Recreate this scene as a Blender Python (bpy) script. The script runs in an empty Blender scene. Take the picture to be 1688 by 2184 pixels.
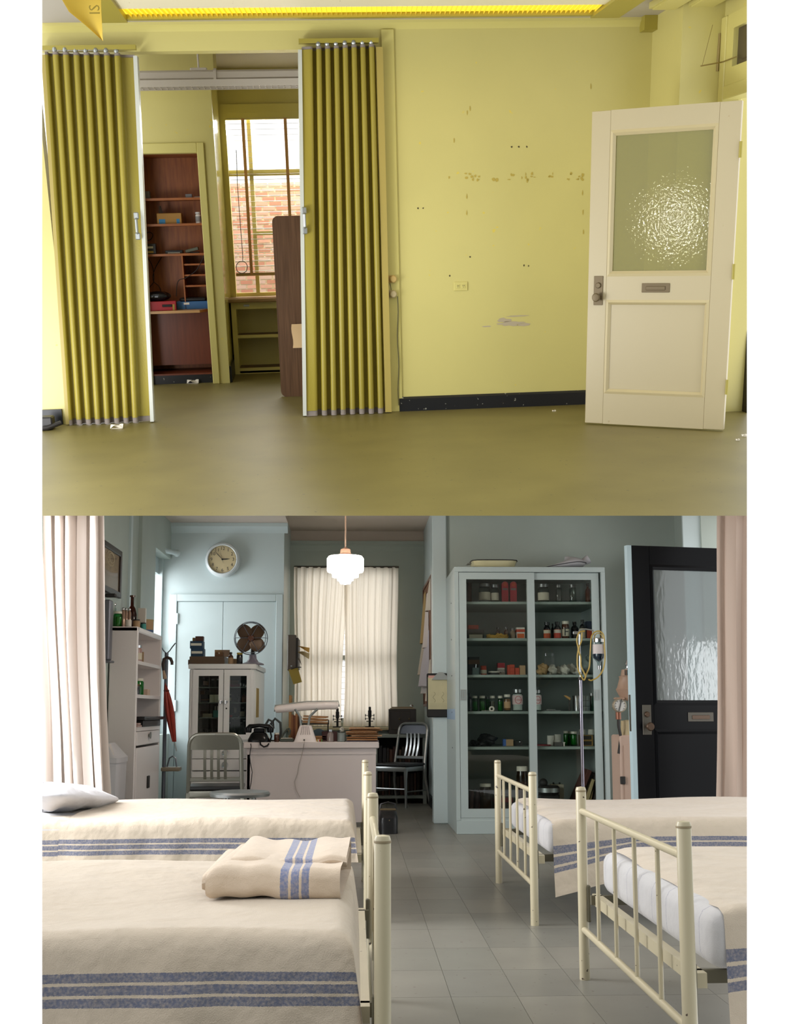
import bpy, bmesh, math, random
from mathutils import Vector as V, Matrix as M
random.seed(7)
sc = bpy.context.scene
COL = sc.collection
# ---------------------------------------------------------------- camera
# The photograph is a pair of views of two rooms, one above the other, seen from one spot.
F, PX, PY = 2400.0, 844.0, 1212.0          # focal length and principal point in pixels of 1688 x 2184
def room_axes(vx, vy, lean):
    y = V((vx - PX, PY - vy, -F)).normalized()
    up = V((-lean, 1, 0)); z = (up - up.dot(y) * y).normalized()
    return y.cross(z), y, z
HB, HA = 1.04, 1.35                         # eye height over the lower and the upper floor
XB, YB, ZB = room_axes(755.1, 1517, -0.0028)
XA, YA, ZA = room_axes(612.3, 512.4, 0.0498)
RB = M((XB, YB, ZB))                        # camera axes -> world (= lower room)
EYE = V((0, 0, HB))
RA = M((XA, YA, ZA)).transposed()           # upper room -> camera axes
TA = M.Translation(EYE) @ (RB @ RA).to_4x4() @ M.Translation((0, 0, -HA))
TB = M.Identity(4)
cam_data = bpy.data.cameras.new('camera')
cam = bpy.data.objects.new('camera', cam_data); COL.objects.link(cam)
cam_data.sensor_fit = 'HORIZONTAL'; cam_data.sensor_width = 36
cam_data.lens = F / 1688 * 36
cam_data.shift_y = (PY - 1092) / 1688
cam_data.clip_start = 0.05; cam_data.clip_end = 200
cam.matrix_world = M.Translation(EYE) @ RB.to_4x4()
sc.camera = cam
# ---------------------------------------------------------------- world and exposure
w = bpy.data.worlds.new('world'); sc.world = w; w.use_nodes = True
w.node_tree.nodes['Background'].inputs[0].default_value = (1, 1, 1, 1)
w.node_tree.nodes['Background'].inputs[1].default_value = 1.6
sc.view_settings.view_transform = 'Standard'; sc.view_settings.look = 'None'
sc.view_settings.exposure = 0.0; sc.view_settings.gamma = 1.0
sc.view_settings.use_curve_mapping = False
# daylight entering by the windows of the two rooms, plus two added glint lamps
def daylight(name, pos, aim, sx, sy, power, col, mtx=None):
    l = bpy.data.lights.new(name, 'AREA'); l.shape = 'RECTANGLE'; l.size = sx; l.size_y = sy; l.energy = power; l.color = col
    o = bpy.data.objects.new(name, l); COL.objects.link(o)
    p, q = V(pos), V(aim)
    if mtx is not None: p, q = mtx @ p, mtx @ q
    o.matrix_world = M.Translation(p) @ (q - p).to_track_quat('-Z', 'Y').to_matrix().to_4x4(); return o
# ---------------------------------------------------------------- measuring helpers
def _ray(x, y): return V(((x - PX) / F, (PY - y) / F, -1))
def PB(x, y, Y):
    d = RB @ _ray(x, y); return EYE + d * (Y / d.y)
def PA(x, y, Y):
    d = RA.transposed() @ _ray(x, y); return V((0, 0, HA)) + d * (Y / d.y)
def FB(x, y, z=0.0):
    d = RB @ _ray(x, y); return EYE + d * ((z - HB) / d.z)
def FA(x, y, z=0.0):
    d = RA.transposed() @ _ray(x, y); return V((0, 0, HA)) + d * ((z - HA) / d.z)
def SB(Y): return Y / F
def YXB(x, y, X):
    d = RB @ _ray(x, y); return X * d.y / d.x
def YXA(x, y, X):
    d = RA.transposed() @ _ray(x, y); return X * d.y / d.x
daylight('daylight_left_window', (-3.2, 11.6, 2.1), (-1.2, 11.9, 1.3), 1.6, 2.0, 90, (.93, .97, 1))
daylight('daylight_ward_windows', (-3.3, 5.7, 2.0), (1.6, 8.6, .9), 2.2, 1.8, 230, (.97, .98, 1))
_m = V((math.sin(.2), -math.cos(.2), 0)); _q = PB(1515, 1440, 7.9); _e = (_q - EYE).normalized(); _e = _e - 2 * _e.dot(_m) * _m
daylight('black_door_glint_lamp', _q + _e * 3.2, _q, .4, .6, 5, (.95, .98, 1))  # added lamp, set where the black door's pane mirrors it as a sparkle
_a, _b = FA(1250, 905), FA(1549, 921); _n = V((_b.y - _a.y, _a.x - _b.x, 0)).normalized()     # front of the swung door
_p = FA(1415, 912); _p.z = PA(1455, 470, _p.y).z; _d = (_p - V((0, 0, HA))).normalized(); _d = _d - 2 * _d.dot(_n) * _n
daylight('ivory_door_glint_lamp', _p + _d * 7.5, _p, .22, .22, 7, (1, 1, .97), TA)             # added lamp on the mirror ray, puts the glint in the pebbled pane
daylight('daylight_rear_window', (-.05, 14.7, 2.0), (-.05, 13, 1.6), 1.6, 2.0, 10, (1, .98, .95))
daylight('daylight_inner_window', (-.1, 13.5, 2.95), (.0, 10.0, 1.0), 2.2, 1.0, 280, (1, 1, 1), TA)
# section planes: the two rooms are modelled as far as the photographs reach
def _pl(n): return RB @ V(n)
PL_L = _pl((1, 0, (90 - PX) / F)); PL_R = _pl((-1, 0, -(1594 - PX) / F))
PL_B = _pl((0, -1, -(PY - 1100) / F)); PL_A = _pl((0, 1, (PY - 1100) / F))
# ---------------------------------------------------------------- geometry builder
class G:
    def __init__(s): s.v = []; s.f = []; s.uv = None
    def add(s, vs, fs):
        n = len(s.v); s.v += [V(p) for p in vs]; s.f += [tuple(i + n for i in f) for f in fs]; return s
    def box(s, x0, x1, y0, y1, z0, z1):
        return s.add([(x0,y0,z0),(x1,y0,z0),(x1,y1,z0),(x0,y1,z0),(x0,y0,z1),(x1,y0,z1),(x1,y1,z1),(x0,y1,z1)],
                     [(0,3,2,1),(4,5,6,7),(0,1,5,4),(1,2,6,5),(2,3,7,6),(3,0,4,7)])
    def bbox(s, x0, x1, y0, y1, z0, z1, b=0.005, seg=1):
        bm = bmesh.new(); bmesh.ops.create_cube(bm, size=1)
        for q in bm.verts:
            q.co = V((x0 + (q.co.x + .5) * (x1 - x0), y0 + (q.co.y + .5) * (y1 - y0), z0 + (q.co.z + .5) * (z1 - z0)))
        b = min(b, .49 * min(x1 - x0, y1 - y0, z1 - z0))
        bmesh.ops.bevel(bm, geom=bm.edges[:], offset=b, segments=seg, affect='EDGES', profile=.6)
        return s.bm(bm)
    def bm(s, bm):
        bm.verts.index_update(); s.add([q.co.copy() for q in bm.verts], [tuple(q.index for q in f.verts) for f in bm.faces]); bm.free(); return s
    def prism(s, poly, axis, a, b):
        """poly in the two remaining axes (order x,y,z), extruded along axis from a to b"""
        n = len(poly)
        def mk(p, t):
            return {'x': (t, p[0], p[1]), 'y': (p[0], t, p[1]), 'z': (p[0], p[1], t)}[axis]
        vs = [mk(p, a) for p in poly] + [mk(p, b) for p in poly]
        fs = [tuple(range(n - 1, -1, -1)), tuple(range(n, 2 * n))] + [(i, (i + 1) % n, n + (i + 1) % n, n + i) for i in range(n)]
        return s.add(vs, fs)
    def cyl(s, p, q, r, r2=None, seg=12, cap=True):
        return s.tube([p, q], [r, r if r2 is None else r2], seg, cap)
    def tube(s, pts, r, seg=8, cap=True, closed=False):
        pts = [V(p) for p in pts]; n = len(pts)
        rr = r if isinstance(r, (list, tuple)) else [r] * n
        vs = []; fs = []; prev = None
        for i, p in enumerate(pts):
            if closed: t = (pts[(i + 1) % n] - pts[i - 1]).normalized()
            else: t = (pts[min(i + 1, n - 1)] - pts[max(i - 1, 0)]).normalized()
            if prev is None:
                a = V((0, 0, 1)) if abs(t.z) < .9 else V((1, 0, 0)); prev = t.cross(a).normalized()
            u = (prev - prev.dot(t) * t).normalized(); prev = u; b = t.cross(u)
            for k in range(seg):
                an = 2 * math.pi * k / seg; vs.append(p + (u * math.cos(an) + b * math.sin(an)) * rr[i])
        for i in range(n if closed else n - 1):
            j = (i + 1) % n
            for k in range(seg):
                l = (k + 1) % seg; fs.append((i * seg + k, j * seg + k, j * seg + l, i * seg + l))
        if cap and not closed:
            fs.append(tuple(range(seg))); fs.append(tuple((n - 1) * seg + k for k in range(seg - 1, -1, -1)))
        return s.add(vs, fs)
    def lathe(s, prof, c=(0, 0, 0), seg=16, axis='z'):
        vs = []; fs = []; idx = []
        for r, h in prof:
            ring = []
            if r < 1e-6: vs.append((0, 0, h)); ring = [len(vs) - 1] * seg
            else:
                for k in range(seg):
                    a = 2 * math.pi * k / seg; vs.append((r * math.cos(a), r * math.sin(a), h)); ring.append(len(vs) - 1)
            idx.append(ring)
        for i in range(len(prof) - 1):
            for k in range(seg):
                l = (k + 1) % seg; q = [idx[i][k], idx[i][l], idx[i + 1][l], idx[i + 1][k]]
                q2 = []
                for e in q:
                    if e not in q2: q2.append(e)
                if len(q2) > 2: fs.append(tuple(q2))
        for e, fl in ((0, True), (-1, False)):
            if prof[e][0] > 1e-6: fs.append(tuple(reversed(idx[e])) if fl else tuple(idx[e]))
        c = V(c); out = []
        for p in vs:
            p = V(p)
            if axis == 'y': p = V((p.x, -p.z, p.y))
            elif axis == 'x': p = V((p.z, p.x, p.y))
            out.append(p + c)
        return s.add(out, fs)
    def grid(s, fn, nu, nv, uv=None):
        vs = [fn(i / nu, j / nv) for j in range(nv + 1) for i in range(nu + 1)]
        fs = [(j * (nu + 1) + i, j * (nu + 1) + i + 1, (j + 1) * (nu + 1) + i + 1, (j + 1) * (nu + 1) + i) for j in range(nv) for i in range(nu)]
        if uv:
            s.uv = (s.uv or []) + [uv(i / nu, j / nv) for j in range(nv + 1) for i in range(nu + 1)]
        return s.add(vs, fs)
    def ball(s, c, rx, ry=None, rz=None, seg=14, rings=9):
        ry = ry or rx; rz = rz or rx
        n = len(s.v); pr = [(math.sin(math.pi * i / rings), -math.cos(math.pi * i / rings)) for i in range(rings + 1)]
        s.lathe(pr, (0, 0, 0), seg)
        for q in s.v[n:]:
            q.x = q.x * rx + c[0]; q.y = q.y * ry + c[1]; q.z = q.z * rz + c[2]
        return s
    def xf(s, m):
        s.v = [m @ p for p in s.v]; return s
    def sheet(s, pts, t=0.002):
        """thin solid from a quad/polygon: offset along its normal"""
        p = [V(q) for q in pts]; n = (p[1] - p[0]).cross(p[2] - p[0]).normalized() * t; k = len(p)
        return s.add(p + [q + n for q in p], [tuple(range(k - 1, -1, -1)), tuple(range(k, 2 * k))] + [(i, (i + 1) % k, k + (i + 1) % k, k + i) for i in range(k)])
def text_geo(st, size):
    cu = bpy.data.curves.new('t', 'FONT'); cu.body = st; cu.size = size; cu.align_x = 'CENTER'; cu.align_y = 'CENTER'; cu.resolution_u = 2
    o = bpy.data.objects.new('t', cu); me = bpy.data.meshes.new_from_object(o)
    g = G(); g.add([q.co.copy() for q in me.vertices], [tuple(p.vertices) for p in me.polygons])
    bpy.data.objects.remove(o); bpy.data.curves.remove(cu); bpy.data.meshes.remove(me)
    return g
def text_on(st, size, c, face='-y'):
    g = text_geo(st, size); c = V(c)
    if face == '-y': g.v = [V((p.x + c.x, c.y, p.y + c.z)) for p in g.v]
    elif face == '+x': g.v = [V((c.x, c.y + p.x, p.y + c.z)) for p in g.v]
    return g
# ---------------------------------------------------------------- objects
def _mesh(name, g, mat, Mw, room, smooth=35, keep=False):
    vs, fs, uv = g.v, g.f, g.uv
    pls = [] if keep else ([PL_L, PL_R, PL_B] if room == 'B' else [PL_L, PL_R, PL_A])
    wv = [Mw @ p for p in vs]; need = []
    for n in pls:
        dd = [(p - EYE).dot(n) for p in wv]
        if max(dd) <= 1e-5: return None
        if min(dd) < -1e-5: need.append(n)
    me = bpy.data.meshes.new(name)
    me.from_pydata([tuple(p) for p in vs], [], fs)
    if uv:
        l = me.uv_layers.new(name='uv')
        for lp in me.loops: l.data[lp.index].uv = uv[lp.vertex_index]
    bm = bmesh.new(); bm.from_mesh(me)
    bmesh.ops.recalc_face_normals(bm, faces=bm.faces[:])
    if need:
        inv = Mw.inverted(); rot = inv.to_3x3()
        for n in need:
            if not bm.faces: break
            solid = all(e.is_manifold for e in bm.edges)
            r = bmesh.ops.bisect_plane(bm, geom=bm.verts[:] + bm.edges[:] + bm.faces[:], dist=1e-6, plane_co=inv @ EYE, plane_no=(rot @ n).normalized(), clear_inner=True)
            if solid:
                ed = [e for e in bm.edges if e.is_boundary]
                if ed: bmesh.ops.holes_fill(bm, edges=ed, sides=0)
        if not bm.faces: bm.free(); return None
        bmesh.ops.recalc_face_normals(bm, faces=bm.faces[:])
    bm.to_mesh(me); bm.free()
    if smooth:
        me.shade_smooth(); me.set_sharp_from_angle(angle=math.radians(smooth))
    me.materials.append(mat)
    return me
class T:
    """a thing: an Empty at its base that parents its parts"""
    def __init__(s, name, label, cat, loc=(0, 0, 0), rz=0.0, room='B', group=None, kind=None, rot=None):
        s.o = bpy.data.objects.new(name, None); COL.objects.link(s.o); s.o.empty_display_size = .1
        s.room = room; R = M.Rotation(rz, 4, 'Z') if rot is None else rot
        s.M = (TA if room == 'A' else TB) @ M.Translation(V(loc)) @ R
        s.o.matrix_world = s.M
        if kind: s.o['kind'] = kind
        if label: s.o['label'] = label
        if cat: s.o['category'] = cat
        if group: s.o['group'] = group
    def part(s, name, g, mat, parent=None, label=None, smooth=35, keep=False):
        me = _mesh(name, g, mat, s.M, s.room, smooth, keep)
        if me is None: return None
        o = bpy.data.objects.new(name, me); COL.objects.link(o); o.parent = parent or s.o
        if label: o['label'] = label
        return o
    def share(s, name, me, loc, parent=None, rz=0):
        o = bpy.data.objects.new(name, me); COL.objects.link(o); o.parent = parent or s.o; o.location = loc; o.rotation_euler = (0, 0, rz); return o
def solo(name, label, cat, g, mat, loc=(0, 0, 0), rz=0.0, room='B', group=None, kind=None, smooth=35, rot=None, keep=False):
    R = M.Rotation(rz, 4, 'Z') if rot is None else rot
    Mw = (TA if room == 'A' else TB) @ M.Translation(V(loc)) @ R
    me = _mesh(name, g, mat, Mw, room, smooth, keep)
    if me is None: return None
    o = bpy.data.objects.new(name, me); COL.objects.link(o); o.matrix_world = Mw
    if kind: o['kind'] = kind
    if label: o['label'] = label
    if cat: o['category'] = cat
    if group: o['group'] = group
    return o
def struct(name, g, mat, room='B', label=None, smooth=35, keep=False):
    return solo(name, label, None, g, mat, room=room, kind='structure', smooth=smooth, keep=keep)
def child(parent, name, g, mat, room='B', label=None, smooth=35):
    me = _mesh(name, g, mat, TA if room == 'A' else TB, room, smooth)
    if me is None or parent is None: return None
    o = bpy.data.objects.new(name, me); COL.objects.link(o); o.parent = parent
    if label: o['label'] = label
    return o
# ---------------------------------------------------------------- materials
def lin(h):
    h = h.lstrip('#'); c = [int(h[i:i + 2], 16) / 255 for i in (0, 2, 4)]
    return [x / 12.92 if x <= .04045 else ((x + .055) / 1.055) ** 2.4 for x in c] + [1]
_MC = {}
def _new(name):
    m = bpy.data.materials.new(name); m.use_nodes = True; nt = m.node_tree; nt.nodes.clear()
    return m, nt, nt.nodes.new('ShaderNodeOutputMaterial')
def _noise(nt, scale, detail=3, vec=None, stretch=None):
    tc = nt.nodes.new('ShaderNodeTexCoord'); n = nt.nodes.new('ShaderNodeTexNoise')
    n.inputs['Scale'].default_value = scale; n.inputs['Detail'].default_value = detail
    out = tc.outputs['Object']
    if stretch:
        mp = nt.nodes.new('ShaderNodeMapping'); mp.inputs['Scale'].default_value = stretch; nt.links.new(out, mp.inputs[0]); out = mp.outputs[0]
    nt.links.new(out, n.inputs['Vector']); return n
def mat(name, col, rough=.5, metal=0., var=0., vs=4., col2=None, bump=0., bs=40., spec=.5, emit=0., coat=0., stretch=None, chips=None, trl=0.):
    if name in _MC: return _MC[name]
    m, nt, out = _new(name); L = nt.links.new
    p = nt.nodes.new('ShaderNodeBsdfPrincipled'); p.inputs['Base Color'].default_value = lin(col)
    p.inputs['Roughness'].default_value = rough; p.inputs['Metallic'].default_value = metal
    p.inputs['Specular IOR Level'].default_value = spec; p.inputs['Coat Weight'].default_value = coat
    m.diffuse_color = lin(col)
    src = None
    if var or col2:
        n = _noise(nt, vs, 4, stretch=stretch); mx = nt.nodes.new('ShaderNodeMixRGB')
        c = lin(col); mx.inputs[1].default_value = c
        mx.inputs[2].default_value = lin(col2) if col2 else [x * (1 - var) for x in c[:3]] + [1]
        rp = nt.nodes.new('ShaderNodeMapRange'); rp.inputs[1].default_value = .35; rp.inputs[2].default_value = .68
        L(n.outputs[0], rp.inputs[0]); L(rp.outputs[0], mx.inputs[0]); L(mx.outputs[0], p.inputs['Base Color']); src = mx
    if chips:
        n = _noise(nt, chips[1], 2); rp = nt.nodes.new('ShaderNodeMapRange'); rp.inputs[1].default_value = chips[2]; rp.inputs[2].default_value = chips[2] + .015
        mx = nt.nodes.new('ShaderNodeMixRGB'); mx.inputs[2].default_value = lin(chips[0])
        if src: L(src.outputs[0], mx.inputs[1])
        else: mx.inputs[1].default_value = lin(col)
        L(n.outputs[0], rp.inputs[0]); L(rp.outputs[0], mx.inputs[0]); L(mx.outputs[0], p.inputs['Base Color'])
    if bump:
        n = _noise(nt, bs, 3, stretch=stretch); b = nt.nodes.new('ShaderNodeBump'); b.inputs['Strength'].default_value = bump; b.inputs['Distance'].default_value = .01
        L(n.outputs[0], b.inputs['Height']); L(b.outputs[0], p.inputs['Normal'])
    if emit:
        p.inputs['Emission Color'].default_value = lin(col); p.inputs['Emission Strength'].default_value = emit
    if trl:
        t = nt.nodes.new('ShaderNodeBsdfTranslucent'); t.inputs[0].default_value = lin(col); mx = nt.nodes.new('ShaderNodeMixShader'); mx.inputs[0].default_value = trl
        L(p.outputs[0], mx.inputs[1]); L(t.outputs[0], mx.inputs[2]); L(mx.outputs[0], out.inputs[0])
    else: L(p.outputs[0], out.inputs[0])
    _MC[name] = m; return m
def glass(name, tint='#ffffff', rough=.02, bump=0., bs=30., haze=0., hazecol='#ffffff', stretch=None, refl=1.):
    """thin glass: what lies behind shows through, tinted; the surface reflects by Fresnel"""
    if name in _MC: return _MC[name]
    m, nt, out = _new(name); L = nt.links.new
    tr = nt.nodes.new('ShaderNodeBsdfTransparent'); tr.inputs[0].default_value = lin(tint)
    gl = nt.nodes.new('ShaderNodeBsdfGlossy'); gl.inputs['Roughness'].default_value = rough
    fr = nt.nodes.new('ShaderNodeLayerWeight'); fr.inputs[0].default_value = .5
    pw = nt.nodes.new('ShaderNodeMath'); pw.operation = 'POWER'; pw.inputs[1].default_value = 5; L(fr.outputs['Facing'], pw.inputs[0])
    sk = nt.nodes.new('ShaderNodeMath'); sk.operation = 'MULTIPLY_ADD'; sk.inputs[1].default_value = .96; sk.inputs[2].default_value = .04; L(pw.outputs[0], sk.inputs[0])
    mx = nt.nodes.new('ShaderNodeMixShader'); m.diffuse_color = lin(tint)
    fac = sk.outputs[0]
    if refl != 1:
        mu = nt.nodes.new('ShaderNodeMath'); mu.operation = 'MULTIPLY'; mu.use_clamp = True; mu.inputs[1].default_value = refl; L(fac, mu.inputs[0]); fac = mu.outputs[0]
    base = tr
    if haze:
        df = nt.nodes.new('ShaderNodeBsdfDiffuse'); df.inputs[0].default_value = lin(hazecol); m2 = nt.nodes.new('ShaderNodeMixShader'); m2.inputs[0].default_value = haze
        L(tr.outputs[0], m2.inputs[1]); L(df.outputs[0], m2.inputs[2]); base = m2
    L(fac, mx.inputs[0]); L(base.outputs[0], mx.inputs[1]); L(gl.outputs[0], mx.inputs[2])
    if bump:
        n = _noise(nt, bs, 2, stretch=stretch); b = nt.nodes.new('ShaderNodeBump'); b.inputs['Strength'].default_value = bump; b.inputs['Distance'].default_value = .02
        L(n.outputs[0], b.inputs['Height']); L(b.outputs[0], gl.inputs['Normal']); L(b.outputs[0], fr.inputs['Normal'])
    L(mx.outputs[0], out.inputs[0]); _MC[name] = m; return m
def striped(name, base, stripe, bands, wool=.5, rough=.95, axis=1):
    """woollen cloth with woven bands; bands measured in metres on the cloth's own uv"""
    if name in _MC: return _MC[name]
    m, nt, out = _new(name); L = nt.links.new
    p = nt.nodes.new('ShaderNodeBsdfPrincipled'); p.inputs['Roughness'].default_value = rough; p.inputs['Specular IOR Level'].default_value = .15
    p.inputs['Sheen Weight'].default_value = .25
    tc = nt.nodes.new('ShaderNodeTexCoord'); sp = nt.nodes.new('ShaderNodeSeparateXYZ'); L(tc.outputs['UV'], sp.inputs[0])
    ns = _noise(nt, 260, 2); nz = nt.nodes.new('ShaderNodeMath'); nz.operation = 'MULTIPLY_ADD'; nz.inputs[1].default_value = .004; L(ns.outputs[0], nz.inputs[0]); L(sp.outputs[axis], nz.inputs[2])
    tot = None
    for a, b in bands:
        c = nt.nodes.new('ShaderNodeMath'); c.operation = 'COMPARE'; c.inputs[1].default_value = (a + b) / 2 + .002; c.inputs[2].default_value = (b - a) / 2; L(nz.outputs[0], c.inputs[0])
        if tot is None: tot = c
        else:
            ad = nt.nodes.new('ShaderNodeMath'); ad.operation = 'ADD'; L(tot.outputs[0], ad.inputs[0]); L(c.outputs[0], ad.inputs[1]); tot = ad
    n2 = _noise(nt, 5, 4); cb = nt.nodes.new('ShaderNodeMixRGB'); cc = lin(base); cb.inputs[1].default_value = cc; cb.inputs[2].default_value = [cc[0] * .9, cc[1] * .88, cc[2] * .84, 1]; L(n2.outputs[0], cb.inputs[0])
    mx = nt.nodes.new('ShaderNodeMixRGB'); mx.inputs[2].default_value = lin(stripe); L(cb.outputs[0], mx.inputs[1])
    if tot:
        n3 = _noise(nt, 140, 3); m3 = nt.nodes.new('ShaderNodeMath'); m3.operation = 'MULTIPLY_ADD'; m3.use_clamp = True; m3.inputs[1].default_value = 1.1; m3.inputs[2].default_value = .32; L(n3.outputs[0], m3.inputs[0])
        m4 = nt.nodes.new('ShaderNodeMath'); m4.operation = 'MULTIPLY'; L(m3.outputs[0], m4.inputs[0]); L(tot.outputs[0], m4.inputs[1]); L(m4.outputs[0], mx.inputs[0])
    else: mx.inputs[0].default_value = 0
    L(mx.outputs[0], p.inputs['Base Color'])
    nb = _noise(nt, 7, 3); nf = _noise(nt, 350, 2); ad = nt.nodes.new('ShaderNodeMath'); ad.operation = 'MULTIPLY_ADD'; ad.inputs[1].default_value = .06; L(nf.outputs[0], ad.inputs[0]); L(nb.outputs[0], ad.inputs[2])
    b = nt.nodes.new('ShaderNodeBump'); b.inputs['Strength'].default_value = wool; b.inputs['Distance'].default_value = .05; L(ad.outputs[0], b.inputs['Height']); L(b.outputs[0], p.inputs['Normal'])
    L(p.outputs[0], out.inputs[0]); _MC[name] = m; return m
# ================================================================ LOWER ROOM: shell
wallB = mat('grey green wall paint', '#aeb9b1', .5, var=.06, vs=2, bump=.04, bs=60)
trimB = mat('pale blue gloss paint', '#c1cfd0', .3, bump=.03, bs=30)
creamC = mat('cream ceiling paint', '#cdbfb2', .7)
blackB = mat('black skirting rubber', '#17181a', .45)
def rectB(x0, x1, y0, y1, Y, t, g=None):
    a = PB((x0 + x1) / 2, y1, Y).z; b = PB((x0 + x1) / 2, y0, Y).z
    l = PB(x0, (y0 + y1) / 2, Y).x; r = PB(x1, (y0 + y1) / 2, Y).x
    return (g or G()).box(l, r, Y, Y + t, a, b)
YC, YW, YR = 12.5, 13.75, 10.72
XL = PB(358, 1300, YC).x
yv = YXB(322, 1300, XL)
xret = PB(605, 1300, YC).x; xpart = PB(905, 1350, YW).x
tileB = mat('grey vinyl floor', '#7f7d74', .34, var=.14, vs=3, bump=.02, bs=15, chips=('#5b554c', 38, .70), spec=.4)
fl = struct('floor', G().box(-2.15, 4.2, 2.2, 13.9, -.15, -.004), mat('grey floor base', '#7d7b72', .5), label='grey vinyl tile floor of the lower ward room')
tw, td, x0, y0 = .245, .43, .359 - 2 * .245, 2.99
tcols = [tileB, mat('grey vinyl floor b', '#7d7b73', .34, var=.15, vs=3.3, bump=.02, bs=15, chips=('#5b554c', 36, .70), spec=.4), mat('grey vinyl floor c', '#827f76', .34, var=.14, vs=2.7, bump=.02, bs=15, chips=('#62594f', 40, .71), spec=.4)]
for i in range(11):
    for j in range(25):
        child(fl, 'tile', G().box(x0 + i * tw + .0008, x0 + (i + 1) * tw - .0008, y0 + j * td + .001, y0 + (j + 1) * td - .001, -.004, 0), random.choice(tcols), smooth=0)
child(fl, 'floor_sheet', G().box(-2.1, x0, 2.2, 13.9, -.004, 0), tileB)
child(fl, 'floor_sheet', G().box(x0 + 11 * tw, 3.5, 2.2, 11, -.004, 0), tileB)
# left wall with pilasters and a window opening by the far corner
wl = struct('wall_left', G().box(XL - .15, XL, 6.9, yv - .75, 0, 3.3), wallB)
child(wl, 'pilaster', G().box(XL - .15, XL + .02, yv - 1.2, yv - 1.12, 0, 3.3), trimB)
child(wl, 'pilaster', G().box(XL - .15, XL + .035, yv - .75, yv, 0, 3.3), wallB)
child(wl, 'lintel', G().box(XL - .15, XL + .02, yv, YC, 2.72, 3.3), wallB)
child(wl, 'window_sill', G().box(XL - .15, XL + .05, yv, YC, 0, .8), wallB)
child(wl, 'reveal', G().box(XL - .15, XL - .1, yv, YC, 2.55, 2.72), trimB)
w3 = T('window_3', 'tall bright window in the left wall beside the clock wall', None, kind='structure')
w3.part('frame', G().box(XL - .14, XL - .06, yv, yv + .05, .8, 2.72).box(XL - .14, XL - .06, YC - .05, YC, .8, 2.72).box(XL - .14, XL - .06, yv + .05, YC - .05, 1.72, 1.77), trimB)
w3.part('pane', G().box(XL - .11, XL - .1, yv + .05, YC - .05, .8, 2.72), glass('window pane', '#ffffff', .01))
# clock wall, its return and the window wall
wb = struct('wall_back', G().box(XL - .15, xret, YC, YC + .12, 0, 3.3), trimB, label='pale blue wall that carries the clock')
child(wb, 'cornice', G().prism([(YC - .05, 3.13), (YC - .05, 3.09), (YC - .02, 3.06), (YC, 3.02), (YC, 3.13)], 'x', XL, xret + .04), trimB)
child(wb, 'return', G().box(xret - .12, xret - .0005, YC + .12, YW, 0, 3.3), trimB)
wz0, wz1 = .9, PB(740, 1206, YW).z; wx0, wx1 = PB(628, 1400, YW).x, PB(848, 1400, YW).x
ww = struct('wall_rear', G().box(xret - .1, wx0, YW, YW + .15, 0, 3.12), wallB, label='grey green wall around the curtained window')
child(ww, 'wall_panel', G().box(wx1, xpart + .2, YW, YW + .15, 0, 3.12), wallB)
child(ww, 'wall_panel', G().box(wx0, wx1, YW, YW + .15, wz1, 3.12), wallB)
child(ww, 'wall_panel', G().box(wx0, wx1, YW, YW + .15, 0, wz0), wallB)
child(ww, 'cornice', G().prism([(YW - .05, 3.12), (YW - .05, 3.08), (YW - .02, 3.06), (YW, 3.0), (YW, 3.12)], 'x', xret, xpart), wallB)
child(ww, 'soffit', G().box(xret - .12, xpart + .1, YW, YW + .15, 3.12, 3.26), creamC)
struct('ceiling', G().box(XL - .15, xpart + .2, 11.5, YW + .1, 3.25, 3.3), creamC, label='cream ceiling over the window bay of the lower room')
struct('ceiling', G().box(XL - .15, xret + .04, 10.4, YC, 3.132, 3.2), creamC, label='cream ceiling above the clock wall')
w2 = T('window_2', 'tall window behind the thin cream curtains', None, kind='structure')
fr = G().box(wx0, wx0 + .05, YW + .03, YW + .1, wz0, wz1).box(wx1 - .05, wx1, YW + .03, YW + .1, wz0, wz1).box(wx0 + .05, wx1 - .05, YW + .03, YW + .1, wz1 - .05, wz1).box(wx0 + .05, wx1 - .05, YW + .03, YW + .1, wz0, wz0 + .06).box(wx0 + .05, wx1 - .05, YW + .04, YW + .09, 1.66, 1.72)
w2.part('frame', fr, trimB)
w2.part('pane', G().box(wx0 + .05, wx1 - .05, YW + .06, YW + .066, wz0 + .06, 1.66), glass('window pane'))
w2.part('pane', G().box(wx0 + .05, wx1 - .05, YW + .06, YW + .066, 1.72, wz1 - .05), glass('window pane'))
slat = mat('white blind slat', '#e6e4dc', .4, trl=.35)
bl = T('venetian_blind', 'white venetian blind faintly seen behind the cream curtains', 'blind', (0, YW + .02, 0))
bl.part('head_rail', G().box(wx0 + .03, wx1 - .03, -.02, .02, wz1 - .09, wz1 - .04), trimB)
for k in range(26):
    z = wz0 + .08 + k * (wz1 - wz0 - .18) / 26
    bl.part('slat', G().sheet([(wx0 + .04, -.02, z - .004), (wx1 - .04, -.02, z - .004), (wx1 - .04, .02, z + .004), (wx0 + .04, .02, z + .004)], .002), slat)
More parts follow.
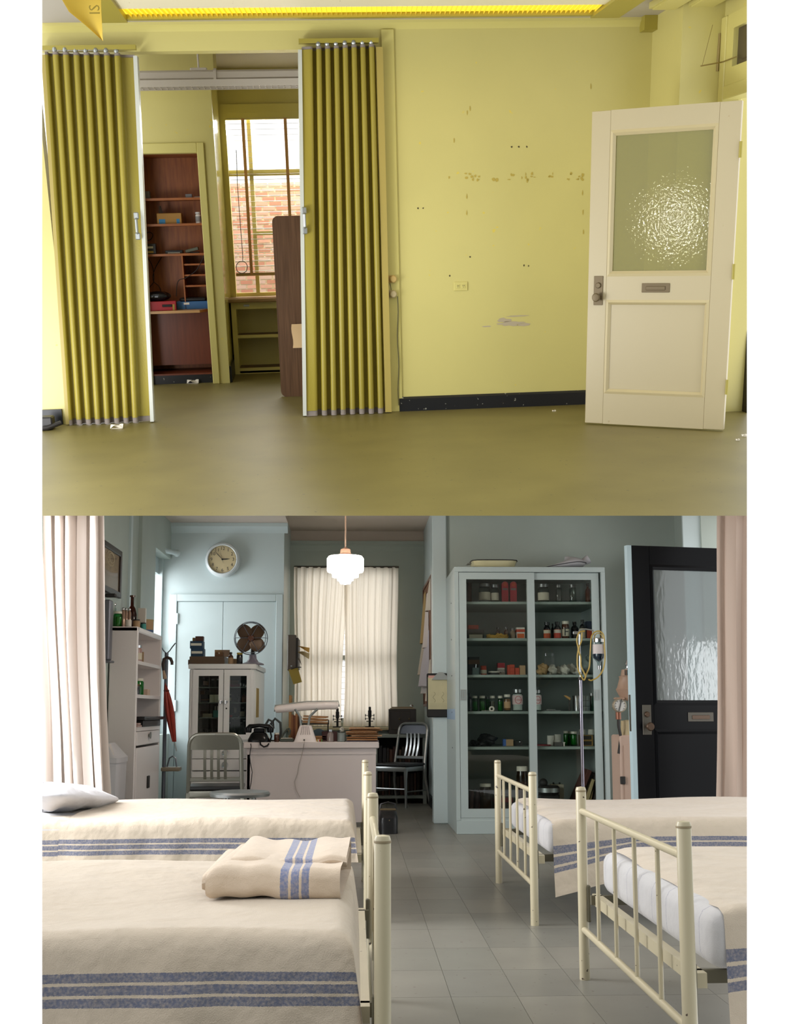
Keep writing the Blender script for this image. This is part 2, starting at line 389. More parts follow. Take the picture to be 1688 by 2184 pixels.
# partition, column and the wall behind the tall cabinet
wp = struct('wall_middle', G().box(xpart, xpart + .2, YR + .1, YW + .1, 0, 3.3), trimB, label='partition wall that carries the pinboard')
cx0, cx1 = PB(925, 1640, YR - .06).x, PB(952, 1640, YR - .06).x
child(wp, 'column', G().bbox(cx0, cx1 + .02, YR - .06, YR + .12, 0, 3.3, .008), trimB)
wr = struct('wall_right', G().box(cx1, PB(1440, 1150, YR).x, YR, YR + .15, 0, 3.3), wallB, label='grey green wall behind the tall glass cabinet')
xc = PB(1440, 1150, YR).x; yq = 9.7
child(wr, 'pier', G().box(xc, xc + .5, yq, YR + .15, 0, 3.3), wallB)
child(wr, 'pier_face', G().box(PB(1458, 1150, yq - .03).x, PB(1497, 1150, yq - .03).x, yq - .03, yq, 0, 3.3), trimB)
child(wr, 'wall_panel', G().box(PB(1497, 1150, yq - .06).x, 4.0, yq - .06, yq + .1, 0, 3.3), wallB)
struct('baseboard_right', G().box(cx1 + .02, PB(960, 1750, YR).x + .3, YR - .02, YR, 0, .1), blackB)
struct('baseboard_middle', G().box(xpart - .02, xpart, YR + .13, YW, 0, .12), blackB)
# the part of the ward behind the viewer: back wall, window side, right side
struct('floor', G().box(-2.3, 3.75, -1.2, 2.2, -.15, 0), mat('dark unseen floor', '#5c5a54', .5), keep=True, label='grey floor behind the viewer')  # unseen; coloured dark so less light bounces onto the beds
struct('wall_front', G().box(-2.3, 3.75, -1.35, -1.2, 0, 4.0), mat('dark green bounce cutting colour', '#4b5552', .6), keep=True, label='wall behind the viewer')  # unseen; its height blocks front light, its dark colour cuts bounce
g = G().box(-2.3, XL - .0, -1.2, 5.0, 0, .75)
struct('wall_windowed', g, wallB, keep=True, label='low wall under the windows along the left beds')
struct('wall_side', G().box(3.62, 3.75, -1.2, 4.9, 0, 2.9), wallB, keep=True, label='plain wall along the right beds')
# added wedge between the rooms, unseen edge-on, keeps light out of the lower one
fa = [FA(90, 1097, -.012), FA(1594, 1097, -.012)]
def _edge(x, Y):
    d = RA.transposed() @ V(((x - PX) / F, 0, -1)); u = RA.transposed() @ V((0, 1, 0))
    # point of the upper floor plane at depth Y that lies on the section plane
    k = (-.012 - HA - d.z * Y / d.y) / (u.z - u.y * d.z / d.y); t = (Y - k * u.y) / d.y
    return V((0, 0, HA)) + d * t + u * k
up = [TA @ p for p in fa] + [TA @ _edge(94, 12.7), TA @ _edge(1590, 12.7)]
dn = [PB(94, 1097.5, 14.0), PB(1590, 1097.5, 14.0)]
g = G().add([up[0], up[1], up[3], up[2], dn[0], dn[1]], [(0, 1, 2, 3), (0, 4, 5, 1), (3, 2, 5, 4), (0, 3, 4), (1, 5, 2)])
struct('ceiling', g, creamC, label='added light-blocking wedge between the upper and the lower room', smooth=0, keep=True)

# ================================================================ UPPER ROOM: shell
yel = mat('lemon yellow wall paint', '#cec47b', .42, var=.05, vs=1.5, bump=.05, bs=25, chips=('#d8c55a', 14, .73))
yelT = mat('yellow gloss trim paint', '#d1c77b', .3, bump=.04, bs=20)
oliv = mat('olive yellow paint', '#a1943d', .4, bump=.03)
blackA = mat('black skirting', '#15161a', .4, chips=('#8d8c80', 30, .70))
greyC = mat('grey ceiling board', '#b9b2a4', .8)
D = 9.063
def xa(x, y=500, Y=D): return PA(x, y, Y).x
def za(y, x=700, Y=D): return PA(x, y, Y).z
def rectA(x0, x1, y0, y1, Y, t, g=None):
    return (g or G()).box(xa(x0, (y0 + y1) / 2, Y), xa(x1, (y0 + y1) / 2, Y), Y, Y + t, za(y1, (x0 + x1) / 2, Y), za(y0, (x0 + x1) / 2, Y))
floorA = mat('olive floor', '#7a7040', .45, var=.16, vs=2.2, bump=.03, bs=12, chips=('#55503a', 30, .71), spec=.45)
struct('floor', G().box(-3.2, 4.2, 4.2, 12.8, -.01, 0), floorA, room='A', label='worn olive floor of the empty yellow room')
ox0, ox1, ohz, cz = xa(112), xa(818), za(108, 460), 2.886
wA = struct('wall_back', G().box(-3.2, ox0, D, D + .14, 0, cz), yel, room='A', label='lemon yellow wall around the folding doors')
child(wA, 'header', G().box(ox0, ox1, D, D + .14, ohz, cz), yel, 'A')
child(wA, 'wall_panel', G().box(ox1, xa(1384, 300) + .02, D, D + .14, 0, cz), yel, 'A')
child(wA, 'cornice', G().prism([(D - .04, cz), (D - .04, cz - .02), (D - .015, cz - .035), (D, cz - .06), (D, cz)], 'x', -3.2, xa(1384, 60)), yelT, 'A')
child(wA, 'door_casing', G().bbox(xa(824), xa(850), D - .018, D, 0, cz - .06, .004), yelT, 'A')
xk = xa(1384, 300); dk = YXA(1452, 150, xk); xr = PA(1541, 150, dk).x; yj = FA(1560, 922).y
child(wA, 'pier', G().box(xk, xr + .3, dk, D + .1, 0, cz), yel, 'A')
child(wA, 'pier_cap', G().box(xk - .1, xk + .04, D - .12, D, cz - .1, cz), oliv, 'A')
struct('baseboard_back', G().prism([(D - .022, 0), (D - .022, .1), (D - .01, .115), (D, .115), (D, 0)], 'x', xa(852, 870), xk), blackA, room='A', label='scuffed black baseboard under the bare yellow wall')
struct('baseboard_left', G().box(-3.2, xa(134, 890), D - .025, D, 0, .12), blackA, room='A', label='short black baseboard left of the folding doors')
struct('ceiling', G().box(-3.2, 4.2, 5.0, D + .1, cz, cz + .1), greyC, room='A', label='grey ceiling of the empty yellow room')
# right wall with the doorway and transom
yj = dk - .12
WR = struct('wall_right', G().box(xr, xr + .12, dk - .1, dk, cz - .12, cz), yel, room='A', label='yellow side wall with the doorway')
tz = za(212, 1580, yj); tt = cz - .12
child(WR, 'wall_panel', G().box(xr, xr + .12, 5.2, dk - .1, tt, cz), yel, 'A')
child(WR, 'jamb', G().bbox(xr - .025, xr + .12, dk - .1, dk - .002, 0, tt, .006), yelT, 'A')
child(WR, 'transom_bar', G().bbox(xr - .025, xr + .1, 5.2, yj + .02, tz, tz + .09, .006), yelT, 'A')
child(WR, 'transom_frame', G().box(xr - .015, xr + .06, yj - .1, yj + .02, tz + .09, tt).box(xr - .015, xr + .06, 5.2, yj - .1, tz + .09, tz + .2).box(xr - .015, xr + .06, 5.2, yj - .1, tt - .1, tt), yelT, 'A')
child(WR, 'transom_pane', G().box(xr + .02, xr + .03, 5.2, yj - .1, tz + .2, tt - .1), mat('dark transom pane', '#4a3f33', .2), 'A')
child(WR, 'transom_arm', G().tube([(xr - .03, yj + .12, tt - .1), (xr - .035, yj + .12, tz + .2)], .012, 6).tube([(xr - .2, yj, tz + .22), (xr - .03, yj + .05, tz + .25), (xr - .02, yj - .2, tz + .25)], .005, 6).tube([(xr - .19, yj, tz + .22), (xr - .1, yj + .08, tt - .05)], .002, 5), mat('worn brass latch', '#9c8a55', .5, .6), 'A')
child(WR, 'doorway_shade', G().box(xr + .3, xr + .35, 4.6, yj + .2, 0, tt), mat('dark brown doorway shade', '#2a2420', .6), 'A')  # dark sheet stands in for the shade inside the doorway
# inner room beyond the folding doors
Y1 = FA(460, 818).y; YS = FA(540, 797).y; Y2 = YS + .45
YS = FA(540, 797).y; zin = za(146, 560, YS + .45)
xi0, xi1 = xa(240, 500, Y1), xa(470, 500, Y1)
cl, cr = xa(300, 560, Y1), xa(437, 560, Y1); ct, cb = za(327, 380, Y1), za(797, 380, Y1)
WI = struct('wall_inner', G().box(xi0, cl, Y1, Y1 + .1, 0, zin), yel, room='A', label='yellow inner wall around the brown shelf closet')
child(WI, 'wall_panel', G().box(cl, cr, Y1, Y1 + .1, ct, zin), yel, 'A')
child(WI, 'wall_panel', G().box(cr, xi1, Y1, Y1 + .1, 0, zin), yel, 'A')
child(WI, 'return', G().box(xi1 - .12, xi1, Y1 + .1, Y2 + .1, 0, zin), mat('glossy yellow return', '#e4d880', .12), 'A')
child(WI, 'closet_casing', G().bbox(cr, xa(452, 560, Y1), Y1 - .025, Y1, 0, ct + .09, .005).bbox(cl - .1, cr, Y1 - .025, Y1, ct, ct + .09, .005), yelT, 'A')
child(WI, 'baseboard', G().box(xi1, xi1 + .02, Y1 + .05, Y2, 0, .16), blackA, 'A')
struct('ceiling', G().box(xi0, 2.2, D + .14, Y2 + .2, zin, zin + .08), greyC, room='A', label='grey ceiling of the inner room')
struct('trim_1', G().box(xi0, xa(456, 140, Y1 - .5), Y1 - .55, Y1, za(152, 380, Y1 - .55), zin), yel, room='A', label='yellow boxed beam under the inner ceiling')
vx0, vx1 = xa(486, 430, Y2), xa(486, 430, Y2) + 1.25; vz0, vz1 = za(632, 560, Y2), za(233, 560, Y2)
WW = struct('wall_window', G().box(xi1, vx0, Y2, Y2 + .14, 0, zin), yel, room='A', label='yellow wall around the inner window')
child(WW, 'wall_panel', G().box(vx0, 2.4, Y2, Y2 + .14, vz1, zin), yel, 'A')
child(WW, 'wall_panel', G().box(vx0, 2.4, Y2, Y2 + .14, 0, vz0), yel, 'A')
child(WW, 'wall_panel', G().box(vx1, 2.4, Y2, Y2 + .14, vz0, vz1), yel, 'A')
struct('wall_far', G().box(2.2, 2.3, D + .14, Y2, 0, zin), yel, room='A', label='yellow end wall of the inner room')
# ================================================================ UPPER ROOM: things
steel = mat('dull grey steel', '#a9adab', .4, .8)
chrome = mat('chrome', '#d8dade', .12, 1.)
brassD = mat('tarnished brass', '#6a5c42', .5, .4)
paper = mat('white paper', '#e8e2d4', .8)
# --- accordion folding doors
vinyl = mat('mustard yellow vinyl', '#998b33', .45, bump=.12, bs=90, spec=.4)
skirt = mat('grey felt sweep', '#8a8078', .9)
def accordion(label, tl, tr, bl, br, folds, lead_right, hx, hy0, hy1):
    Yp = D - .07
    TL, TR, BL, BR = [PA(p[0], p[1], Yp) for p in (tl, tr, bl, br)]
    BL.z = BR.z = .045
    base = V(((BL.x + BR.x) / 2, Yp, 0))
    t = T('folding_door', label, 'folding door', base, room='A', group=None)
    def pt(u, v, dy=0, amp=.04):
        a = TL.lerp(TR, u); b = BL.lerp(BR, u); p = b.lerp(a, v) - base
        q = min(1, u / .87) if lead_right else max(0, (u - .11) / .89)
        ph = 2 * math.pi * folds * q
        p.y = -amp * math.cos(ph) + dy + .006 * math.sin(9 * v + 13 * u)
        p.x += .010 * math.sin(2 * ph)
        return p
    t.part('pleated_panel', G().grid(lambda u, v: pt(u, v), int(folds * 16), 14).grid(lambda u, v: pt(u, v, .012), int(folds * 16), 14), vinyl, smooth=80)
    def sk(u, v):
        p = pt(u, 0, .006); p.z = .045 * v + .003; return p
    t.part('floor_sweep', G().grid(sk, int(folds * 16), 2), skirt, smooth=80)
    def hd(u, v):
        p = pt(u, 1, .004); p.z += .02 * v; return p
    t.part('head_strip', G().grid(hd, int(folds * 16), 1), skirt, smooth=80)
    zt = max(TL.z, TR.z) + .03
    t.part('track', G().box(TL.x - base.x - .02, TR.x - base.x + .02, -.03, .03, zt, zt + .03), oliv)
    for k in range(int(folds)):
        p = pt((k + .98) / folds * (.87 if lead_right else .89) + (0 if lead_right else .11), 1, .02)
        t.part('glide', G().cyl((p.x, p.y, p.z), (p.x, p.y, p.z + .035), .013, seg=8).ball((p.x, p.y, p.z + .035), .018, seg=8, rings=5), steel)
    e0, e1 = (BR, TR) if lead_right else (BL, TL)
    a, b = e0 - base, e1 - base; w = .028 if lead_right else -.028
    t.part('leading_post', G().add([(a.x, -.05, .01), (a.x + w, -.05, .01), (a.x + w, .05, .01), (a.x, .05, .01), (b.x, -.05, b.z), (b.x + w, -.05, b.z), (b.x + w, .05, b.z), (b.x, .05, b.z)],
        [(0,3,2,1),(4,5,6,7),(0,1,5,4),(1,2,6,5),(2,3,7,6),(3,0,4,7)]), mat('pale grey enamel', '#c3c6bd', .35))
    f0, f1 = (BL, TL) if lead_right else (BR, TR)
    a, b = f0 - base, f1 - base; w = -.03 if lead_right else .05
    t.part('jamb_strip', G().add([(a.x, -.02, .01), (a.x + w, -.02, .01), (a.x + w, .03, .01), (a.x, .03, .01), (b.x, -.02, b.z), (b.x + w, -.02, b.z), (b.x + w, .03, b.z), (b.x, .03, b.z)],
        [(0,3,2,1),(4,5,6,7),(0,1,5,4),(1,2,6,5),(2,3,7,6),(3,0,4,7)]), mat('ochre strip', '#ab9950', .5))
    p0, p1 = PA(hx, hy1, Yp - .08) - base, PA(hx, hy0, Yp - .08) - base
    h = t.part('handle', G().tube([(p0.x, -.075, p0.z + .02), (p0.x, -.1, p0.z + .03), (p0.x, -.1, p1.z - .03), (p0.x, -.075, p1.z - .02)], .011, 8), steel)
    for p in (p0, p1): t.part('mount', G().bbox(p0.x - .018, p0.x + .018, -.085, -.05, p.z - .025, p.z + .025, .006), steel, parent=h)
    return t
accordion('left mustard vinyl accordion door folded beside the brown closet', (98, 118), (286, 121), (150, 905), (322, 896), 7.5, True, 294, 460, 504)
accordion('right mustard vinyl accordion door folded beside the bare yellow wall', (644, 108), (802, 101), (654, 884), (822, 880), 7.5, False, 651, 449, 492)
# --- swung open white door with a pebbled pane
white = mat('ivory door paint', '#b5a884', .35, bump=.03, bs=25, chips=('#a8966e', 9, .76))
pebA = glass('pebbled glass', '#dcdba2', .025, bump=.05, bs=55, haze=.45, hazecol='#908a46', refl=1.6)
L_, R_ = FA(1248, 905), FA(1543, 921); L_.z = R_.z = 0
Wd = (R_ - L_).length; Hd = PA(1254, 238, L_.y).z
def panel_door(name, label, loc, rz, room, W, H, mt, gl, mould, plate_mat, knob_mat, lock_left=True, edge=None, th=.045):
    t = T(name, label, None, loc, rz, room, kind='structure')
    z = lambda f: .012 + (H - .012) * (1 - f)
    xl, xr_ = .135 * W, .86 * W
    t.part('stile', G().bbox(0, xl, 0, th, .012, H, .003), mt); t.part('stile', G().bbox(xr_, W, 0, th, .012, H, .003), mt)
    t.part('top_rail', G().box(xl, xr_, 0, th, z(.06), H), mt)
    t.part('lock_rail', G().box(xl, xr_, 0, th, z(.587), z(.512)), mt)
    t.part('bottom_rail', G().box(xl, xr_, 0, th, .012, z(.897)), mt)
    t.part('panel', G().box(xl, xr_, .016, th - .016, z(.897), z(.587)), mt)
    def mold(x0, x1, z0, z1, w, y0, dep):
        g = G(); c = [(x0, z0), (x1, z0), (x1, z1), (x0, z1)]; i = [(x0 + w, z0 + w), (x1 - w, z0 + w), (x1 - w, z1 - w), (x0 + w, z1 - w)]; mid = [((a[0] + b[0]) / 2, (a[1] + b[1]) / 2) for a, b in zip(c, i)]
        rings = [[(p[0], y0, p[1]) for p in c], [(p[0], y0 - .006, p[1]) for p in mid], [(p[0], dep, p[1]) for p in i], [(p[0], dep + .004, p[1]) for p in c]]
        vs = [p for r in rings for p in r]; fs = []
        for r in range(4):
            for k in range(4):
                q = (k + 1) % 4; s2 = (r + 1) % 4; fs.append((r * 4 + k, r * 4 + q, s2 * 4 + q, s2 * 4 + k))
        return g.add(vs, fs)
    t.part('glass_moulding', mold(xl, xr_, z(.512), z(.06), .032 * W / .88, 0, .014), mould, smooth=20)
    t.part('panel_moulding', mold(xl, xr_, z(.897), z(.587), .03 * W / .88, 0, .014), mould, smooth=20)
    t.part('pane', G().box(xl + .03, xr_ - .03, .02, .025, z(.505), z(.07)), gl)
    if edge: t.part('lock_edge', G().box(-.004, 0, .002, th - .002, .014, H - .002), edge)
    px = .045 * W if lock_left else .9 * W; pw = .066 * W
    pl = t.part('lock_plate', G().bbox(px, px + pw, -.006, 0, z(.604), z(.51), .002), plate_mat)
    cx = px + pw / 2
    t.part('cylinder', G().lathe([(.0, 0), (.02, 0), (.02, .006), (.016, .012), (0, .012)], (cx, -.006, z(.54)), 14, 'y'), knob_mat, parent=pl)
    t.part('knob', G().lathe([(0, 0), (.014, 0), (.012, .025), (.026, .035), (.03, .048), (.024, .06), (0, .064)], (cx, -.006, z(.578)), 16, 'y'), knob_mat, parent=pl)
    ms = t.part('mail_slot', G().bbox(.39 * W, .585 * W, -.006, 0, z(.563), z(.534), .002), plate_mat)
    t.part('flap', G().bbox(.42 * W, .555 * W, -.012, -.006, z(.556), z(.543), .003), knob_mat, parent=ms)
    return t, z
dA, zA = panel_door('door_1', 'ivory panelled door with pebbled glass, swung open', L_, math.atan2(R_.y - L_.y, R_.x - L_.x), 'A', Wd, Hd, white, pebA, mat('ivory moulding', '#bfb188', .35), brassD, brassD)
for f in (.14, .5, .86):
    dA.part('hinge', G().cyl((Wd + .008, -.004, zA(f) - .05), (Wd + .008, -.004, zA(f) + .05), .011, seg=8), oliv)
# --- small things on the yellow wall
o = T('wall_outlet', 'yellow painted double power outlet on the bare wall', 'outlet', PA(983, 620, D), room='A')
s_ = D / F
o.part('plate', G().bbox(-.055, .055, -.008, 0, 0, .068, .003), yelT)
for k in (-1, 1):
    o.part('socket', G().bbox(k * .022 - .014, k * .022 + .014, -.011, -.008, .02, .048, .004), yelT)
    o.part('slot', G().box(k * .022 - .007, k * .022 - .003, -.0115, -.011, .034, .042).box(k * .022 + .003, k * .022 + .007, -.0115, -.011, .034, .042).box(k * .022 - .002, k * .022 + .002, -.0115, -.011, .025, .029), mat('dark slot', '#2b2618', .6))
for (lb, y, c) in (('upper tan dial switch box on the door casing', 603, '#bfa262'), ('lower grey dial switch box with a hanging cord', 635, '#b3a47e')):
    p = PA(833, y, D - .02); o = T('switch_box', lb, 'switch', p, room='A')
    m_ = mat('switch plate ' + c, c, .5)
    o.part('plate', G().bbox(-.045, .04, -.012, 0, 0, .056, .003), m_)
    o.part('dial', G().lathe([(0, 0), (.027, 0), (.027, .02), (.02, .026), (0, .026)], (.022, -.012, .028), 18, 'y'), m_)
    o.part('screw', G().lathe([(0, 0), (.004, 0), (.003, .003), (0, .003)], (-.018, -.012, .028), 8, 'y'), steel)
p0 = PA(847, 632, D - .03); pts = []
for k in range(15):
    q = PA(848 + 1.2 * math.sin(k * .9) + 3 * k / 14, 632 + k * 16.6, D - .03); pts.append(q - p0)
solo('phone_cord', 'thin dark cord hanging down beside the door casing', 'cord', G().tube(pts, .004, 6), mat('dark green cord', '#4f4a26', .6), p0, room='A')
q0 = PA(832, 604, D - .025)
solo('link_wire', 'short wire linking the two dial switch boxes', 'wire', G().tube([(0, -.005, 0), (.004, -.012, -.02), (.008, -.005, -.052)], .003, 6), mat('dark green cord', '#4f4a26', .6), q0, room='A')
# wear on the wall: patches with shapes of their own
def blotch(cx, cy, w, h, n, m, seed):
    r = random.Random(seed); c = PA(cx, cy, D - .001); g = G(); vs = []
    for k in range(n):
        a = 2 * math.pi * k / n; f = .55 + .45 * r.random()
        vs.append((c.x + w / 2 * s_ * math.cos(a) * f, D - .0012, c.z + h / 2 * s_ * math.sin(a) * f))
    child(wA, 'scuff_mark', g.sheet(vs, .001), m, 'A')
scuf = mat('bare grey plaster scuff', '#b3a68c', .8); tape = mat('brown tape residue', '#b8a348', .6); hole = mat('dark screw hole', '#4c4327', .8)
blotch(1090, 690, 72, 12, 22, scuf, 1); blotch(1075, 683, 34, 12, 16, scuf, 2); blotch(1118, 692, 40, 8, 16, scuf, 3); blotch(1040, 696, 26, 4, 12, scuf, 4); blotch(1105, 674, 60, 3, 14, scuf, 5)
r = random.Random(3)
for cx, n in ((962, 1), (1000, 4), (1016, 5), (1058, 2), (1092, 3), (1120, 6), (1134, 3), (1176, 4), (1215, 4), (1237, 7)):
    for k in range(n):
        blotch(cx + r.uniform(-7, 7), 378 + r.uniform(-8, 7), r.uniform(2, 9), r.uniform(2, 10), 9, tape, r.random())
for cx, cy in ((996, 420), (996, 455), (1243, 412), (1244, 452), (1245, 495), (1003, 232), (997, 240), (1261, 184), (969, 300)):
    blotch(cx, cy, 3, 13, 8, tape, cx)
for cx, cy in ((892, 444), (903, 444), (1092, 313), (1107, 313), (1124, 313), (1118, 566), (1128, 567), (1003, 548), (960, 588)):
    blotch(cx, cy, 4.5, 4.5, 9, hole, cx)
blotch(825, 507, 10, 10, 9, oliv, 7)
# --- ceiling light trough, banner, dark stand
zf = cz - .1; ya_, yb_ = FA(700, 34, zf).y, FA(700, 15, zf).y
lx0, lx1 = FA(268, 36, zf).x, FA(1262, 31, zf).x
t = T('ceiling_light_trough', 'long glowing yellow ceiling light with cream casing', 'ceiling light', ((lx0 + lx1) / 2, ya_, zf), room='A')
hw = (lx1 - lx0) / 2
glow = mat('glowing yellow diffuser', '#ffe23c', .5, emit=1.1)
creamP = mat('cream enamel casing', '#f0e8c8', .45, chips=('#a08e56', 30, .73))
t.part('casing', G().box(-hw, hw, -1.9, yb_ - ya_, .0, .09), creamP)
t.part('diffuser', G().box(-hw, hw, yb_ - ya_, -.01, .02, .08), glow)
for k in range(95):
    x = -hw + (k + .5) * 2 * hw / 95
    t.part('louvre', G().add([(x, yb_ - ya_, 0), (x + .003, yb_ - ya_, 0), (x + .022, -.01, 0), (x + .019, -.01, 0), (x, yb_ - ya_, .02), (x + .003, yb_ - ya_, .02), (x + .022, -.01, .02), (x + .019, -.01, .02)], [(0,3,2,1),(4,5,6,7),(0,1,5,4),(1,2,6,5),(2,3,7,6),(3,0,4,7)]), mat('yellow louvre', '#f2dc50', .4))
t.part('back_lip', G().box(-hw - .02, hw + .02, -.01, .05, -.01, .09), oliv)
t.part('end_rail', G().box(-hw - .17, -hw, -1.9, .06, -.02, .08), oliv); t.part('end_rail', G().box(hw, hw + .2, -1.9, .06, -.02, .08), oliv)
for k in range(2):
    a = FA(1385 + 72 * k, 16, cz - .03); struct('trim_%d' % (2 + k), G().box(a.x, a.x + .2, a.y - .8, a.y, cz - .04, cz).box(a.x + .02, a.x + .18, a.y - .78, a.y - .02, cz - .05, cz - .04), yelT, room='A', label='%s yellow ceiling frame right of the light trough' % ('left', 'right')[k])
Yb = 7.2; pn = [PA(x, y, Yb) for x, y in ((118, -20), (214, -20), (217, 20), (219, 60), (219, 87), (212, 80), (180, 52), (150, 25))]
b0 = pn[4]; t = T('paper_banner', 'curling yellow paper banner hanging from the ceiling', 'banner', b0, room='A', rot=None)
def ban(u, v):
    l = [(118, -25), (147, 25), (180, 52), (207, 76), (219, 87)]; k = min(int(v * 4), 3); f = v * 4 - k
    lx = l[k][0] * (1 - f) + l[k + 1][0] * f; ly = l[k][1] * (1 - f) + l[k + 1][1] * f
    rx = 215 + 5 * v; return PA(lx + (rx - lx) * u, ly, Yb + .05 * math.sin(2.5 * u + v)) - b0
t.part('sheet', G().grid(ban, 10, 12).grid(lambda u, v: ban(u, v) + V((0, .004, 0)), 10, 12), mat('yellow kraft paper', '#d8bb4c', .7, trl=.2), smooth=60)
tg = text_geo('IS', .085); c_ = PA(204, 22, Yb - .012) - b0
tg.v = [V((c_.x - p.y * 1, c_.y - .02, c_.z + p.x * .9)) for p in tg.v]
t.part('lettering', tg, mat('olive ink', '#8d7a2a', .8))
p = FA(96, 918); t = T('metal_stand', 'black metal stand at the left edge of the yellow room', 'stand', (p.x, p.y, 0), room='A')
t.part('pole', G().cyl((-.05, 0, .02), (-.07, .0, .85), .018, seg=10), mat('black iron', '#1b1714', .5))
t.part('foot', G().tube([(-.12, -.03, .018), (.02, -.02, .02), (.12, .03, .05)], .018, 8).bbox(-.1, .06, .0, .12, 0, .1, .01), mat('black iron', '#1b1714', .5))
# --- scraps on the floor
r = random.Random(5)
for lb, cx, cy, w in (('crumpled pale scrap lying before the left accordion door', 250, 914, 26), ('second pale scrap by the closet kickboard', 412, 818, 24), ('tiny white paint flake left of the open door', 1182, 878, 8), ('white flake at the foot of the doorway', 1588, 931, 12), ('small flake below the doorway jamb', 1574, 940, 9)):
    p = FA(cx, cy); w = w * p.y / F; g = G()
    g.grid(lambda u, v: V(((u - .5) * w, (v - .5) * w * .6, .004 + .025 * w / .08 * abs(math.sin(3.1 * u + 2 * v)) )), 5, 3)
    g.grid(lambda u, v: V(((u - .5) * w * .9, (v - .5) * w * .55, .001)), 5, 3)
    solo('paper_scrap', lb, 'scrap', g, paper, p, room='A', smooth=0)
# --- shelf closet
wood = mat('reddish brown plywood', '#a8632e', .45, var=.3, vs=6, col2='#884a22', stretch=(6, 6, .6))
woodD = mat('dark mahogany panel', '#74381f', .4, var=.25, vs=5, stretch=(8, 8, .5))
woodE = mat('orange shelf edge', '#a5602a', .4, var=.2, vs=10)
yb0, yb1 = Y1 + .1, Y1 + .62
t = T('shelf_closet', 'built-in brown wooden shelf closet with desk ledge', 'shelves', ((cl + cr) / 2, yb0, 0), room='A')
c0, c1 = cl - (cl + cr) / 2 - .06, cr - (cl + cr) / 2; dp = yb1 - yb0
t.part('back_panel', G().box(c0, c1, dp - .02, dp, 0, ct), wood)
t.part('side_panel', G().box(c0 - .02, c0, 0, dp, 0, ct), wood); t.part('side_panel', G().box(c1, c1 + .02, 0, dp, 0, ct), wood)
t.part('top_panel', G().box(c0, c1, 0, dp, ct, ct + .02), wood)
shz = [za(y, 370, yb0 + .2) for y in (422, 477, 541)]
for z_ in shz: t.part('shelf', G().box(c0, c1, .2, dp - .02, z_ - .022, z_), woodE)
cz_ = za(664, 370, yb0); lz = za(643, 370, yb0 + .25)
t.part('ledge', G().add([(c0, 0, cz_ - .02), (c1 - .09, 0, cz_ - .02), (c1, .2, cz_ - .02), (c1, dp - .02, cz_ - .02), (c0, dp - .02, cz_ - .02), (c0, 0, cz_ + .005), (c1 - .09, 0, cz_ + .005), (c1, .2, cz_ + .005), (c1, dp - .02, cz_ + .005), (c0, dp - .02, cz_ + .005)],
    [(4,3,2,1,0),(5,6,7,8,9),(0,1,6,5),(1,2,7,6),(2,3,8,7),(3,4,9,8),(4,0,5,9)]), mat('tan laminate', '#b98f5c', .35, var=.1))
kz0, kz1 = za(818, 380, yb0), za(797, 380, yb0); pz = za(778, 380, yb0 + .2)
t.part('lower_panel', G().box(c0, c1, .2, .22, pz, cz_ - .02), woodD)
t.part('bottom_board', G().box(c0, c1, 0, dp - .02, kz1 - .015, kz1), woodD)
t.part('kickboard', G().box(c0, c1, .0, .02, 0, kz1 - .015), blackA)
qx = xa(393, 580, yb0 + .25) - (cl + cr) / 2
t.part('divider', G().box(qx - .012, qx, .2, dp - .02, cz_ + .005, shz[2] - .022), woodE)
for y in (564, 587, 610): t.part('cubby_shelf', G().box(qx, c1, .22, dp - .02, za(y, 415, yb0 + .22) - .008, za(y, 415, yb0 + .22) + .008), woodE)
# things in the closet
def box_thing(name, label, cat, p, w, d, h, m, room, rz=0, extra=None, group=None, b=.003):
    t = T(name, label, cat, p, rz, room, group=group); t.part('body', G().bbox(-w / 2, w / 2, 0, d, 0, h, b), m)
    if extra: extra(t)
    return t
yS = yb0 + .26
def onA(px, z, Y=yS): v = PA(px, 500, Y); return V((PA(px, (1 - (z / 3)) * 900, Y).x, Y, z))
def spx(w): return w * 1.05 * Y1 / F
card = mat('tan cardboard', '#a9803f', .7); bluC = mat('bright blue print', '#2f7fae', .6)
def ex(t):
    for k in (-1, 1): t.part('printed_corner', G().box(k * .1 - .03 if k > 0 else -.1, .1 if k > 0 else -.07 + .03, -.002, 0, 0, .045), bluC)
    t.part('flap', G().sheet([(-.1, .02, .1), (-.06, .02, .1), (-.075, .05, .17), (-.095, .05, .17)], .003), mat('dark flap', '#3a2a1c', .8))
box_thing('cardboard_box', 'open cardboard box with blue corners on the closet shelf', 'box', onA(359, shz[1]), spx(48), .15, .1, card, 'A', extra=ex)
def ex(t):
    t.part('cap', G().cyl((0, .03, .088), (0, .03, .105), .028, seg=14), mat('grey plastic cap', '#cfd0cc', .4))
t = T('pill_bottle', 'white plastic bottle with grey cap on the closet shelf', 'bottle', onA(421, shz[1]), room='A')
t.part('body', G().lathe([(0, 0), (.028, 0), (.028, .075), (.022, .085), (0, .085)], (0, .03, 0)), mat('white plastic', '#dedbd2', .4))
t.part('label', G().lathe([(.0285, .015), (.0285, .065)], (0, .03, 0)), mat('grey printed label', '#8f8f8c', .6)); ex(t)
blk = mat('black plastic', '#17181b', .35)
def ex(t):
    t.part('display', G().box(-.03, .03, -.002, 0, .055, .075), mat('pale display', '#c9c7b4', .4)); t.part('label_strip', G().box(-.04, .03, -.002, 0, .01, .03), mat('yellow strip', '#b79c46', .5))
box_thing('answering_machine', 'small black answering machine at the end of the shelf', 'device', onA(320, shz[2]), spx(22), .12, .1, blk, 'A', extra=ex)
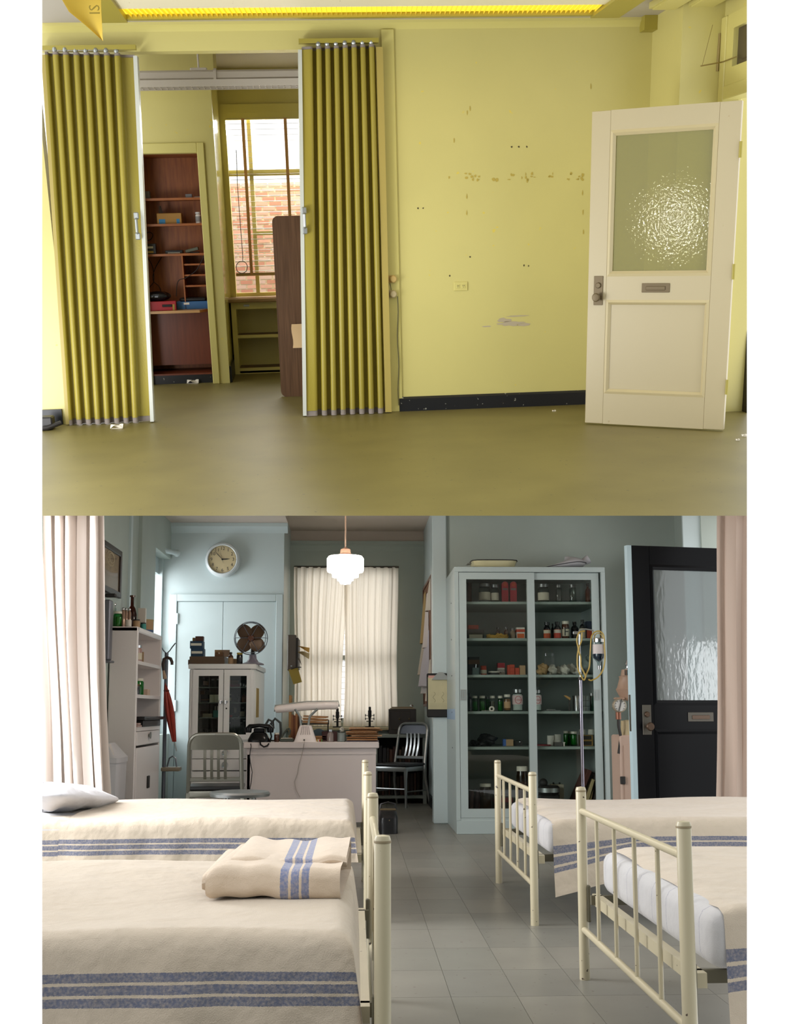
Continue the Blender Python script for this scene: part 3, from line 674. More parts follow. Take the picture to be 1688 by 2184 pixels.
t = box_thing('modem', 'flat dark modem with a pale front edge', 'device', onA(370, shz[2]), spx(34), .13, .032, blk, 'A', extra=lambda t: t.part('front_strip', G().box(-.06, .06, -.002, 0, .004, .012), mat('pale strip', '#b9b6a8', .4)))
t = T('tilted_modem', 'tilted grey modem leaning at the right of the shelf', 'device', onA(410, shz[2]), room='A')
t.part('body', G().bbox(-.065, .065, 0, .12, 0, .03, .004).xf(M.Rotation(-.22, 4, 'Y') @ M.Translation((0, 0, .016))), mat('grey green plastic', '#5d6152', .4)); t.part('stand', G().box(-.05, .06, .02, .1, 0, .012), blk)
t = box_thing('grey_clip_box', 'small grey box on the top closet shelf', 'box', onA(399, shz[0]), spx(13), .06, .035, mat('grey plastic', '#77777a', .5), 'A')
t = box_thing('thin_booklet', 'thin pale booklet on the top closet shelf', 'booklet', onA(419, shz[0]), spx(16), .1, .01, mat('pale cover', '#a8a39a', .6), 'A')
t = box_thing('grey_case', 'grey case in the dark corner of the top shelf', 'case', onA(309, shz[0]), spx(12), .1, .07, mat('grey case', '#5e5850', .6), 'A')
yL = yb0 + .06
p = V((PA(342, 655, yL).x, yL, cz_ + .005)); redC = mat('red enamel box', '#a3212b', .4)
def ex(t):
    t.part('label_holder', G().bbox(.02, .115, -.008, 0, .035, .06, .003), blk)
    t.part('latch', G().box(.12, .14, -.006, .01, .0, .06), mat('brass latch', '#a58a45', .4, .6))
box_thing('red_case', 'red case with black handle on the closet ledge', 'case', p, spx(62), .2, .09, redC, 'A', rz=.06, extra=ex)
g = G(); r = random.Random(2)
def bag(u, v):
    a = 2 * math.pi * u; e = math.pi * v; k = 1 + .1 * math.sin(5 * a) + .08 * math.sin(9 * a + 2)
    return V((.125 * math.sin(e) * math.cos(a) * k, .1 + .09 * math.sin(e) * math.sin(a) * k, .045 - .05 * math.cos(e)))
solo('plastic_bag', 'crumpled black bag lying on the red case', 'bag', G().grid(bag, 24, 10), mat('black polythene', '#131418', .25, bump=.4, bs=30), p + V((-.03, .0, .092)), room='A', smooth=70)
yL2 = yb0 + .2; p = V((PA(411, 640, yL2).x, yL2, cz_ + .005))
def ex(t):
    t.part('sticker', G().box(-.09, -.035, -.002, 0, .045, .065), paper); t.part('lid', G().bbox(-.13, .13, .01, .2, .075, .11, .01), blk)
box_thing('blue_case', 'blue tin case with black lid on the closet ledge', 'case', p, spx(64), .2, .075, mat('steel blue enamel', '#33669a', .4), 'A', extra=ex)
cb = mat('black cable', '#1c1712', .5)
def cabl(lb, pts, Y=yb1 - .06):
    P = [PA(x, y, Y) for x, y in pts]; g = G(); sm = []
    for i in range(len(P) - 1):
        for k in range(5):
            t_ = k / 5; a = P[max(i - 1, 0)]; b = P[i]; c = P[i + 1]; d = P[min(i + 2, len(P) - 1)]
            sm.append(.5 * ((2 * b) + (c - a) * t_ + (2 * a - 5 * b + 4 * c - d) * t_ ** 2 + (3 * b - a - 3 * c + d) * t_ ** 3) - P[0])
    sm.append(P[-1] - P[0])
    solo('cable', lb, 'cable', G().tube(sm, .004, 6), cb, P[0], room='A')
cabl('black cable forking down to the red case from the left', [(314, 548), (326, 570), (328, 600), (318, 615), (315, 640)])
cabl('black cable crossing the closet back diagonally to the right', [(345, 548), (330, 575), (327, 598), (340, 612), (346, 632)])
cabl('thin cable looping above the answering machine', [(308, 516), (322, 510), (326, 500), (318, 495), (310, 500)])
cabl('thin cable hanging in front of the cubby shelves', [(436, 545), (420, 575), (398, 592), (380, 600), (376, 632)], yb0 + .2)
# --- inner room: window, blind, brick wall outside, shelf, lamp, table
W1 = T('window_1', 'bright window with yellow sashes in the inner room', None, (vx0, Y2, vz0), room='A', kind='structure')
wW, wH = vx1 - vx0, vz1 - vz0
W1.part('frame', G().box(-.05, .03, -.03, .1, 0, wH + .05).box(wW - .03, wW + .05, -.03, .1, 0, wH + .05).box(.03, wW - .03, -.03, .1, wH - .03, wH + .05), yelT)
mz = [za(y, 580, Y2 + .06) - vz0 for y in (368, 497)]; mx_ = xa(541, 450, Y2 + .06) - vx0
W1.part('sash', G().box(mx_ - .02, mx_ + .02, .05, .08, .04, wH - .03).box(.03, wW - .03, .05, .09, mz[0] - .03, mz[0] + .03).box(mx_ + .02, wW - .03, .05, .08, mz[1] - .02, mz[1] + .02).box(.03, wW - .03, .04, .09, 0, .04), yelT)
W1.part('pane', G().box(.03, wW - .03, .062, .066, .04, wH - .03), glass('window pane'))
sl = mat('ivory blind slat', '#b5ad9c', .4, trl=.1); tp = mat('tan blind tape', '#c99d72', .8)
B_ = T('blind', 'half-open venetian blind with tan tapes in the inner window', 'blind', (vx0, Y2, vz0), room='A')
B_.part('head_rail', G().box(.03, wW - .03, -.025, .03, wH - .1, wH - .03), yelT)
bz0, bz1 = za(578, 580, Y2) - vz0, za(252, 580, Y2) - vz0
for k in range(29):
    z = bz0 + (bz1 - bz0) * k / 28
    B_.part('slat', G().sheet([(.04, -.025, z), (wW - .04, -.025, z), (wW - .04, .022, z + .004), (.04, .022, z + .004)], .003), sl)
B_.part('bottom_rail', G().bbox(.04, wW - .04, -.03, .03, bz0 - .045, bz0 - .012, .006), mat('tan rail', '#b49a6c', .5))
for x in (528, 617): 
    X = xa(x, 430, Y2 - .03) - vx0; B_.part('tape', G().box(X - .016, X + .016, -.031, -.029, bz0 - .04, bz1), tp)
P = [PA(504, 320, Y2 - .05), PA(507, 400, Y2 - .05), PA(513, 480, Y2 - .05), PA(518, 545, Y2 - .05)]
coil = [PA(516 + 12 * math.cos(a), 570 + 13 * math.sin(a), Y2 - .06 - .002 * a) for a in [-1.4 + .35 * k for k in range(50)]]
P += coil; solo('window_cord', 'dark cord with a coil hanging before the blind', 'cord', G().tube([q - P[0] for q in P], .004, 6), mat('dark grey cord', '#3b3a40', .5), P[0], room='A')
brk = T('brick_building', 'pale brick building seen outside the inner window', 'building', (vx0 - .4, Y2 + 1.3, 0), room='A')
bY = Y2 + 1.3; bt = za(385, 560, bY)
brk.part('mortar_wall', G().box(-.6, 2.2, .012, .3, -.4, bt), mat('pale mortar', '#d9d3cc', .9))
bm_ = [mat('pale rose brick', '#b98f86', .9, var=.15), mat('dusty red brick', '#a9786c', .9, var=.15), mat('grey rose brick', '#b59c9a', .9, var=.15)]
bl_, bh = .155, .052
mesh_b = []
for m_ in bm_:
    me = bpy.data.meshes.new('brick'); g = G().box(0, bl_ - .016, 0, .03, 0, bh - .012); me.from_pydata([tuple(v) for v in g.v], [], g.f); me.materials.append(m_); mesh_b.append(me)
zz = .55; row = 0; cnt = 0
while zz < bt - .03 and cnt < 300:
    for k in range(11):
        brk.share('brick', random.choice(mesh_b), (.12 + k * bl_ + (bl_ / 2 if row % 2 else 0), 0, zz)); cnt += 1
    zz += bh; row += 1
sh = T('low_bookcase', 'low yellow bookcase with brown shelves under the window', 'bookcase', (xi1 + .02, YS, 0), room='A')
hS = za(644, 540, YS); wS = 1.2
bro = mat('brown shelf board', '#6d4c2e', .5, var=.15)
sh.part('side_panel', G().box(0, .05, 0, .36, 0, hS), yelT); sh.part('side_panel', G().box(wS, wS + .05, 0, .36, 0, hS), yelT)
sh.part('top_rail', G().box(.05, wS, 0, .03, hS - .07, hS), yelT); sh.part('back_panel', G().box(.05, wS, .34, .36, 0, hS), yel)
for y, nm in ((717, 'shelf'), (787, 'bottom_shelf')):
    z_ = za(y, 540, YS + .02); sh.part(nm, G().box(.05, wS, .005, .34, z_ - .012, z_ + .012), bro); sh.part('shelf_edge', G().box(.05, wS, 0, .005, z_ - .016, z_ + .016), yelT)
sh.part('plinth', G().box(.05, wS, .01, .03, 0, za(793, 540, YS + .02) - .01), yelT)
for k in (.16, .52): sh.part('catch', G().bbox(k - .03, k + .03, -.006, 0, hS - .045, hS - .025, .002), steel)
struct('trim_4', G().bbox(xi1 - .05, xi1 + 1.3, YS - .08, Y2 + .04, hS, hS + .035, .008), mat('worn brown sill', '#a5865e', .5, var=.25, vs=9), room='A', label='worn wooden window sill above the low bookcase')
yl = Y1 - 1.0; t = T('pendant_light_trough', 'white louvred light trough hanging in the inner room', 'ceiling light', PA(460, 172, yl), room='A')
b0 = PA(460, 172, yl); zt_, zb_ = PA(460, 150, yl).z - b0.z, PA(460, 188, yl).z - b0.z; x0_, x1_ = PA(255, 172, yl).x - b0.x, 1.3
enam = mat('white enamel', '#cfc7bb', .4)
t.part('body', G().prism([(-.07, zb_ + .055), (-.09, zb_ + .07), (-.07, zt_ - .02), (-.03, zt_), (.03, zt_), (.07, zt_ - .02), (.09, zb_ + .07), (.07, zb_ + .055)], 'x', x0_, x1_), enam)
t.part('louvre_rail', G().box(x0_, x1_, -.12, -.112, zb_, zb_ + .055).box(x0_, x1_, .105, .112, zb_, zb_ + .055).box(x0_, x1_, -.01, -.004, zb_, zb_ + .05), enam)
k = 0
while x0_ + .02 + k * .052 < x1_: t.part('louvre_fin', G().box(x0_ + .02 + k * .052, x0_ + .026 + k * .052, -.112, .105, zb_ + .005, zb_ + .055), enam); k += 1
t.part('joint_band', G().prism([(-.1, zb_ + .05), (-.1, zb_ + .08), (-.075, zt_ - .01), (-.03, zt_ + .012), (.03, zt_ + .012), (.075, zt_ - .01), (.1, zb_ + .08), (.1, zb_ + .05)], 'x', -.012, .012), enam)
rx = PA(423, 135, yl).x - b0.x
t.part('hanger_rod', G().cyl((rx, 0, zt_), (rx, 0, zin - b0.z), .008, seg=8), enam); t.part('hanger_plate', G().bbox(rx - .07, rx + .07, -.03, .03, zt_ - .005, zt_ + .02, .006), enam)
p = FA(617, 846); p.z = 0
wg = mat('dark walnut laminate', '#6a4d35', .4, var=.3, vs=3, col2='#523823', stretch=(30, 30, .8), spec=.35)
t = T('folding_table', 'folded walnut laminate table standing on end', 'table', p, room='A')
x0_ = PA(590, 650, p.y).x - p.x; hT = PA(620, 460, p.y).z; x1_ = x0_ + .78; rr = .05; poly = []
for cx_, cz2, a0 in ((x1_ - rr, rr, -90), (x1_ - rr, hT - rr, 0), (x0_ + rr, hT - rr, 90), (x0_ + rr, rr, 180)):
    for k in range(7): a = math.radians(a0 + 15 * k); poly.append((cx_ + rr * math.cos(a), cz2 + rr * math.sin(a)))
t.part('top', G().prism(poly, 'y', 0, .03), wg)
t.part('edge_band', G().prism([(q[0] * 1.0, q[1]) for q in poly], 'y', .006, .024), mat('dark edge band', '#4d3c2e', .4))
t.part('folded_leg', G().tube([(x0_ + .2, .05, .2), (x0_ + .2, .05, hT - .3), (x0_ + .6, .05, hT - .3), (x0_ + .6, .05, .2)], .012, 8), steel)
q = PA(625, 742, p.y - .01); e = PA(662, 690, p.y - .01)
t = solo('kraft_paper', 'buff paper sheet taped on the walnut table', 'paper', G().grid(lambda u, v: V((u * (e.x - q.x) + .006 * math.sin(6 * v), -.012 - .008 * math.sin(3 * u + 2 * v), v * (e.z - q.z))), 6, 6).grid(lambda u, v: V((u * (e.x - q.x) + .006 * math.sin(6 * v), -.010 - .008 * math.sin(3 * u + 2 * v), v * (e.z - q.z))), 6, 6), mat('buff kraft paper', '#d9b98c', .8), q, room='A')
# ================================================================ LOWER ROOM: beds, curtains, big furniture
bedp = mat('cream enamel bed tube', '#b8ae92', .35, chips=('#4a3d33', 46, .725), bump=.03, bs=20)
iron = mat('dark bed iron', '#5b5644', .6)
sheetM = striped('white sheet with thin grey lines', '#bcbbbd', '#8e8c99', [(.12 + k * .17, .124 + k * .17) for k in range(8)], wool=.25, axis=0)
HBED = .741
def bed(label, fx, yn, yf, sg):
    yc = (yn + yf) / 2; t = T('hospital_bed', label, 'bed', (fx, yc, 0), group=None); a, b = yn - yc, yf - yc; R = .0205
    for y in (a, b):
        p = t.part('post', G().lathe([(0, 0), (R, 0), (R, HBED - .012), (R * .85, HBED - .003), (0, HBED)], (0, y, 0), 20), bedp)
        t.part('cap_ring', G().lathe([(R + .0006, HBED - .02), (R + .0012, HBED - .017), (R + .0006, HBED - .014)], (0, y, 0), 20), mat('chipped ring', '#8d7f63', .6), parent=p)
    t.part('top_rail', G().cyl((0, a, .645), (0, b, .645), .0125, seg=14), bedp)
    t.part('bottom_rail', G().cyl((0, a, .19), (0, b, .19), .0125, seg=14), bedp)
    for k in range(4):
        y = a + (b - a) * (k + 1) / 5; t.part('bar', G().cyl((0, y, .19), (0, y, .645), .0075, seg=10), bedp)
    L = 1.98
    for y in (a + .075, b - .075):
        x0, x1 = sorted((sg * .015, sg * L)); t.part('side_rail', G().box(x0, x1, y - .01, y + .01, .295, .33), iron)
        x0, x1 = sorted((sg * .012, sg * .026)); t.part('rail_bracket', G().bbox(x0, x1, y - .07 if y < 0 else y + .05, y - .05 if y < 0 else y + .07, .22, .36, .003), iron)
    x0, x1 = sorted((sg * .03, sg * .06)); t.part('end_rail', G().box(x0, x1, a + .03, b - .03, .29, .33), bedp)
    for k in range(4):
        x = sg * (.25 + .45 * k); t.part('spring_slat', G().box(x - .02, x + .02, a + .03, b - .03, .315, .33), iron)
    x0, x1 = sorted((sg * .07, sg * L)); g = G().bbox(x0, x1, a + .02, b - .02, .335, .493, .055, 4)
    g.uv = [(p.y - a, p.z) for p in g.v]
    t.part('mattress', g, sheetM, label='mattress tucked in a white sheet')
    return t
YLF, YLN, YRF, YRN = (5.735, 7.12), (2.81, 4.25), (5.65, 7.02), (3.12, 4.53)
XF, XG, XH = .071, .888, .905
bed('cream iron bed at the left back with a pillow', XF, *YLF, -1)
bed('cream iron bed at the left front under the folded blanket', XF, *YLN, -1)
bed('cream iron bed at the right back near the glass cabinet', XG, *YRF, 1)
bed('cream iron bed at the right front with its sheet showing', XH, *YRN, 1)
bands = [(.120, .141), (.148, .169), (.176, .197)]
wool = striped('cream wool blanket with blue bands', '#c6b9a8', '#666a7c', bands, wool=.55)
def drape(fx, sg, s0, s1, yn, yf, zt, near, far, foot, seed=0, r=.05, flare=.14, fold=1., sag=0.):
    """blanket over a mattress: s runs from the foot end (s0) to the head (s1), t across; overhang folds down"""
    W = yf - yn; NU, NV = 90, 64; rd = random.Random(seed); ph = [rd.uniform(0, 6.28) for _ in range(6)]
    def fo(o):
        return (r * math.sin(o / r), r * (1 - math.cos(o / r))) if o < r * math.pi / 2 else (r, r + o - r * math.pi / 2)
    def st(u, v): return (s0 - foot) + u * (s1 - s0 + foot), -near + v * (W + near + far)
    def pos(u, v):
        s, t_ = st(u, v); ox = max(0, s0 - s); oy = max(0, -t_, t_ - W); hx, dx = fo(ox); hy, dy = fo(oy)
        drop = (dx ** 4 + dy ** 4) ** .25
        wv = fold * (.35 * math.sin(9 * s + ph[0]) + .3 * math.sin(17 * s + ph[1]) + .2 * math.sin(31 * s + ph[2]))
        hang = max(0, drop - r)
        oyy = hy + hang * (flare + .13 * wv) * (1 if oy > 0 else 0); oxx = hx + hang * flare * (1 if ox > 0 else 0)
        x = max(s, s0) - oxx; sd = -1 if t_ < 0 else 1
        y = min(max(t_, 0), W) + sd * oyy
        z = zt - drop + (.006 * math.sin(5 * s + 3 * t_ + ph[3]) + .004 * math.sin(11 * t_ - 4 * s + ph[4])) * (1 if drop < .001 else .4)
        if foot == 0 and drop < .02: z -= .012 * max(0, 1 - (s - s0) / .05)
        z -= sag * max(0, 1 - abs(s - s0) / .4) * min(1, hang / .1)
        return V((sg * x, y + yn, max(z, .02))) 
    def uv(u, v):
        s, t_ = st(u, v); return (s, max(0, -t_) if t_ < 0 else 0.)
    return G().grid(lambda u, v: pos(u, v) + V((fx, 0, 0)), NU, NV, uv)
def blanket(label, *a, m=wool, **k):
    g = drape(*a, **k); c = V((a[0], (a[4] + a[5]) / 2, 0)); g.v = [p - c for p in g.v]
    return solo('blanket', label, 'blanket', g, m, c, smooth=70)
blanket('cream wool blanket with blue bands on the left back bed', XF, -1, .12, 1.53, YLF[0] + .07, YLF[1] - .07, .506, .24, .16, .20, seed=3)
blanket('turned-up cream blanket under the pillow', XF, -1, 1.5, 1.98, YLF[0] + .07, YLF[1] - .07, .500, .235, .15, .0, seed=4, flare=.06, fold=.3)
blanket('cream wool blanket with blue bands on the left front bed', XF, -1, .12, 1.98, YLN[0] + .07, YLN[1] - .07, .506, .42, .16, .24, seed=5)
blanket('cream wool blanket with blue bands on the right back bed', XG, 1, .10, 1.98, YRF[0] + .07, YRF[1] - .07, .509, .31, .16, .0, seed=8, sag=.09)
blanket('cream wool blanket with blue bands on the right front bed', XH, 1, .11, 1.98, YRN[0] + .07, YRN[1] - .07, .509, .33, .16, .0, seed=11, sag=.06)
# --- folded blanket on the left front bed
a, b = FB(446, 1915, .512), FB(728, 1926, .512); fy = FB(625, 1806, .585).y; yb_ = (a.y + b.y) / 2
Wf = b.x - a.x; Df = max(.35, fy - yb_)
t = T('folded_blanket', 'folded cream blanket with blue bands lying on the left front bed', 'blanket', (a.x, yb_, .513), rz=-.03)
wool2 = striped('folded wool with blue bands', '#d6c5b2', '#7780a0', [(Wf * .555, Wf * .615), (Wf * .635, Wf * .695), (Wf * .715, Wf * .77)], wool=.5, axis=0)
def layer(x0, x1, z0, z1, y0, y1, seed):
    rd = random.Random(seed); p1, p2 = rd.uniform(0, 6), rd.uniform(0, 6); h = (z1 - z0) / 2
    prof = []; q_ = min(h, .03)
    for k in range(5): an = math.radians(-90 - 90 * k / 4); prof.append((y0 + q_ + q_ * math.cos(an), z0 + q_ + q_ * math.sin(an)))
    for k in range(5): an = math.radians(180 - 90 * k / 4); prof.append((y0 + q_ + q_ * math.cos(an), z1 - q_ + q_ * math.sin(an)))
    prof = [(y1, z0)] + prof + [(y1, z1), (y1 + .01, (z0 + z1) / 2)]
    n = len(prof)
    def f(u, v):
        k = v * n; i = int(k) % n; q = prof[i]; e = .72 + .28 * math.sqrt(min(1, u / .05)) if u < .05 else 1.
        c = (z0 + z1) / 2; z = c + (q[1] - c) * e + .006 * math.sin(7 * u + p1) + .004 * math.sin(19 * u + 5 * q[0] + p2)
        return V((x0 + (x1 - x0) * u + .008 * math.sin(14 * q[0] + p1), q[0] + .006 * math.sin(8 * u + p2), max(z, 0)))
    g = G().grid(f, 40, n, lambda u, v: (x0 + (x1 - x0) * u + .02 * (prof[int(v * n) % n][0]), v))
    return g
t.part('fold', layer(-.035, Wf - .05, .004, .06, .09, Df, 1), wool2, smooth=80)
t.part('fold', layer(.0, Wf, .0, .09, 0, Df - .04, 2), wool2, smooth=80)
t.part('fold', layer(.05, Wf + .012, .07, .1, .13, Df, 3), wool2, smooth=80)
# --- pillow
def pil(u, v):
    a_ = 2 * math.pi * u; e = math.pi * v; ca, sa = math.cos(a_), math.sin(a_)
    sq = 1 / max(abs(ca), abs(sa)) ** .75; rr = math.sin(e) ** .6
    wr = .012 * math.sin(8 * a_ + 5 * e)
    return V((.30 * ca * sq * rr, .45 * sa * sq * rr, .06 - (.07 + wr) * math.cos(e) * (1 - .45 * (rr * sq * max(abs(ca), abs(sa)) ** .75) ** 6)))
pc = FB(140, 1712, .56)
solo('pillow', 'white pillow on the left back bed', 'pillow', G().grid(pil, 40, 16), striped('white pillowcase', '#d6d6dd', '#ffffff', [], wool=.4), (pc.x - .17, 6.35, .515), smooth=80, rot=M.Rotation(-.16, 4, 'Z') @ M.Rotation(-.1, 4, 'X'))
# --- curtains
cur = mat('cream curtain cloth', '#e2d8d0', .8, trl=.3, bump=.1, bs=6)
def curtain(label, xa0, xa1, xb0, xb1, Y, ztop, zbot, n, amp, seed, m, room='B', name='curtain'):
    rd = random.Random(seed); ph = [rd.uniform(0, 6) for _ in range(4)]; c = V(((xb0 + xb1) / 2, Y, zbot))
    def f(u, v):
        x = (xb0 + (xb1 - xb0) * u) * (1 - v) + (xa0 + (xa1 - xa0) * u) * v; w = 2 * math.pi * n * u
        am = amp * (.75 + .25 * math.sin(3 * u + ph[0])) * (1.25 - .35 * v)
        y = Y + am * (math.sin(w + ph[1] + .5 * math.sin(2 * v)) + .35 * math.sin(2.3 * w + ph[2])) + .015 * math.sin(4 * v + 5 * u)
        x += .35 * am * math.cos(2 * w + ph[3]) + .012 * math.sin(5 * v + 3 * u)
        return V((x, y, zbot + (ztop - zbot) * v)) - c
    return solo(name, label, 'curtain', G().grid(f, int(n * 14), 14), m, c, smooth=80, room=room)
Yc_ = 7.45
zt_ = PB(150, 1095, Yc_).z
curtain('long pleated cream curtain at the left edge of the ward', PB(60, 1100, Yc_).x, PB(207, 1110, Yc_).x, PB(80, 1690, Yc_).x, PB(232, 1690, Yc_).x, Yc_, zt_ + .3, .45, 6.5, .05, 2, cur)
Yc2 = 7.3
curtain('pale curtain hanging at the right edge beside the black door', PB(1536, 1100, Yc2).x, PB(1660, 1100, Yc2).x, PB(1521, 1690, Yc2).x, PB(1650, 1690, Yc2).x, Yc2, zt_ + .3, .3, 3.2, .05, 6, mat('rose beige curtain', '#bba89a', .85, trl=.15))
sheer = mat('thin cream curtain cloth', '#f2e9da', .85, trl=.8, bump=.15, bs=8, stretch=(3, 3, .4))
Ys = YW - .1
x0, xm, x1 = PB(630, 1300, Ys).x, PB(738, 1300, Ys).x, PB(848, 1300, Ys).x; zs1, zs0 = PB(740, 1210, Ys).z, .86
curtain('left thin cream curtain over the bright window', x0, xm + .02, x0, xm - .05, Ys, zs1, zs0, 7, .022, 3, sheer)
curtain('right thin cream curtain over the bright window', xm - .01, x1, xm - .03, x1, Ys - .02, zs1, zs0, 7, .022, 9, sheer)
solo('curtain_rod', 'dark thin rod above the cream window curtains', 'rod', G().cyl((x0 - .02, 0, 0), (x1 + .02, 0, 0), .012, seg=10), mat('dark rod', '#4d463c', .5), (0, Ys, zs1 + .004))
struct('trim_5', G().bbox(x0 - .1, x1 + .1, Ys - .42, YW + .02, .82, .85, .006), mat('cream sill', '#cbbf9a', .5), label='cream window sill behind the desk')
child(ww, 'sill_front', G().box(x0 - .1, x1 + .1, Ys - .3, YW, 0, .82), wallB)
# --- aluminium chairs
alu = mat('brushed aluminium', '#8d8c82', .32, .85, bump=.03, bs=60); alu2 = mat('bright aluminium', '#a5a8a8', .28, .9)
seatm = mat('black vinyl seat', '#1c1d1f', .35); crestB = mat('dark blue grey crest', '#262a33', .3, .3)
def chair(label, loc, rz, m, crest, W=.40, back=.865):
    t = T('metal_chair', label, 'chair', loc, rz); h = W / 2; bz = .45
    def bp(z): f = (z - bz) / (back - bz); return .19 + .10 * f
    t.part('seat', G().bbox(-h, h, -.215, .2, bz - .01, bz + .022, .02, 3), seatm)
    t.part('apron', G().bbox(-h + .004, h - .004, -.21, .2, bz - .065, bz - .012, .012, 2), m)
    for s in (-1, 1):
        x = s * (h - .012); N = 8; pts = [(x, bp(bz - .05), bz - .05)] + [(x * (1 - .04 * k / 5), bp(bz + (back - .09 - bz) * k / 5), bz + (back - .09 - bz) * k / 5) for k in range(6)]
        pts += [(s * (h * .96 - .012 - .075 * (1 - math.cos(math.pi / 2 * k / 5))), bp(back - .09 + .08 * math.sin(math.pi / 2 * k / 5)), back - .09 + .08 * math.sin(math.pi / 2 * k / 5)) for k in range(1, 6)]
        pts += [(0, bp(back), back - .008)]
        t.part('back_post', G().tube(pts, .0165, 8), m)
        t.part('leg', G().tube([(x, .185, bz - .03), (s * h, .2, .25), (s * (h + .012), .27, 0)], [.02, .017, .013], 8), m)
        t.part('leg', G().tube([(x, -.19, bz - .03), (x, -.195, .3), (s * h, -.205, 0)], [.024, .018, .012], 8), m)
        t.part('side_stretcher', G().cyl((x, -.195, .17), (x + s * .01, .215, .17), .008, seg=8), m)
    t.part('front_stretcher', G().cyl((-h + .012, -.195, .2), (h - .012, -.195, .2), .008, seg=8), m)
    N = 12; cz0 = back - .125
    def cr(u, v):
        x = (-1 + 2 * u) * (h * .96 - .02); z = cz0 + (back - .012 - cz0) * v; e = max(0, abs(x) - (h * .96 - .09)) / .075
        z = min(z, back - .012 - .075 * (1 - math.sqrt(max(0, 1 - min(1, e) ** 2)))); return V((x, bp(z) + .012 * (1 - (x / h) ** 2), z))
    t.part('crest', G().grid(cr, 20, 6).grid(lambda u, v: cr(u, v) + V((0, .008, 0)), 20, 6), crest, smooth=60)
    lz = bz + .075
    t.part('lower_rail', G().bbox(-h + .015, h - .015, bp(lz) - .008, bp(lz) + .008, lz - .016, lz + .016, .004), m)
    for k in range(4):
        x = (-.36 + .24 * k) * h * 1.0; t.part('slat', G().prism([(x - .011, 0), (x + .011, 0), (x + .011, .006), (x - .011, .006)], 'z', 0, 1).xf(M.Identity(4)) if False else G().grid(lambda u, v: V((x - .011 + .022 * u, bp(lz + (cz0 + .01 - lz) * v) + .02 * math.sin(math.pi * v), lz + (cz0 + .01 - lz) * v)), 1, 8).grid(lambda u, v: V((x - .011 + .022 * u, bp(lz + (cz0 + .01 - lz) * v) + .02 * math.sin(math.pi * v) + .009, lz + (cz0 + .01 - lz) * v)), 1, 8), m)
    return t
cp = PB(449, 1640, 8.75); chair('grey aluminium chair seen from behind, left of the desk', (cp.x + .02, 9.0, 0), math.pi + .06, alu, alu, W=.43, back=.875)
cp = FB(850, 1723); chair('aluminium chair with a black seat beside the dark file case', (cp.x + .03, cp.y + .22, 0), -.62, alu2, crestB, W=.42, back=.91)
p = PB(512, 1695, 7.6); t = T('round_stool', 'round metal stool top showing behind the left back bed', 'stool', (p.x, 7.6, 0))
zs = PB(512, 1688, 7.6).z
t.part('seat', G().lathe([(0, zs - .02), (.17, zs - .02), (.195, zs - .03), (.2, zs - .012), (.19, zs), (.15, zs + .004), (0, zs - .002)], (0, 0, 0), 28), alu2)
for k in range(4):
    a_ = math.pi / 4 + k * math.pi / 2; t.part('leg', G().cyl((.12 * math.cos(a_), .12 * math.sin(a_), zs - .02), (.19 * math.cos(a_), .19 * math.sin(a_), 0), .012, seg=8), alu2)
t.part('foot_ring', G().tube([(.165 * math.cos(k * .3142), .165 * math.sin(k * .3142), .18) for k in range(20)], .008, 6, closed=True), alu2)
# ================================================================ LOWER ROOM: cabinets, desk, door
cabM = mat('grey green cabinet enamel', '#a3afad', .35, bump=.02, bs=40); cabI = mat('cabinet inside', '#949d96', .6)
pane = glass('cabinet glass', '#eef3f0', .015)
labP = mat('cream label paper', '#cfc6b0', .8); redP = mat('red print', '#a8343a', .6); inkP = mat('dark ink', '#3a3a3c', .7)
YCB = 9.75
bx0, bx1 = PB(972, 1500, YCB).x, PB(1296, 1430, YCB).x; bz1 = PB(1130, 1209, YCB).z; dpt = YR - .04 - YCB
BC = T('glass_cabinet', 'tall grey green cabinet with sliding glass doors', 'cabinet', (bx0, YCB, 0)); bw = bx1 - bx0
fw = .035; pz_ = PB(1000, 1750, YCB).z
BC.part('side_panel', G().box(0, fw, 0, dpt, pz_, bz1 - .045), cabM); BC.part('side_panel', G().box(bw - fw, bw, 0, dpt, pz_, bz1 - .045), cabM)
BC.part('top_panel', G().bbox(0, bw, 0, dpt, bz1 - .045, bz1, .003), cabM)
BC.part('plinth', G().bbox(.002, bw - .002, .002, dpt, 0, pz_, .003), cabM)
BC.part('bottom_rail', G().box(fw, bw - fw, .005, .06, pz_, pz_ + .02), cabM)
BC.part('back_panel', G().box(fw, bw - fw, dpt - .02, dpt, pz_, bz1 - .045), cabI)
SH = [PB(1070, y, YCB + .06).z for y in (1283, 1361, 1439, 1517, 1593)] + [pz_ + .02]
for z_ in SH[:5]: BC.part('shelf', G().box(fw, bw - fw, .07, dpt - .02, z_ - .022, z_), mat('dull grey green shelf', '#838e87', .5))
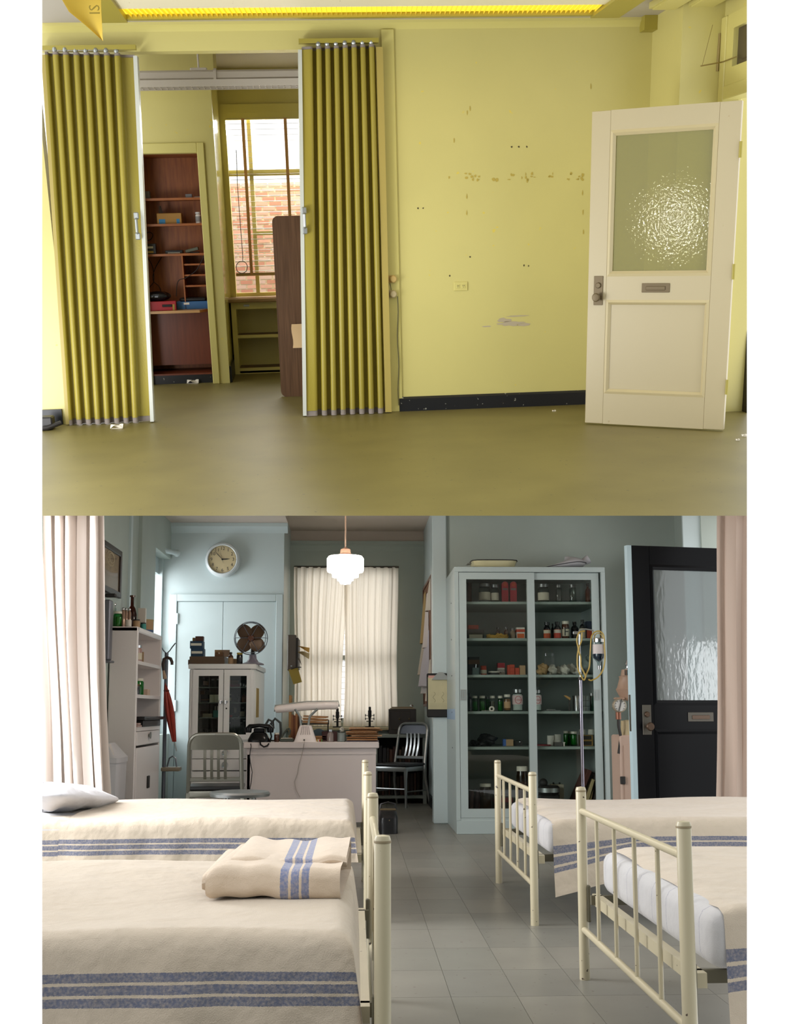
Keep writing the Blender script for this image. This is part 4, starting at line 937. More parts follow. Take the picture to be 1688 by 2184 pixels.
def sdoor(px0, px1, y0, hpx):
    x0, x1 = PB(px0, 1450, YCB).x - bx0, PB(px1, 1450, YCB).x - bx0; z0, z1 = pz_ + .022, bz1 - .05; s_ = .065
    d = BC.part('sliding_door', G().box(x0, x0 + s_, y0, y0 + .02, z0, z1).box(x1 - s_, x1, y0, y0 + .02, z0, z1).box(x0 + s_, x1 - s_, y0, y0 + .02, z1 - .06, z1).box(x0 + s_, x1 - s_, y0, y0 + .02, z0, z0 + .075), cabM)
    BC.part('pane', G().box(x0 + s_, x1 - s_, y0 + .008, y0 + .012, z0 + .075, z1 - .06), glass('sliding door glass', '#f3f6f4', .01, refl=.6), parent=d)
    hx = PB(hpx, 1482, YCB).x - bx0; hz = PB(hpx, 1482, YCB).z
    BC.part('recessed_pull', G().box(hx - .024, hx - .016, y0 - .004, y0, hz - .045, hz + .045).box(hx + .016, hx + .024, y0 - .004, y0, hz - .045, hz + .045).box(hx - .016, hx + .016, y0 - .004, y0, hz + .037, hz + .045).box(hx - .016, hx + .016, y0 - .004, y0, hz - .045, hz - .037).box(hx - .008, hx + .008, y0 - .003, y0, hz - .03, hz + .03), steel, parent=d)
sdoor(981, 1144, .004, 989); sdoor(1128, 1284, .03, 1275)
for y in (1286, 1364, 1441, 1519, 1595):
    z_ = PB(964, y, YCB + .3).z; BC.part('shelf_screw', G().lathe([(0, 0), (.006, 0), (.004, -.004), (0, -.004)], (0, .33, z_), 8, 'x'), inkP)
BC.part('tape_strip', G().box(-.001, 0, .05, dpt - .05, PB(964, 1535, YCB).z, PB(964, 1512, YCB).z), mat('blue tape', '#8fa6bd', .6))
# --- small goods: generic builders, all sizes measured in the room
def loc(px, Y, z): return V((PB(px, 1400, Y).x, Y, z))
def jar(label, px0, px1, pyt, Y, zb, body, lid, name='glass_jar', cat='jar', fill=None, fillh=.75, lab=None, lidh=.16, seg=16, group=None):
    Yc3 = Y; p = loc((px0 + px1) / 2, Yc3, zb); r = (px1 - px0) / 2 * Y / F; h = max(.02, PB((px0 + px1) / 2, pyt, Y).z - zb)
    t = T(name, label, cat, p, group=group); lh = h * lidh; nh = h - lh
    t.part('body', G().lathe([(0, 0), (r * .92, 0), (r, .04 * h), (r, nh * .88), (r * .86, nh), (0, nh)], (0, 0, 0), seg), body)
    if fill: t.part('contents', G().lathe([(0, .01), (r * .9, .01), (r * .9, nh * fillh), (0, nh * fillh + .004)], (0, 0, 0), seg), fill)
    if lab: t.part('label', G().lathe([(r * 1.015, nh * .22), (r * 1.015, nh * .68)], (0, 0, 0), seg), lab)
    if lid: t.part('lid', G().lathe([(0, nh), (r * .95, nh), (r * .95, h * .99), (r * .85, h), (0, h)], (0, 0, 0), seg), lid)
    return t
def bottle(label, px0, px1, pyt, Y, zb, body, cap, lab=None, name='bottle', cat='bottle', neck=.42, sh=.62, group=None, lab2=None):
    p = loc((px0 + px1) / 2, Y, zb); r = (px1 - px0) / 2 * Y / F; h = max(.03, PB((px0 + px1) / 2, pyt, Y).z - zb)
    t = T(name, label, cat, p, group=group)
    t.part('body', G().lathe([(0, 0), (r, 0), (r, sh * h), (r * .8, (sh + .1) * h), (r * neck, (sh + .17) * h), (r * neck, .9 * h), (0, .9 * h)], (0, 0, 0), 16), body)
    t.part('cap', G().lathe([(0, .84 * h), (r * (neck + .12), .84 * h), (r * (neck + .12), h), (0, h)], (0, 0, 0), 14), cap)
    if lab: t.part('label', G().lathe([(r * 1.015, .08 * h), (r * 1.015, .56 * h)], (0, 0, 0), 16), lab)
    if lab2: t.part('label_band', G().lathe([(r * 1.03, .36 * h), (r * 1.03, .54 * h)], (0, 0, 0), 16), lab2)
    return t
def carton(label, px0, px1, pyt, Y, zb, m, d=.1, name='carton', cat='box', lab=None, rz=0, band=None, group=None, txt=None):
    p = loc((px0 + px1) / 2, Y, zb); w = (px1 - px0) * Y / F; h = max(.008, PB((px0 + px1) / 2, pyt, Y).z - zb)
    t = T(name, label, cat, p, rz, group=group); t.part('body', G().bbox(-w / 2, w / 2, 0, d, 0, h, .002), m)
    if lab: t.part('label', G().box(-w * .42, w * .42, -.0015, 0, h * .15, h * .5), lab)
    if band: t.part('band', G().box(-w / 2 - .0005, w / 2 + .0005, -.001, d, h * .62, h * .85), band)
    if txt: t.part('lettering', text_on(txt, h * .16, (0, -.003, h * .33)), inkP)
    return t
gcl = glass('clear bottle glass', '#dfe8e4', .02); ggr = glass('green bottle glass', '#6fc983', .03); gbr = mat('amber bottle glass', '#4a2412', .1, coat=.5); gdk = mat('dark bottle glass', '#15151a', .1, coat=.5)
ggs = mat('green pills', '#37983c', .5, var=.4, vs=60); olp = mat('olive pills', '#a5a53c', .5, var=.4, vs=60)
lidW = mat('cream jar lid', '#d9d3c2', .4); lidM = mat('metal jar lid', '#8b8c8c', .3, .8); wht = mat('white enamel', '#dedcd4', .3)
orx = mat('orange red carton', '#b5452c', .6); rdx = mat('red carton', '#a02830', .6); tanx = mat('tan carton', '#a98a66', .7); blx = mat('navy carton', '#25304a', .6); brx = mat('brown carton', '#6a4a30', .7); drk = mat('dark carton', '#2a2724', .6); tealx = mat('teal carton', '#3f8f86', .6); greyx = mat('grey green carton', '#6f8282', .6)
YI = YCB + .3
s0, s1, s2, s3, s4, s5 = SH
# top shelf
jar('tall mottled brown jar at the left end of the top shelf', 999, 1008, 1243, YI + .1, s0, mat('mottled brown', '#5c3422', .5, var=.4, vs=30), None, lidh=0)
jar('wide apothecary jar with grey label on the top shelf', 1023, 1048, 1245, YI, s0, gcl, lidM, fill=mat('grey powder', '#8b8884', .8), fillh=.7, lab=labP)
jar('narrow apothecary jar with a grey label, second on the top shelf', 1049, 1066, 1247, YI, s0, gcl, lidM, lab=labP)
for k, (a_, b_) in enumerate(((1073, 1087), (1091, 1105))):
    p = loc((a_ + b_) / 2, YI, s0); w_ = (b_ - a_) * YI / F; h_ = PB(1080, 1240, YI).z - s0
    t = T('round_topped_box', ('left', 'right')[k] + ' red box with a rounded top on the top shelf', 'box', p, group='pair of red boxes')
    poly = [(-w_ / 2, 0), (w_ / 2, 0), (w_ / 2, h_ - w_ / 2)] + [(w_ / 2 * math.cos(q * math.pi / 8), h_ - w_ / 2 + w_ / 2 * math.sin(q * math.pi / 8)) for q in range(1, 8)] + [(-w_ / 2, h_ - w_ / 2)]
    t.part('body', G().prism(poly, 'y', 0, .06), rdx); t.part('panel', G().box(-w_ * .4, w_ * .4, -.001, 0, h_ * .62, h_ * .7), mat('grey print', '#6d6560', .7)); t.part('emblem', G().lathe([(0, 0), (w_ * .3, 0), (w_ * .3, .001), (0, .001)], (0, -.0005, h_ - w_ * .5), 14, 'y'), orx)
jar('clear jar with a large paper label on the right top shelf', 1150, 1174, 1246, YI, s0, gcl, lidM, lab=labP)
for k, (a_, b_, lb) in enumerate(((1188, 1202, 'left'), (1217, 1233, 'right'))):
    jar(lb + ' tall empty clear jar on the right top shelf', a_, b_, 1247, YI, s0, gcl, lidM, group='clear tall jars')
bottle('dark brown bottle at the right end of the top shelf', 1252, 1264, 1244, YI, s0, gbr, gdk)
# second shelf
carton('orange packet on the stacked boxes, second shelf', 1000, 1022, 1333, YI + .06, PB(1010, 1341, YI).z, orx, .12)
carton('white-banded dark box under the orange packet', 999, 1033, 1342, YI, s1, drk, .16, lab=labP)
g = G(); rd = random.Random(1)
for k in range(16):
    a_ = rd.uniform(0, 6); g.tube([(.09 * math.cos(a_ + .3 * j) * (1 + .1 * math.sin(3 * j)), .05 * math.sin(a_ + .3 * j), .006 + .035 * rd.random() + .01 * math.sin(j)) for j in range(12)], .005, 5)
solo('rubber_tubing', 'tangle of yellow rubber tubing on the second shelf', 'tubing', g, mat('yellow rubber tubing', '#b08a3a', .5), loc(1062, YI - .05, s1))
bottle('brown stoppered bottle behind the yellow tubing', 1058, 1068, 1338, YI + .12, s1, gbr, gdk); bottle('dark capped bottle right of the tubing', 1076, 1086, 1337, YI + .08, s1, gbr, gdk); bottle('tan bottle with black cap beside the white carton', 1089, 1100, 1340, YI, s1, mat('tan glass', '#7d6a52', .3), gdk)
carton('orange and white carton, right end of the left second shelf', 1103, 1121, 1338, YI, s1, wht, .08, lab=mat('orange print', '#c9602c', .6), band=orx)
bottle('orange labelled bottle with black cap, second shelf', 1161, 1176, 1327, YI, s1, gdk, gdk, lab=mat('orange label', '#b5502a', .6), lab2=labP, neck=.6)
bottle('dark slim bottle between the orange labelled bottles', 1177, 1184, 1330, YI + .05, s1, gdk, gdk)
bottle('bright red labelled bottle with white band, second shelf', 1183, 1198, 1326, YI - .04, s1, gdk, gdk, lab=mat('bright red label', '#c4452f', .6), lab2=wht, neck=.6)
t = jar('brown jar with a cream label and a large black F', 1200, 1216, 1325, YI - .03, s1, gbr, lidW, lab=labP); 
rF = 8 * (YI - .03) / F; t.part('lettering', text_on('F', .1, (0, -rF * 1.06, .065)), inkP)
bottle('squat dark bottle on the right second shelf', 1219, 1236, 1326, YI + .05, s1, gdk, gdk); bottle('tall dark bottle with a cream label, second shelf', 1238, 1251, 1322, YI - .03, s1, gdk, gdk, lab=labP)
carton('navy box at the right end of the second shelf', 1253, 1267, 1325, YI, s1, blx, .1); carton('orange packet at the right end of the second shelf', 1254, 1266, 1343, YI - .04, s1, orx, .03)
# third shelf
carton('dark stacked case in the left corner of the third shelf', 1000, 1023, 1401, YI + .15, s2, drk, .1, band=brx)
t = carton('teal grey dropper box on the third shelf', 1008, 1022, 1424, YI - .04, s2, greyx, .05); t.part('dropper', G().cyl((.0, .02, .05), (.004, .02, .1), .004, seg=6), chrome)
jar('orange tin with a cream label on the third shelf', 1025, 1038, 1420, YI, s2, orx, orx, name='tin', cat='tin', lab=labP)
jar('flat round tin with a pale lid on the third shelf', 1041, 1066, 1432, YI, s2, drk, lidW, name='flat_tin', cat='tin', lidh=.3)
t = carton('white salts box with a red top on the third shelf', 1062, 1077, 1414, YI + .06, s2, wht, .06, txt=None); w_ = 15 * YI / F; h_ = PB(1070, 1414, YI + .06).z - s2
t.part('red_top', G().box(-w_ / 2 - .0005, w_ / 2 + .0005, -.001, .061, h_ * .62, h_ * 1.001), rdx); t.part('lettering', text_on('EPSOM\nSALTS', h_ * .17, (0, -.002, h_ * .34)), inkP)
for k, (a_, b_, yt, yb2) in enumerate(((1083, 1088, 1418, 0), (1088, 1098, 1417, 1424), (1088, 1098, 1424, 1432), (1088, 1098, 1432, 0), (1099, 1108, 1424, 1432), (1099, 1108, 1432, 0))):
    zb = s2 if not yb2 else PB(1090, yb2 + .3, YI).z
    carton(('orange slide box standing at the left of its stack', 'top orange slide box of the left stack', 'middle orange slide box of the left stack', 'bottom orange slide box of the left stack', 'top orange slide box of the right stack', 'bottom orange slide box of the right stack')[k], a_, b_, yt + .3, YI, zb, orx, .06, group='orange slide boxes')
carton('plain tan box at the end of the left third shelf', 1109, 1121, 1419, YI, s2, tanx, .07)
def wad(label, px, w, h, Y, z, m, seed, name='bandage_wad', cat='bandage'):
    rd = random.Random(seed); ph = [rd.uniform(0, 6) for _ in range(5)]
    def f(u, v):
        a_ = 2 * math.pi * u; e = math.pi * v; k = 1 + .16 * math.sin(3 * a_ + ph[0] + 4 * e) + .12 * math.sin(7 * e + ph[1] + 2 * a_) + .08 * math.sin(11 * a_ + ph[2])
        return V((w / 2 * math.sin(e) * math.cos(a_) * k, .06 * math.sin(e) * math.sin(a_) * k, max(0, h / 2 - h / 2 * math.cos(e) * k)))
    return solo(name, label, cat, G().grid(f, 26, 14), m, loc(px, Y, z), smooth=75)
gz = mat('white gauze', '#c9c6ba', .9, bump=.6, bs=60); gt = mat('tan rubber gloves', '#a98a5e', .7, bump=.5, bs=40)
wad('crumpled tan rubber gloves on the third shelf', 1158, .10, .1, YI, s2, gt, 1, 'rubber_gloves', 'gloves')
for k, (px, w_, h_, lb) in enumerate(((1178, .07, .09, 'leftmost loose white gauze roll on the third shelf'), (1192, .08, .08, 'second loose white gauze roll on the third shelf'), (1205, .08, .09, 'third loose white gauze roll on the third shelf'), (1219, .09, .1, 'tall crumpled white gauze roll on the third shelf'), (1236, .08, .07, 'white gauze roll behind the steel scissors'))):
    wad(lb, px, w_, h_, YI + (.04 if k % 2 else -.03), s2, gz, 10 + k)
wad('big pale cotton bundle behind the infusion stand', 1253, .11, .17, YI + .1, s2, mat('pale cotton', '#8f9a94', .9), 20, 'cotton_bundle', 'cotton')
t = T('scissors', 'dark steel scissors at the front of the third shelf', 'scissors', loc(1238, YCB + .1, s2)); t.part('blade', G().bbox(-.07, .04, -.004, .004, .004, .012, .002).xf(M.Rotation(.1, 4, 'Y')), steel); t.part('handle', G().tube([(.04 + .02 * math.cos(k * .524), .0 + .012 * math.sin(k * .524), .01) for k in range(12)], .003, 5, closed=True), steel)
# fourth shelf
bottle('black bottle in the left corner of the fourth shelf', 997, 1006, 1478, YI, s3, gdk, gdk)
for k, (a_, b_, c_, lb) in enumerate(((1007, 1018, ggs, 'first green pill jar from the left on the fourth shelf'), (1022, 1034, olp, 'second green pill jar, olive pills, fourth shelf'), (1035, 1044, ggs, 'dark green jar behind the others on the fourth shelf'), (1044, 1055, mat('brown pills', '#5b4c34', .5, var=.3, vs=60), 'clear jar of brown pills on the fourth shelf'), (1061, 1072, ggs, 'green pill jar next to the orange labelled jar'))):
    jar(lb, a_, b_, 1484 + (2 if k == 2 else 0), YI + (.08 if k == 2 else 0), s3, ggr if k != 3 else gcl, lidM if k == 2 else lidW, fill=c_, group='pill jars')
jar('tall jar of orange sticks with a paper band', 1074, 1088, 1481, YI - .03, s3, gcl, lidW, fill=mat('orange sticks', '#a0622e', .6, var=.3, vs=40), fillh=.85, lab=mat('buff band', '#c19a72', .7))
def gauze_jar(label, px0, px1, py, Y, word):
    t = jar(label, px0, px1, py, Y, s3, gcl, lidM, fill=mat('white cotton', '#d9d6d4', .9), fillh=.92); r = (px1 - px0) / 2 * Y / F; z_ = .1
    g = G().lathe([(r * 1.02, z_ - .04), (r * 1.02, z_ + .04)], (0, 0, 0), 18); t.part('label', g, mat('pale pink label', '#cdb6b4', .7))
    g = G(); n = 24; g.tube([(r * 1.03 * math.sin(.62 * math.cos(k * 2 * math.pi / n)), -r * 1.03 * math.cos(.62 * math.cos(k * 2 * math.pi / n)), z_ + .032 * math.sin(k * 2 * math.pi / n)) for k in range(n)], .002, 5, closed=True)
    t.part('red_oval', g, redP); t.part('lettering', text_on(word, .022, (0, -r * 1.06, z_)), redP)
gauze_jar('large dressing jar with a red oval label, left door', 1092, 1114, 1470, YI - .02, 'Cotton'); gauze_jar('dressing jar with a red oval label behind the door edge', 1136, 1154, 1471, YI - .02, 'Gauze')
t = T('tape_roll', 'small white tape roll lying before the pill jars', 'tape', loc(1048, YCB + .12, s3)); t.part('roll', G().tube([(.0 + .018 * math.cos(k * .524), 0, .02 + .018 * math.sin(k * .524)) for k in range(12)], .008, 6, closed=True), wht); t.part('loose_end', G().sheet([(-.09, -.006, .004), (0, -.006, .004), (0, .01, .006), (-.09, .01, .006)], .001), wht)
t = T('steel_beaker', 'polished steel beaker on the right fourth shelf', 'beaker', loc(1230, YI - .03, s3)); hb = PB(1230, 1484, YI).z - s3
t.part('body', G().lathe([(0, 0), (.04, 0), (.042, hb * .85), (.046, hb), (.042, hb), (.038, hb * .9), (0, .02)], (0, 0, 0), 24), chrome)
t = T('steel_canister', 'ribbed dark steel canister behind the infusion stand', 'canister', loc(1245, YI + .03, s3)); t.part('body', G().lathe([(0, 0), (.05, 0), (.05, hb * .3), (.054, hb * .32), (.05, hb * .34), (.05, hb * .66), (.054, hb * .68), (.05, hb * .7), (.05, hb), (0, hb)], (0, 0, 0), 20), steel)
jar('dark green jar at the right end of the fourth shelf', 1256, 1266, 1478, YI + .05, s3, mat('deep green glass', '#1f4a35', .1), lidM)
t = T('percussion_hammer', 'tan tipped reflex hammer on the right fourth shelf', 'hammer', loc(1213, YI - .08, s3)); t.part('handle', G().cyl((.0, 0, 0), (.0, 0, hb * .9), .007, seg=8), drk); t.part('head', G().prism([(-.05, hb * 1.0), (.005, hb * .7), (.01, hb * .85), (-.03, hb * 1.02)], 'y', -.012, .012), mat('tan rubber', '#b58a4c', .5))
t = T('instrument_tray', 'flat steel instruments lying on the right fourth shelf', 'instruments', loc(1177, YI - .1, s3)); t.part('tray', G().bbox(-.07, .07, 0, .08, 0, .008, .002), steel); t.part('forceps', G().cyl((-.05, .02, .012), (.03, .03, .014), .004, seg=6), chrome)
# fifth shelf
wad('black leather strap bundle on the fifth shelf', 1036, .17, .1, YI, s4, mat('black leather', '#17171a', .4), 31, 'strap_bundle', 'strap')
wad('small black cuff at the left of the fifth shelf', 1010, .09, .05, YI, s4, mat('black leather', '#17171a', .4), 32, 'black_cuff', 'cuff')
t = carton('tan box with a blue side on the fifth shelf', 1072, 1093, 1577, YI, s4, tanx, .07); t.part('blue_side', G().box(-.045, -.022, -.001, .071, 0, .06), mat('blue side', '#3b5fa0', .6))
t = carton('dark case with a chrome clasp on the fifth shelf', 1093, 1112, 1580, YI + .04, s4, drk, .1); t.part('clasp', G().ball((.015, -.005, .035), .007, seg=8, rings=5), chrome)
carton('dark red folder lying on the right fifth shelf', 1144, 1172, 1588, YI, s4, mat('dark red cover', '#7a2a2c', .6), .16, name='folder', cat='folder')
for k, (px, w_, h_, lb) in enumerate(((1172, .065, .09, 'tall white gauze roll on the fifth shelf'), (1187, .06, .1, 'white gauze roll beside the green jars'), (1184, .06, .05, 'low white gauze roll before the others on the fifth shelf'))):
    t = solo('gauze_roll', lb, 'bandage', G().lathe([(0, 0), (w_ / 2, 0), (w_ / 2, h_), (w_ * .4, h_), (w_ * .12, h_ - .006), (0, h_ - .006)], (0, 0, 0), 14), gz, loc(px, YI + (.05 if k < 2 else -.05), s4))
carton('grey tin case before the gauze rolls, fifth shelf', 1179, 1197, 1583, YI - .1, s4, mat('grey tin', '#55524e', .5), .06, name='tin_case', cat='case'); t = T('white_stopper', 'small white stopper before the green jars', 'stopper', loc(1200, YI - .1, s4)); t.part('stem', G().cyl((0, 0, 0), (0, 0, .028), .006, seg=8), wht); t.part('head', G().cyl((0, 0, .028), (0, 0, .035), .011, seg=10), wht)
for k, (a_, b_, yt, dy, lb) in enumerate(((1199, 1210, 1559, .06, 'back green jar of the three on the fifth shelf'), (1207, 1217, 1560, .1, 'middle green jar of the three on the fifth shelf'), (1214, 1228, 1560, 0, 'front green jar of the three on the fifth shelf'))):
    jar(lb, a_, b_, yt, YI + dy, s4, ggr, lidW, fill=ggs, fillh=.9, group='three green jars')
for k in range(2):
    zb = s4 + k * .048; t = T('slide_rack', ('lower', 'upper')[k] + ' wooden slide drawer at the right of the fifth shelf', 'drawer', loc(1248, YI, zb), group='slide drawers')
    t.part('frame', G().box(-.055, .055, 0, .1, 0, .006).box(-.055, .055, 0, .1, .04, .046).box(-.055, -.045, 0, .1, .006, .04).box(.045, .055, 0, .1, .006, .04), mat('tan wood', '#9c7a3f', .5)); t.part('front', G().box(-.045, .045, .006, .1, .006, .04), drk)
for k, px in enumerate((1239, 1258)): solo('cotton_roll', ('left', 'right')[k] + ' white cotton roll on the slide drawers', 'cotton', G().lathe([(0, 0), (.028, 0), (.03, .02), (.028, .045), (0, .05)], (0, 0, 0), 14), gz, loc(px, YI + .05, s4 + .098), group='cotton rolls')
# bottom shelf
yB = YI
for k, (px, c_, an) in enumerate(((1003, '#4a2c24', .05), (1012, '#3c2226', .1), (1019, '#57302e', .12))):
    t = T('ledger_book', ('first', 'second', 'third')[k] + ' dark ledger leaning at the bottom left of the cabinet', 'book', loc(px, yB, s5), rot=M.Rotation(an, 4, 'Y'), group='ledgers'); t.part('cover', G().bbox(-.014, .014, 0, .16, .003, .21, .003), mat('ledger ' + c_, c_, .5)); t.part('pages', G().box(-.01, .01, .003, .163, .008, .205), labP)
jar('big specimen jar with a cream lid at the bottom left', 1020, 1045, 1671, yB - .03, s5, glass('amber jar glass', '#a88a50', .03), lidW, fill=mat('brown specimens', '#4f3a24', .6, var=.3, vs=20), fillh=.6, lidh=.1)
jar('tall jar of amber liquid beside the door stile', 1098, 1122, 1634, yB, s5, glass('yellow jar glass', '#b08a3c', .03), lidW, fill=mat('amber liquid', '#6d4d1c', .3), fillh=.75, lidh=.1)
carton('black case with red tag at the bottom of the cabinet', 1050, 1090, 1695, yB, s5, drk, .15, name='black_case', cat='case', band=mat('dark red band', '#5a1f22', .6))
t = T('centrifuge', 'round black and steel device behind the right bed', 'device', loc(1167, yB, s5 + .0)); zc = PB(1160, 1695, yB).z - s5
t.part('stand', G().bbox(-.09, .09, 0, .14, 0, zc, .005), drk)
t.part('body', G().lathe([(0, zc), (.085, zc), (.1, zc + .02), (.1, zc + .06), (.085, zc + .075), (0, zc + .08)], (0, .05, 0), 20), drk); t.part('band', G().lathe([(.101, zc + .02), (.101, zc + .058)], (0, .05, 0), 20), steel); t.part('motor', G().ball((-.045, .05, zc + .1), .04, seg=12, rings=8), drk)
t = carton('cream control box with two black knobs at the bottom shelf', 1170, 1198, 1673, yB + .15, s5, mat('cream enamel box', '#b9b39c', .5), .1, name='control_box', cat='device'); 
for x in (-.03, .025): t.part('knob', G().lathe([(0, 0), (.008, 0), (.008, .015), (0, .017)], (x, .03, PB(1184, 1673, yB + .15).z - s5), 10), drk)
for k, (px, c_, an, hh, lb) in enumerate(((1213, '#5a2f26', .42, .42, 'tall reddish brown folio leaning at the right bottom'), (1236, '#b7a273', .36, .32, 'cream folio leaning at the right bottom'), (1245, '#8a7446', .3, .3, 'ochre folio leaning at the right bottom'), (1253, '#2e2620', .2, .36, 'dark folio leaning at the right bottom'))):
    t = T('folio', lb, 'book', loc(px, yB + .0 + .0 * k, s5), rot=M.Rotation(an, 4, 'Y')); t.part('cover', G().bbox(-.02, .02, 0, .25, .01, hh, .003), mat('folio ' + c_, c_, .6)); t.part('pages', G().box(-.016, .016, .003, .252, .014, hh - .004), labP)
# on top of the cabinet
t = T('enamel_tray', 'cream enamel tray with black rim on the tall cabinet', 'tray', (PB(1052, 1200, YCB + .25).x, YCB + .25, bz1)); hw_ = .22
def ring(w_, d_, z_, n=28, ex=5):
    o = []
    for k in range(n):
        a_ = 2 * math.pi * k / n; c_, s_ = math.cos(a_), math.sin(a_); q = (abs(c_) ** ex + abs(s_) ** ex) ** (-1 / ex); o.append((w_ * c_ * q, d_ * s_ * q, z_))
    return o
def loft(rings, cap0=True, cap1=False):
    n = len(rings[0]); vs = [p for r_ in rings for p in r_]; fs = [(i * n + k, i * n + (k + 1) % n, (i + 1) * n + (k + 1) % n, (i + 1) * n + k) for i in range(len(rings) - 1) for k in range(n)]
    if cap0: fs.append(tuple(range(n - 1, -1, -1)))
    if cap1: fs.append(tuple((len(rings) - 1) * n + k for k in range(n)))
    return G().add(vs, fs)
t.part('basin', loft([ring(.18, .15, 0), ring(.205, .17, .07), ring(.2, .165, .07), ring(.175, .145, .006)], True, True), mat('cream enamel ware', '#b9b48e', .3)); t.part('rim', G().tube(ring(.207, .172, .072), .005, 6, closed=True), drk)
t.part('handle', G().tube([(-.2, -.04, .06), (-.235, -.04, .055), (-.24, .0, .05), (-.235, .04, .055), (-.2, .04, .06)], .006, 6), steel)
t = T('bedpan', 'white enamel bedpan with blue rim on the tall cabinet', 'bedpan', (PB(1205, 1200, YCB + .25).x, YCB + .25, bz1)); ew = mat('white enamel ware', '#b4b4b8', .25)
def bp2(u, v):
    a_ = 2 * math.pi * u; e = math.pi * v; x = -math.cos(a_); hgt = .02 + .05 * max(0, min(1, (x * .19 + .2) / .3))
    return V((.19 * math.sin(e) * math.cos(a_) * -1, .15 * math.sin(e) * math.sin(a_), (hgt / 1) * (1 - math.cos(e)) / 1.0 * (.9)))
t.part('pan', G().grid(bp2, 28, 12), ew, smooth=80); t.part('rim', G().tube([bp2(k / 28, .5) * 1.02 for k in range(28)], .004, 5, closed=True), inkP)
t.part('spout', G().lathe([(.025, 0), (.035, .05), (.04, .09), (.036, .09), (.02, .0)], (0, 0, 0), 16).xf(M.Translation((.14, 0, .06)) @ M.Rotation(1.05, 4, 'Y')), ew)
# ================================================================ white glass fronted cabinet
whc = mat('white enamel cabinet', '#efefee', .3, bump=.02, bs=30)
YWC = 10.95; a_, b_ = PB(403, 1500, YWC).x, PB(544, 1480, YWC).x; wz = PB(470, 1416, YWC).z; dW = 1.15
WC = T('white_cabinet', 'white enamel medicine cabinet with two glass doors', 'cabinet', (a_, YWC, 0)); ww_ = b_ - a_
WC.part('top_panel', G().bbox(-.012, ww_ + .012, -.015, dW, wz - .05, wz, .012, 2), whc)
WC.part('side_panel', G().bbox(0, .05, 0, dW, 0, wz - .05, .01), whc); WC.part('side_panel', G().bbox(ww_ - .05, ww_, 0, dW, 0, wz - .05, .01), whc)
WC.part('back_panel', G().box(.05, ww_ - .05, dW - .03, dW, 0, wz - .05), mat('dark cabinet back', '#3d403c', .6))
dz0, dz1 = PB(470, 1578, YWC).z, wz - .055
WC.part('divider', G().box(.05, ww_ - .05, .01, dW - .03, dz0 - .03, dz0), whc)
wsh = [PB(470, y, YWC + .1).z for y in (1465, 1498, 1530)] + [dz0]
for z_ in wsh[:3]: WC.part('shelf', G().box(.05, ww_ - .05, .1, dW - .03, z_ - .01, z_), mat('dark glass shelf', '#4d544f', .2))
xm_ = PB(477, 1500, YWC).x - a_
for k, (x0, x1) in enumerate(((.035, xm_ - .003), (xm_ + .003, ww_ - .035))):
    gx0, gx1 = x0 + .055, x1 - .045; d = WC.part('door', G().box(x0, gx0, -.012, .008, dz0, dz1).box(gx1, x1, -.012, .008, dz0, dz1).box(gx0, gx1, -.012, .008, dz1 - .06, dz1).box(gx0, gx1, -.012, .008, dz0, dz0 + .05), whc)
    WC.part('pane', G().box(gx0, gx1, -.004, 0, dz0 + .05, dz1 - .06), glass('medicine cabinet glass', '#eef3f0', .01, refl=.3), parent=d)
    kx = xm_ + (.026 if k else -.024); kz = PB(477, 1497, YWC).z
    WC.part('knob', G().lathe([(0, 0), (.01, 0), (.012, .012), (.02, .018), (.018, .03), (0, .033)], (kx, -.012, kz), 16, 'y'), chrome, parent=d)
    if k: WC.part('keyhole', G().lathe([(0, 0), (.008, 0), (.008, .004), (0, .004)], (xm_ + .03, -.012, PB(483, 1511, YWC).z), 10, 'y'), drk, parent=d)
for k, (y0_, y1_) in enumerate(((1594, 1618), (1619, 1643), (1645, 1690))):
    z0, z1 = PB(470, y1_, YWC).z, PB(470, y0_, YWC).z; d = WC.part('drawer', G().bbox(.04, ww_ - .04, -.012, .4, z0, z1, .004), whc)
    if k < 2: WC.part('knob', G().lathe([(0, 0), (.014, 0), (.016, .014), (.032, .02), (.03, .034), (.01, .03), (0, .03)], (PB(481, 1607, YWC).x - a_, -.012, (z0 + z1) / 2), 20, 'y'), chrome, parent=d)
WC.part('front_panel', G().box(.04, ww_ - .04, 0, .02, .06, PB(470, 1692, YWC).z), whc); WC.part('kick', G().box(.03, ww_ - .03, .03, .05, 0, .06), drk)
WC.part('tacked_note', G().box(ww_, ww_ + .002, .15, .45, PB(556, 1530, YWC + .3).z, PB(556, 1468, YWC + .3).z), mat('yellowed note', '#c3a45e', .8), label='yellowed note taped on the side')
YJ = YWC + .35
def W_(z): return z
jar('jar with a brown label on the top shelf of the white cabinet', 435, 447, 1446, YJ, wsh[0], gdk, None, lab=brx, lidh=0); jar('first clear jar on the top shelf of the white cabinet', 452, 459, 1448, YJ, wsh[0], gcl, lidM, group='clear jars'); jar('second clear jar on the top shelf of the white cabinet', 463, 469, 1448, YJ, wsh[0], gcl, lidM, group='clear jars')
carton('red box under a brown one, right top shelf of the white cabinet', 487, 512, 1459, YJ, wsh[0], rdx, .1); carton('orange brown box stacked on the red one', 491, 509, 1451, YJ, PB(500, 1459, YJ).z, mat('orange brown', '#8a4a24', .6), .1)
for k, px in enumerate((515, 521, 526)): jar(('first', 'second', 'third')[k] + ' small chrome vial beside the red box', px - 2.5, px + 2.5, 1456 + 2 * k, YJ, wsh[0], chrome, None, name='vial', cat='vial', lidh=0, group='chrome vials')
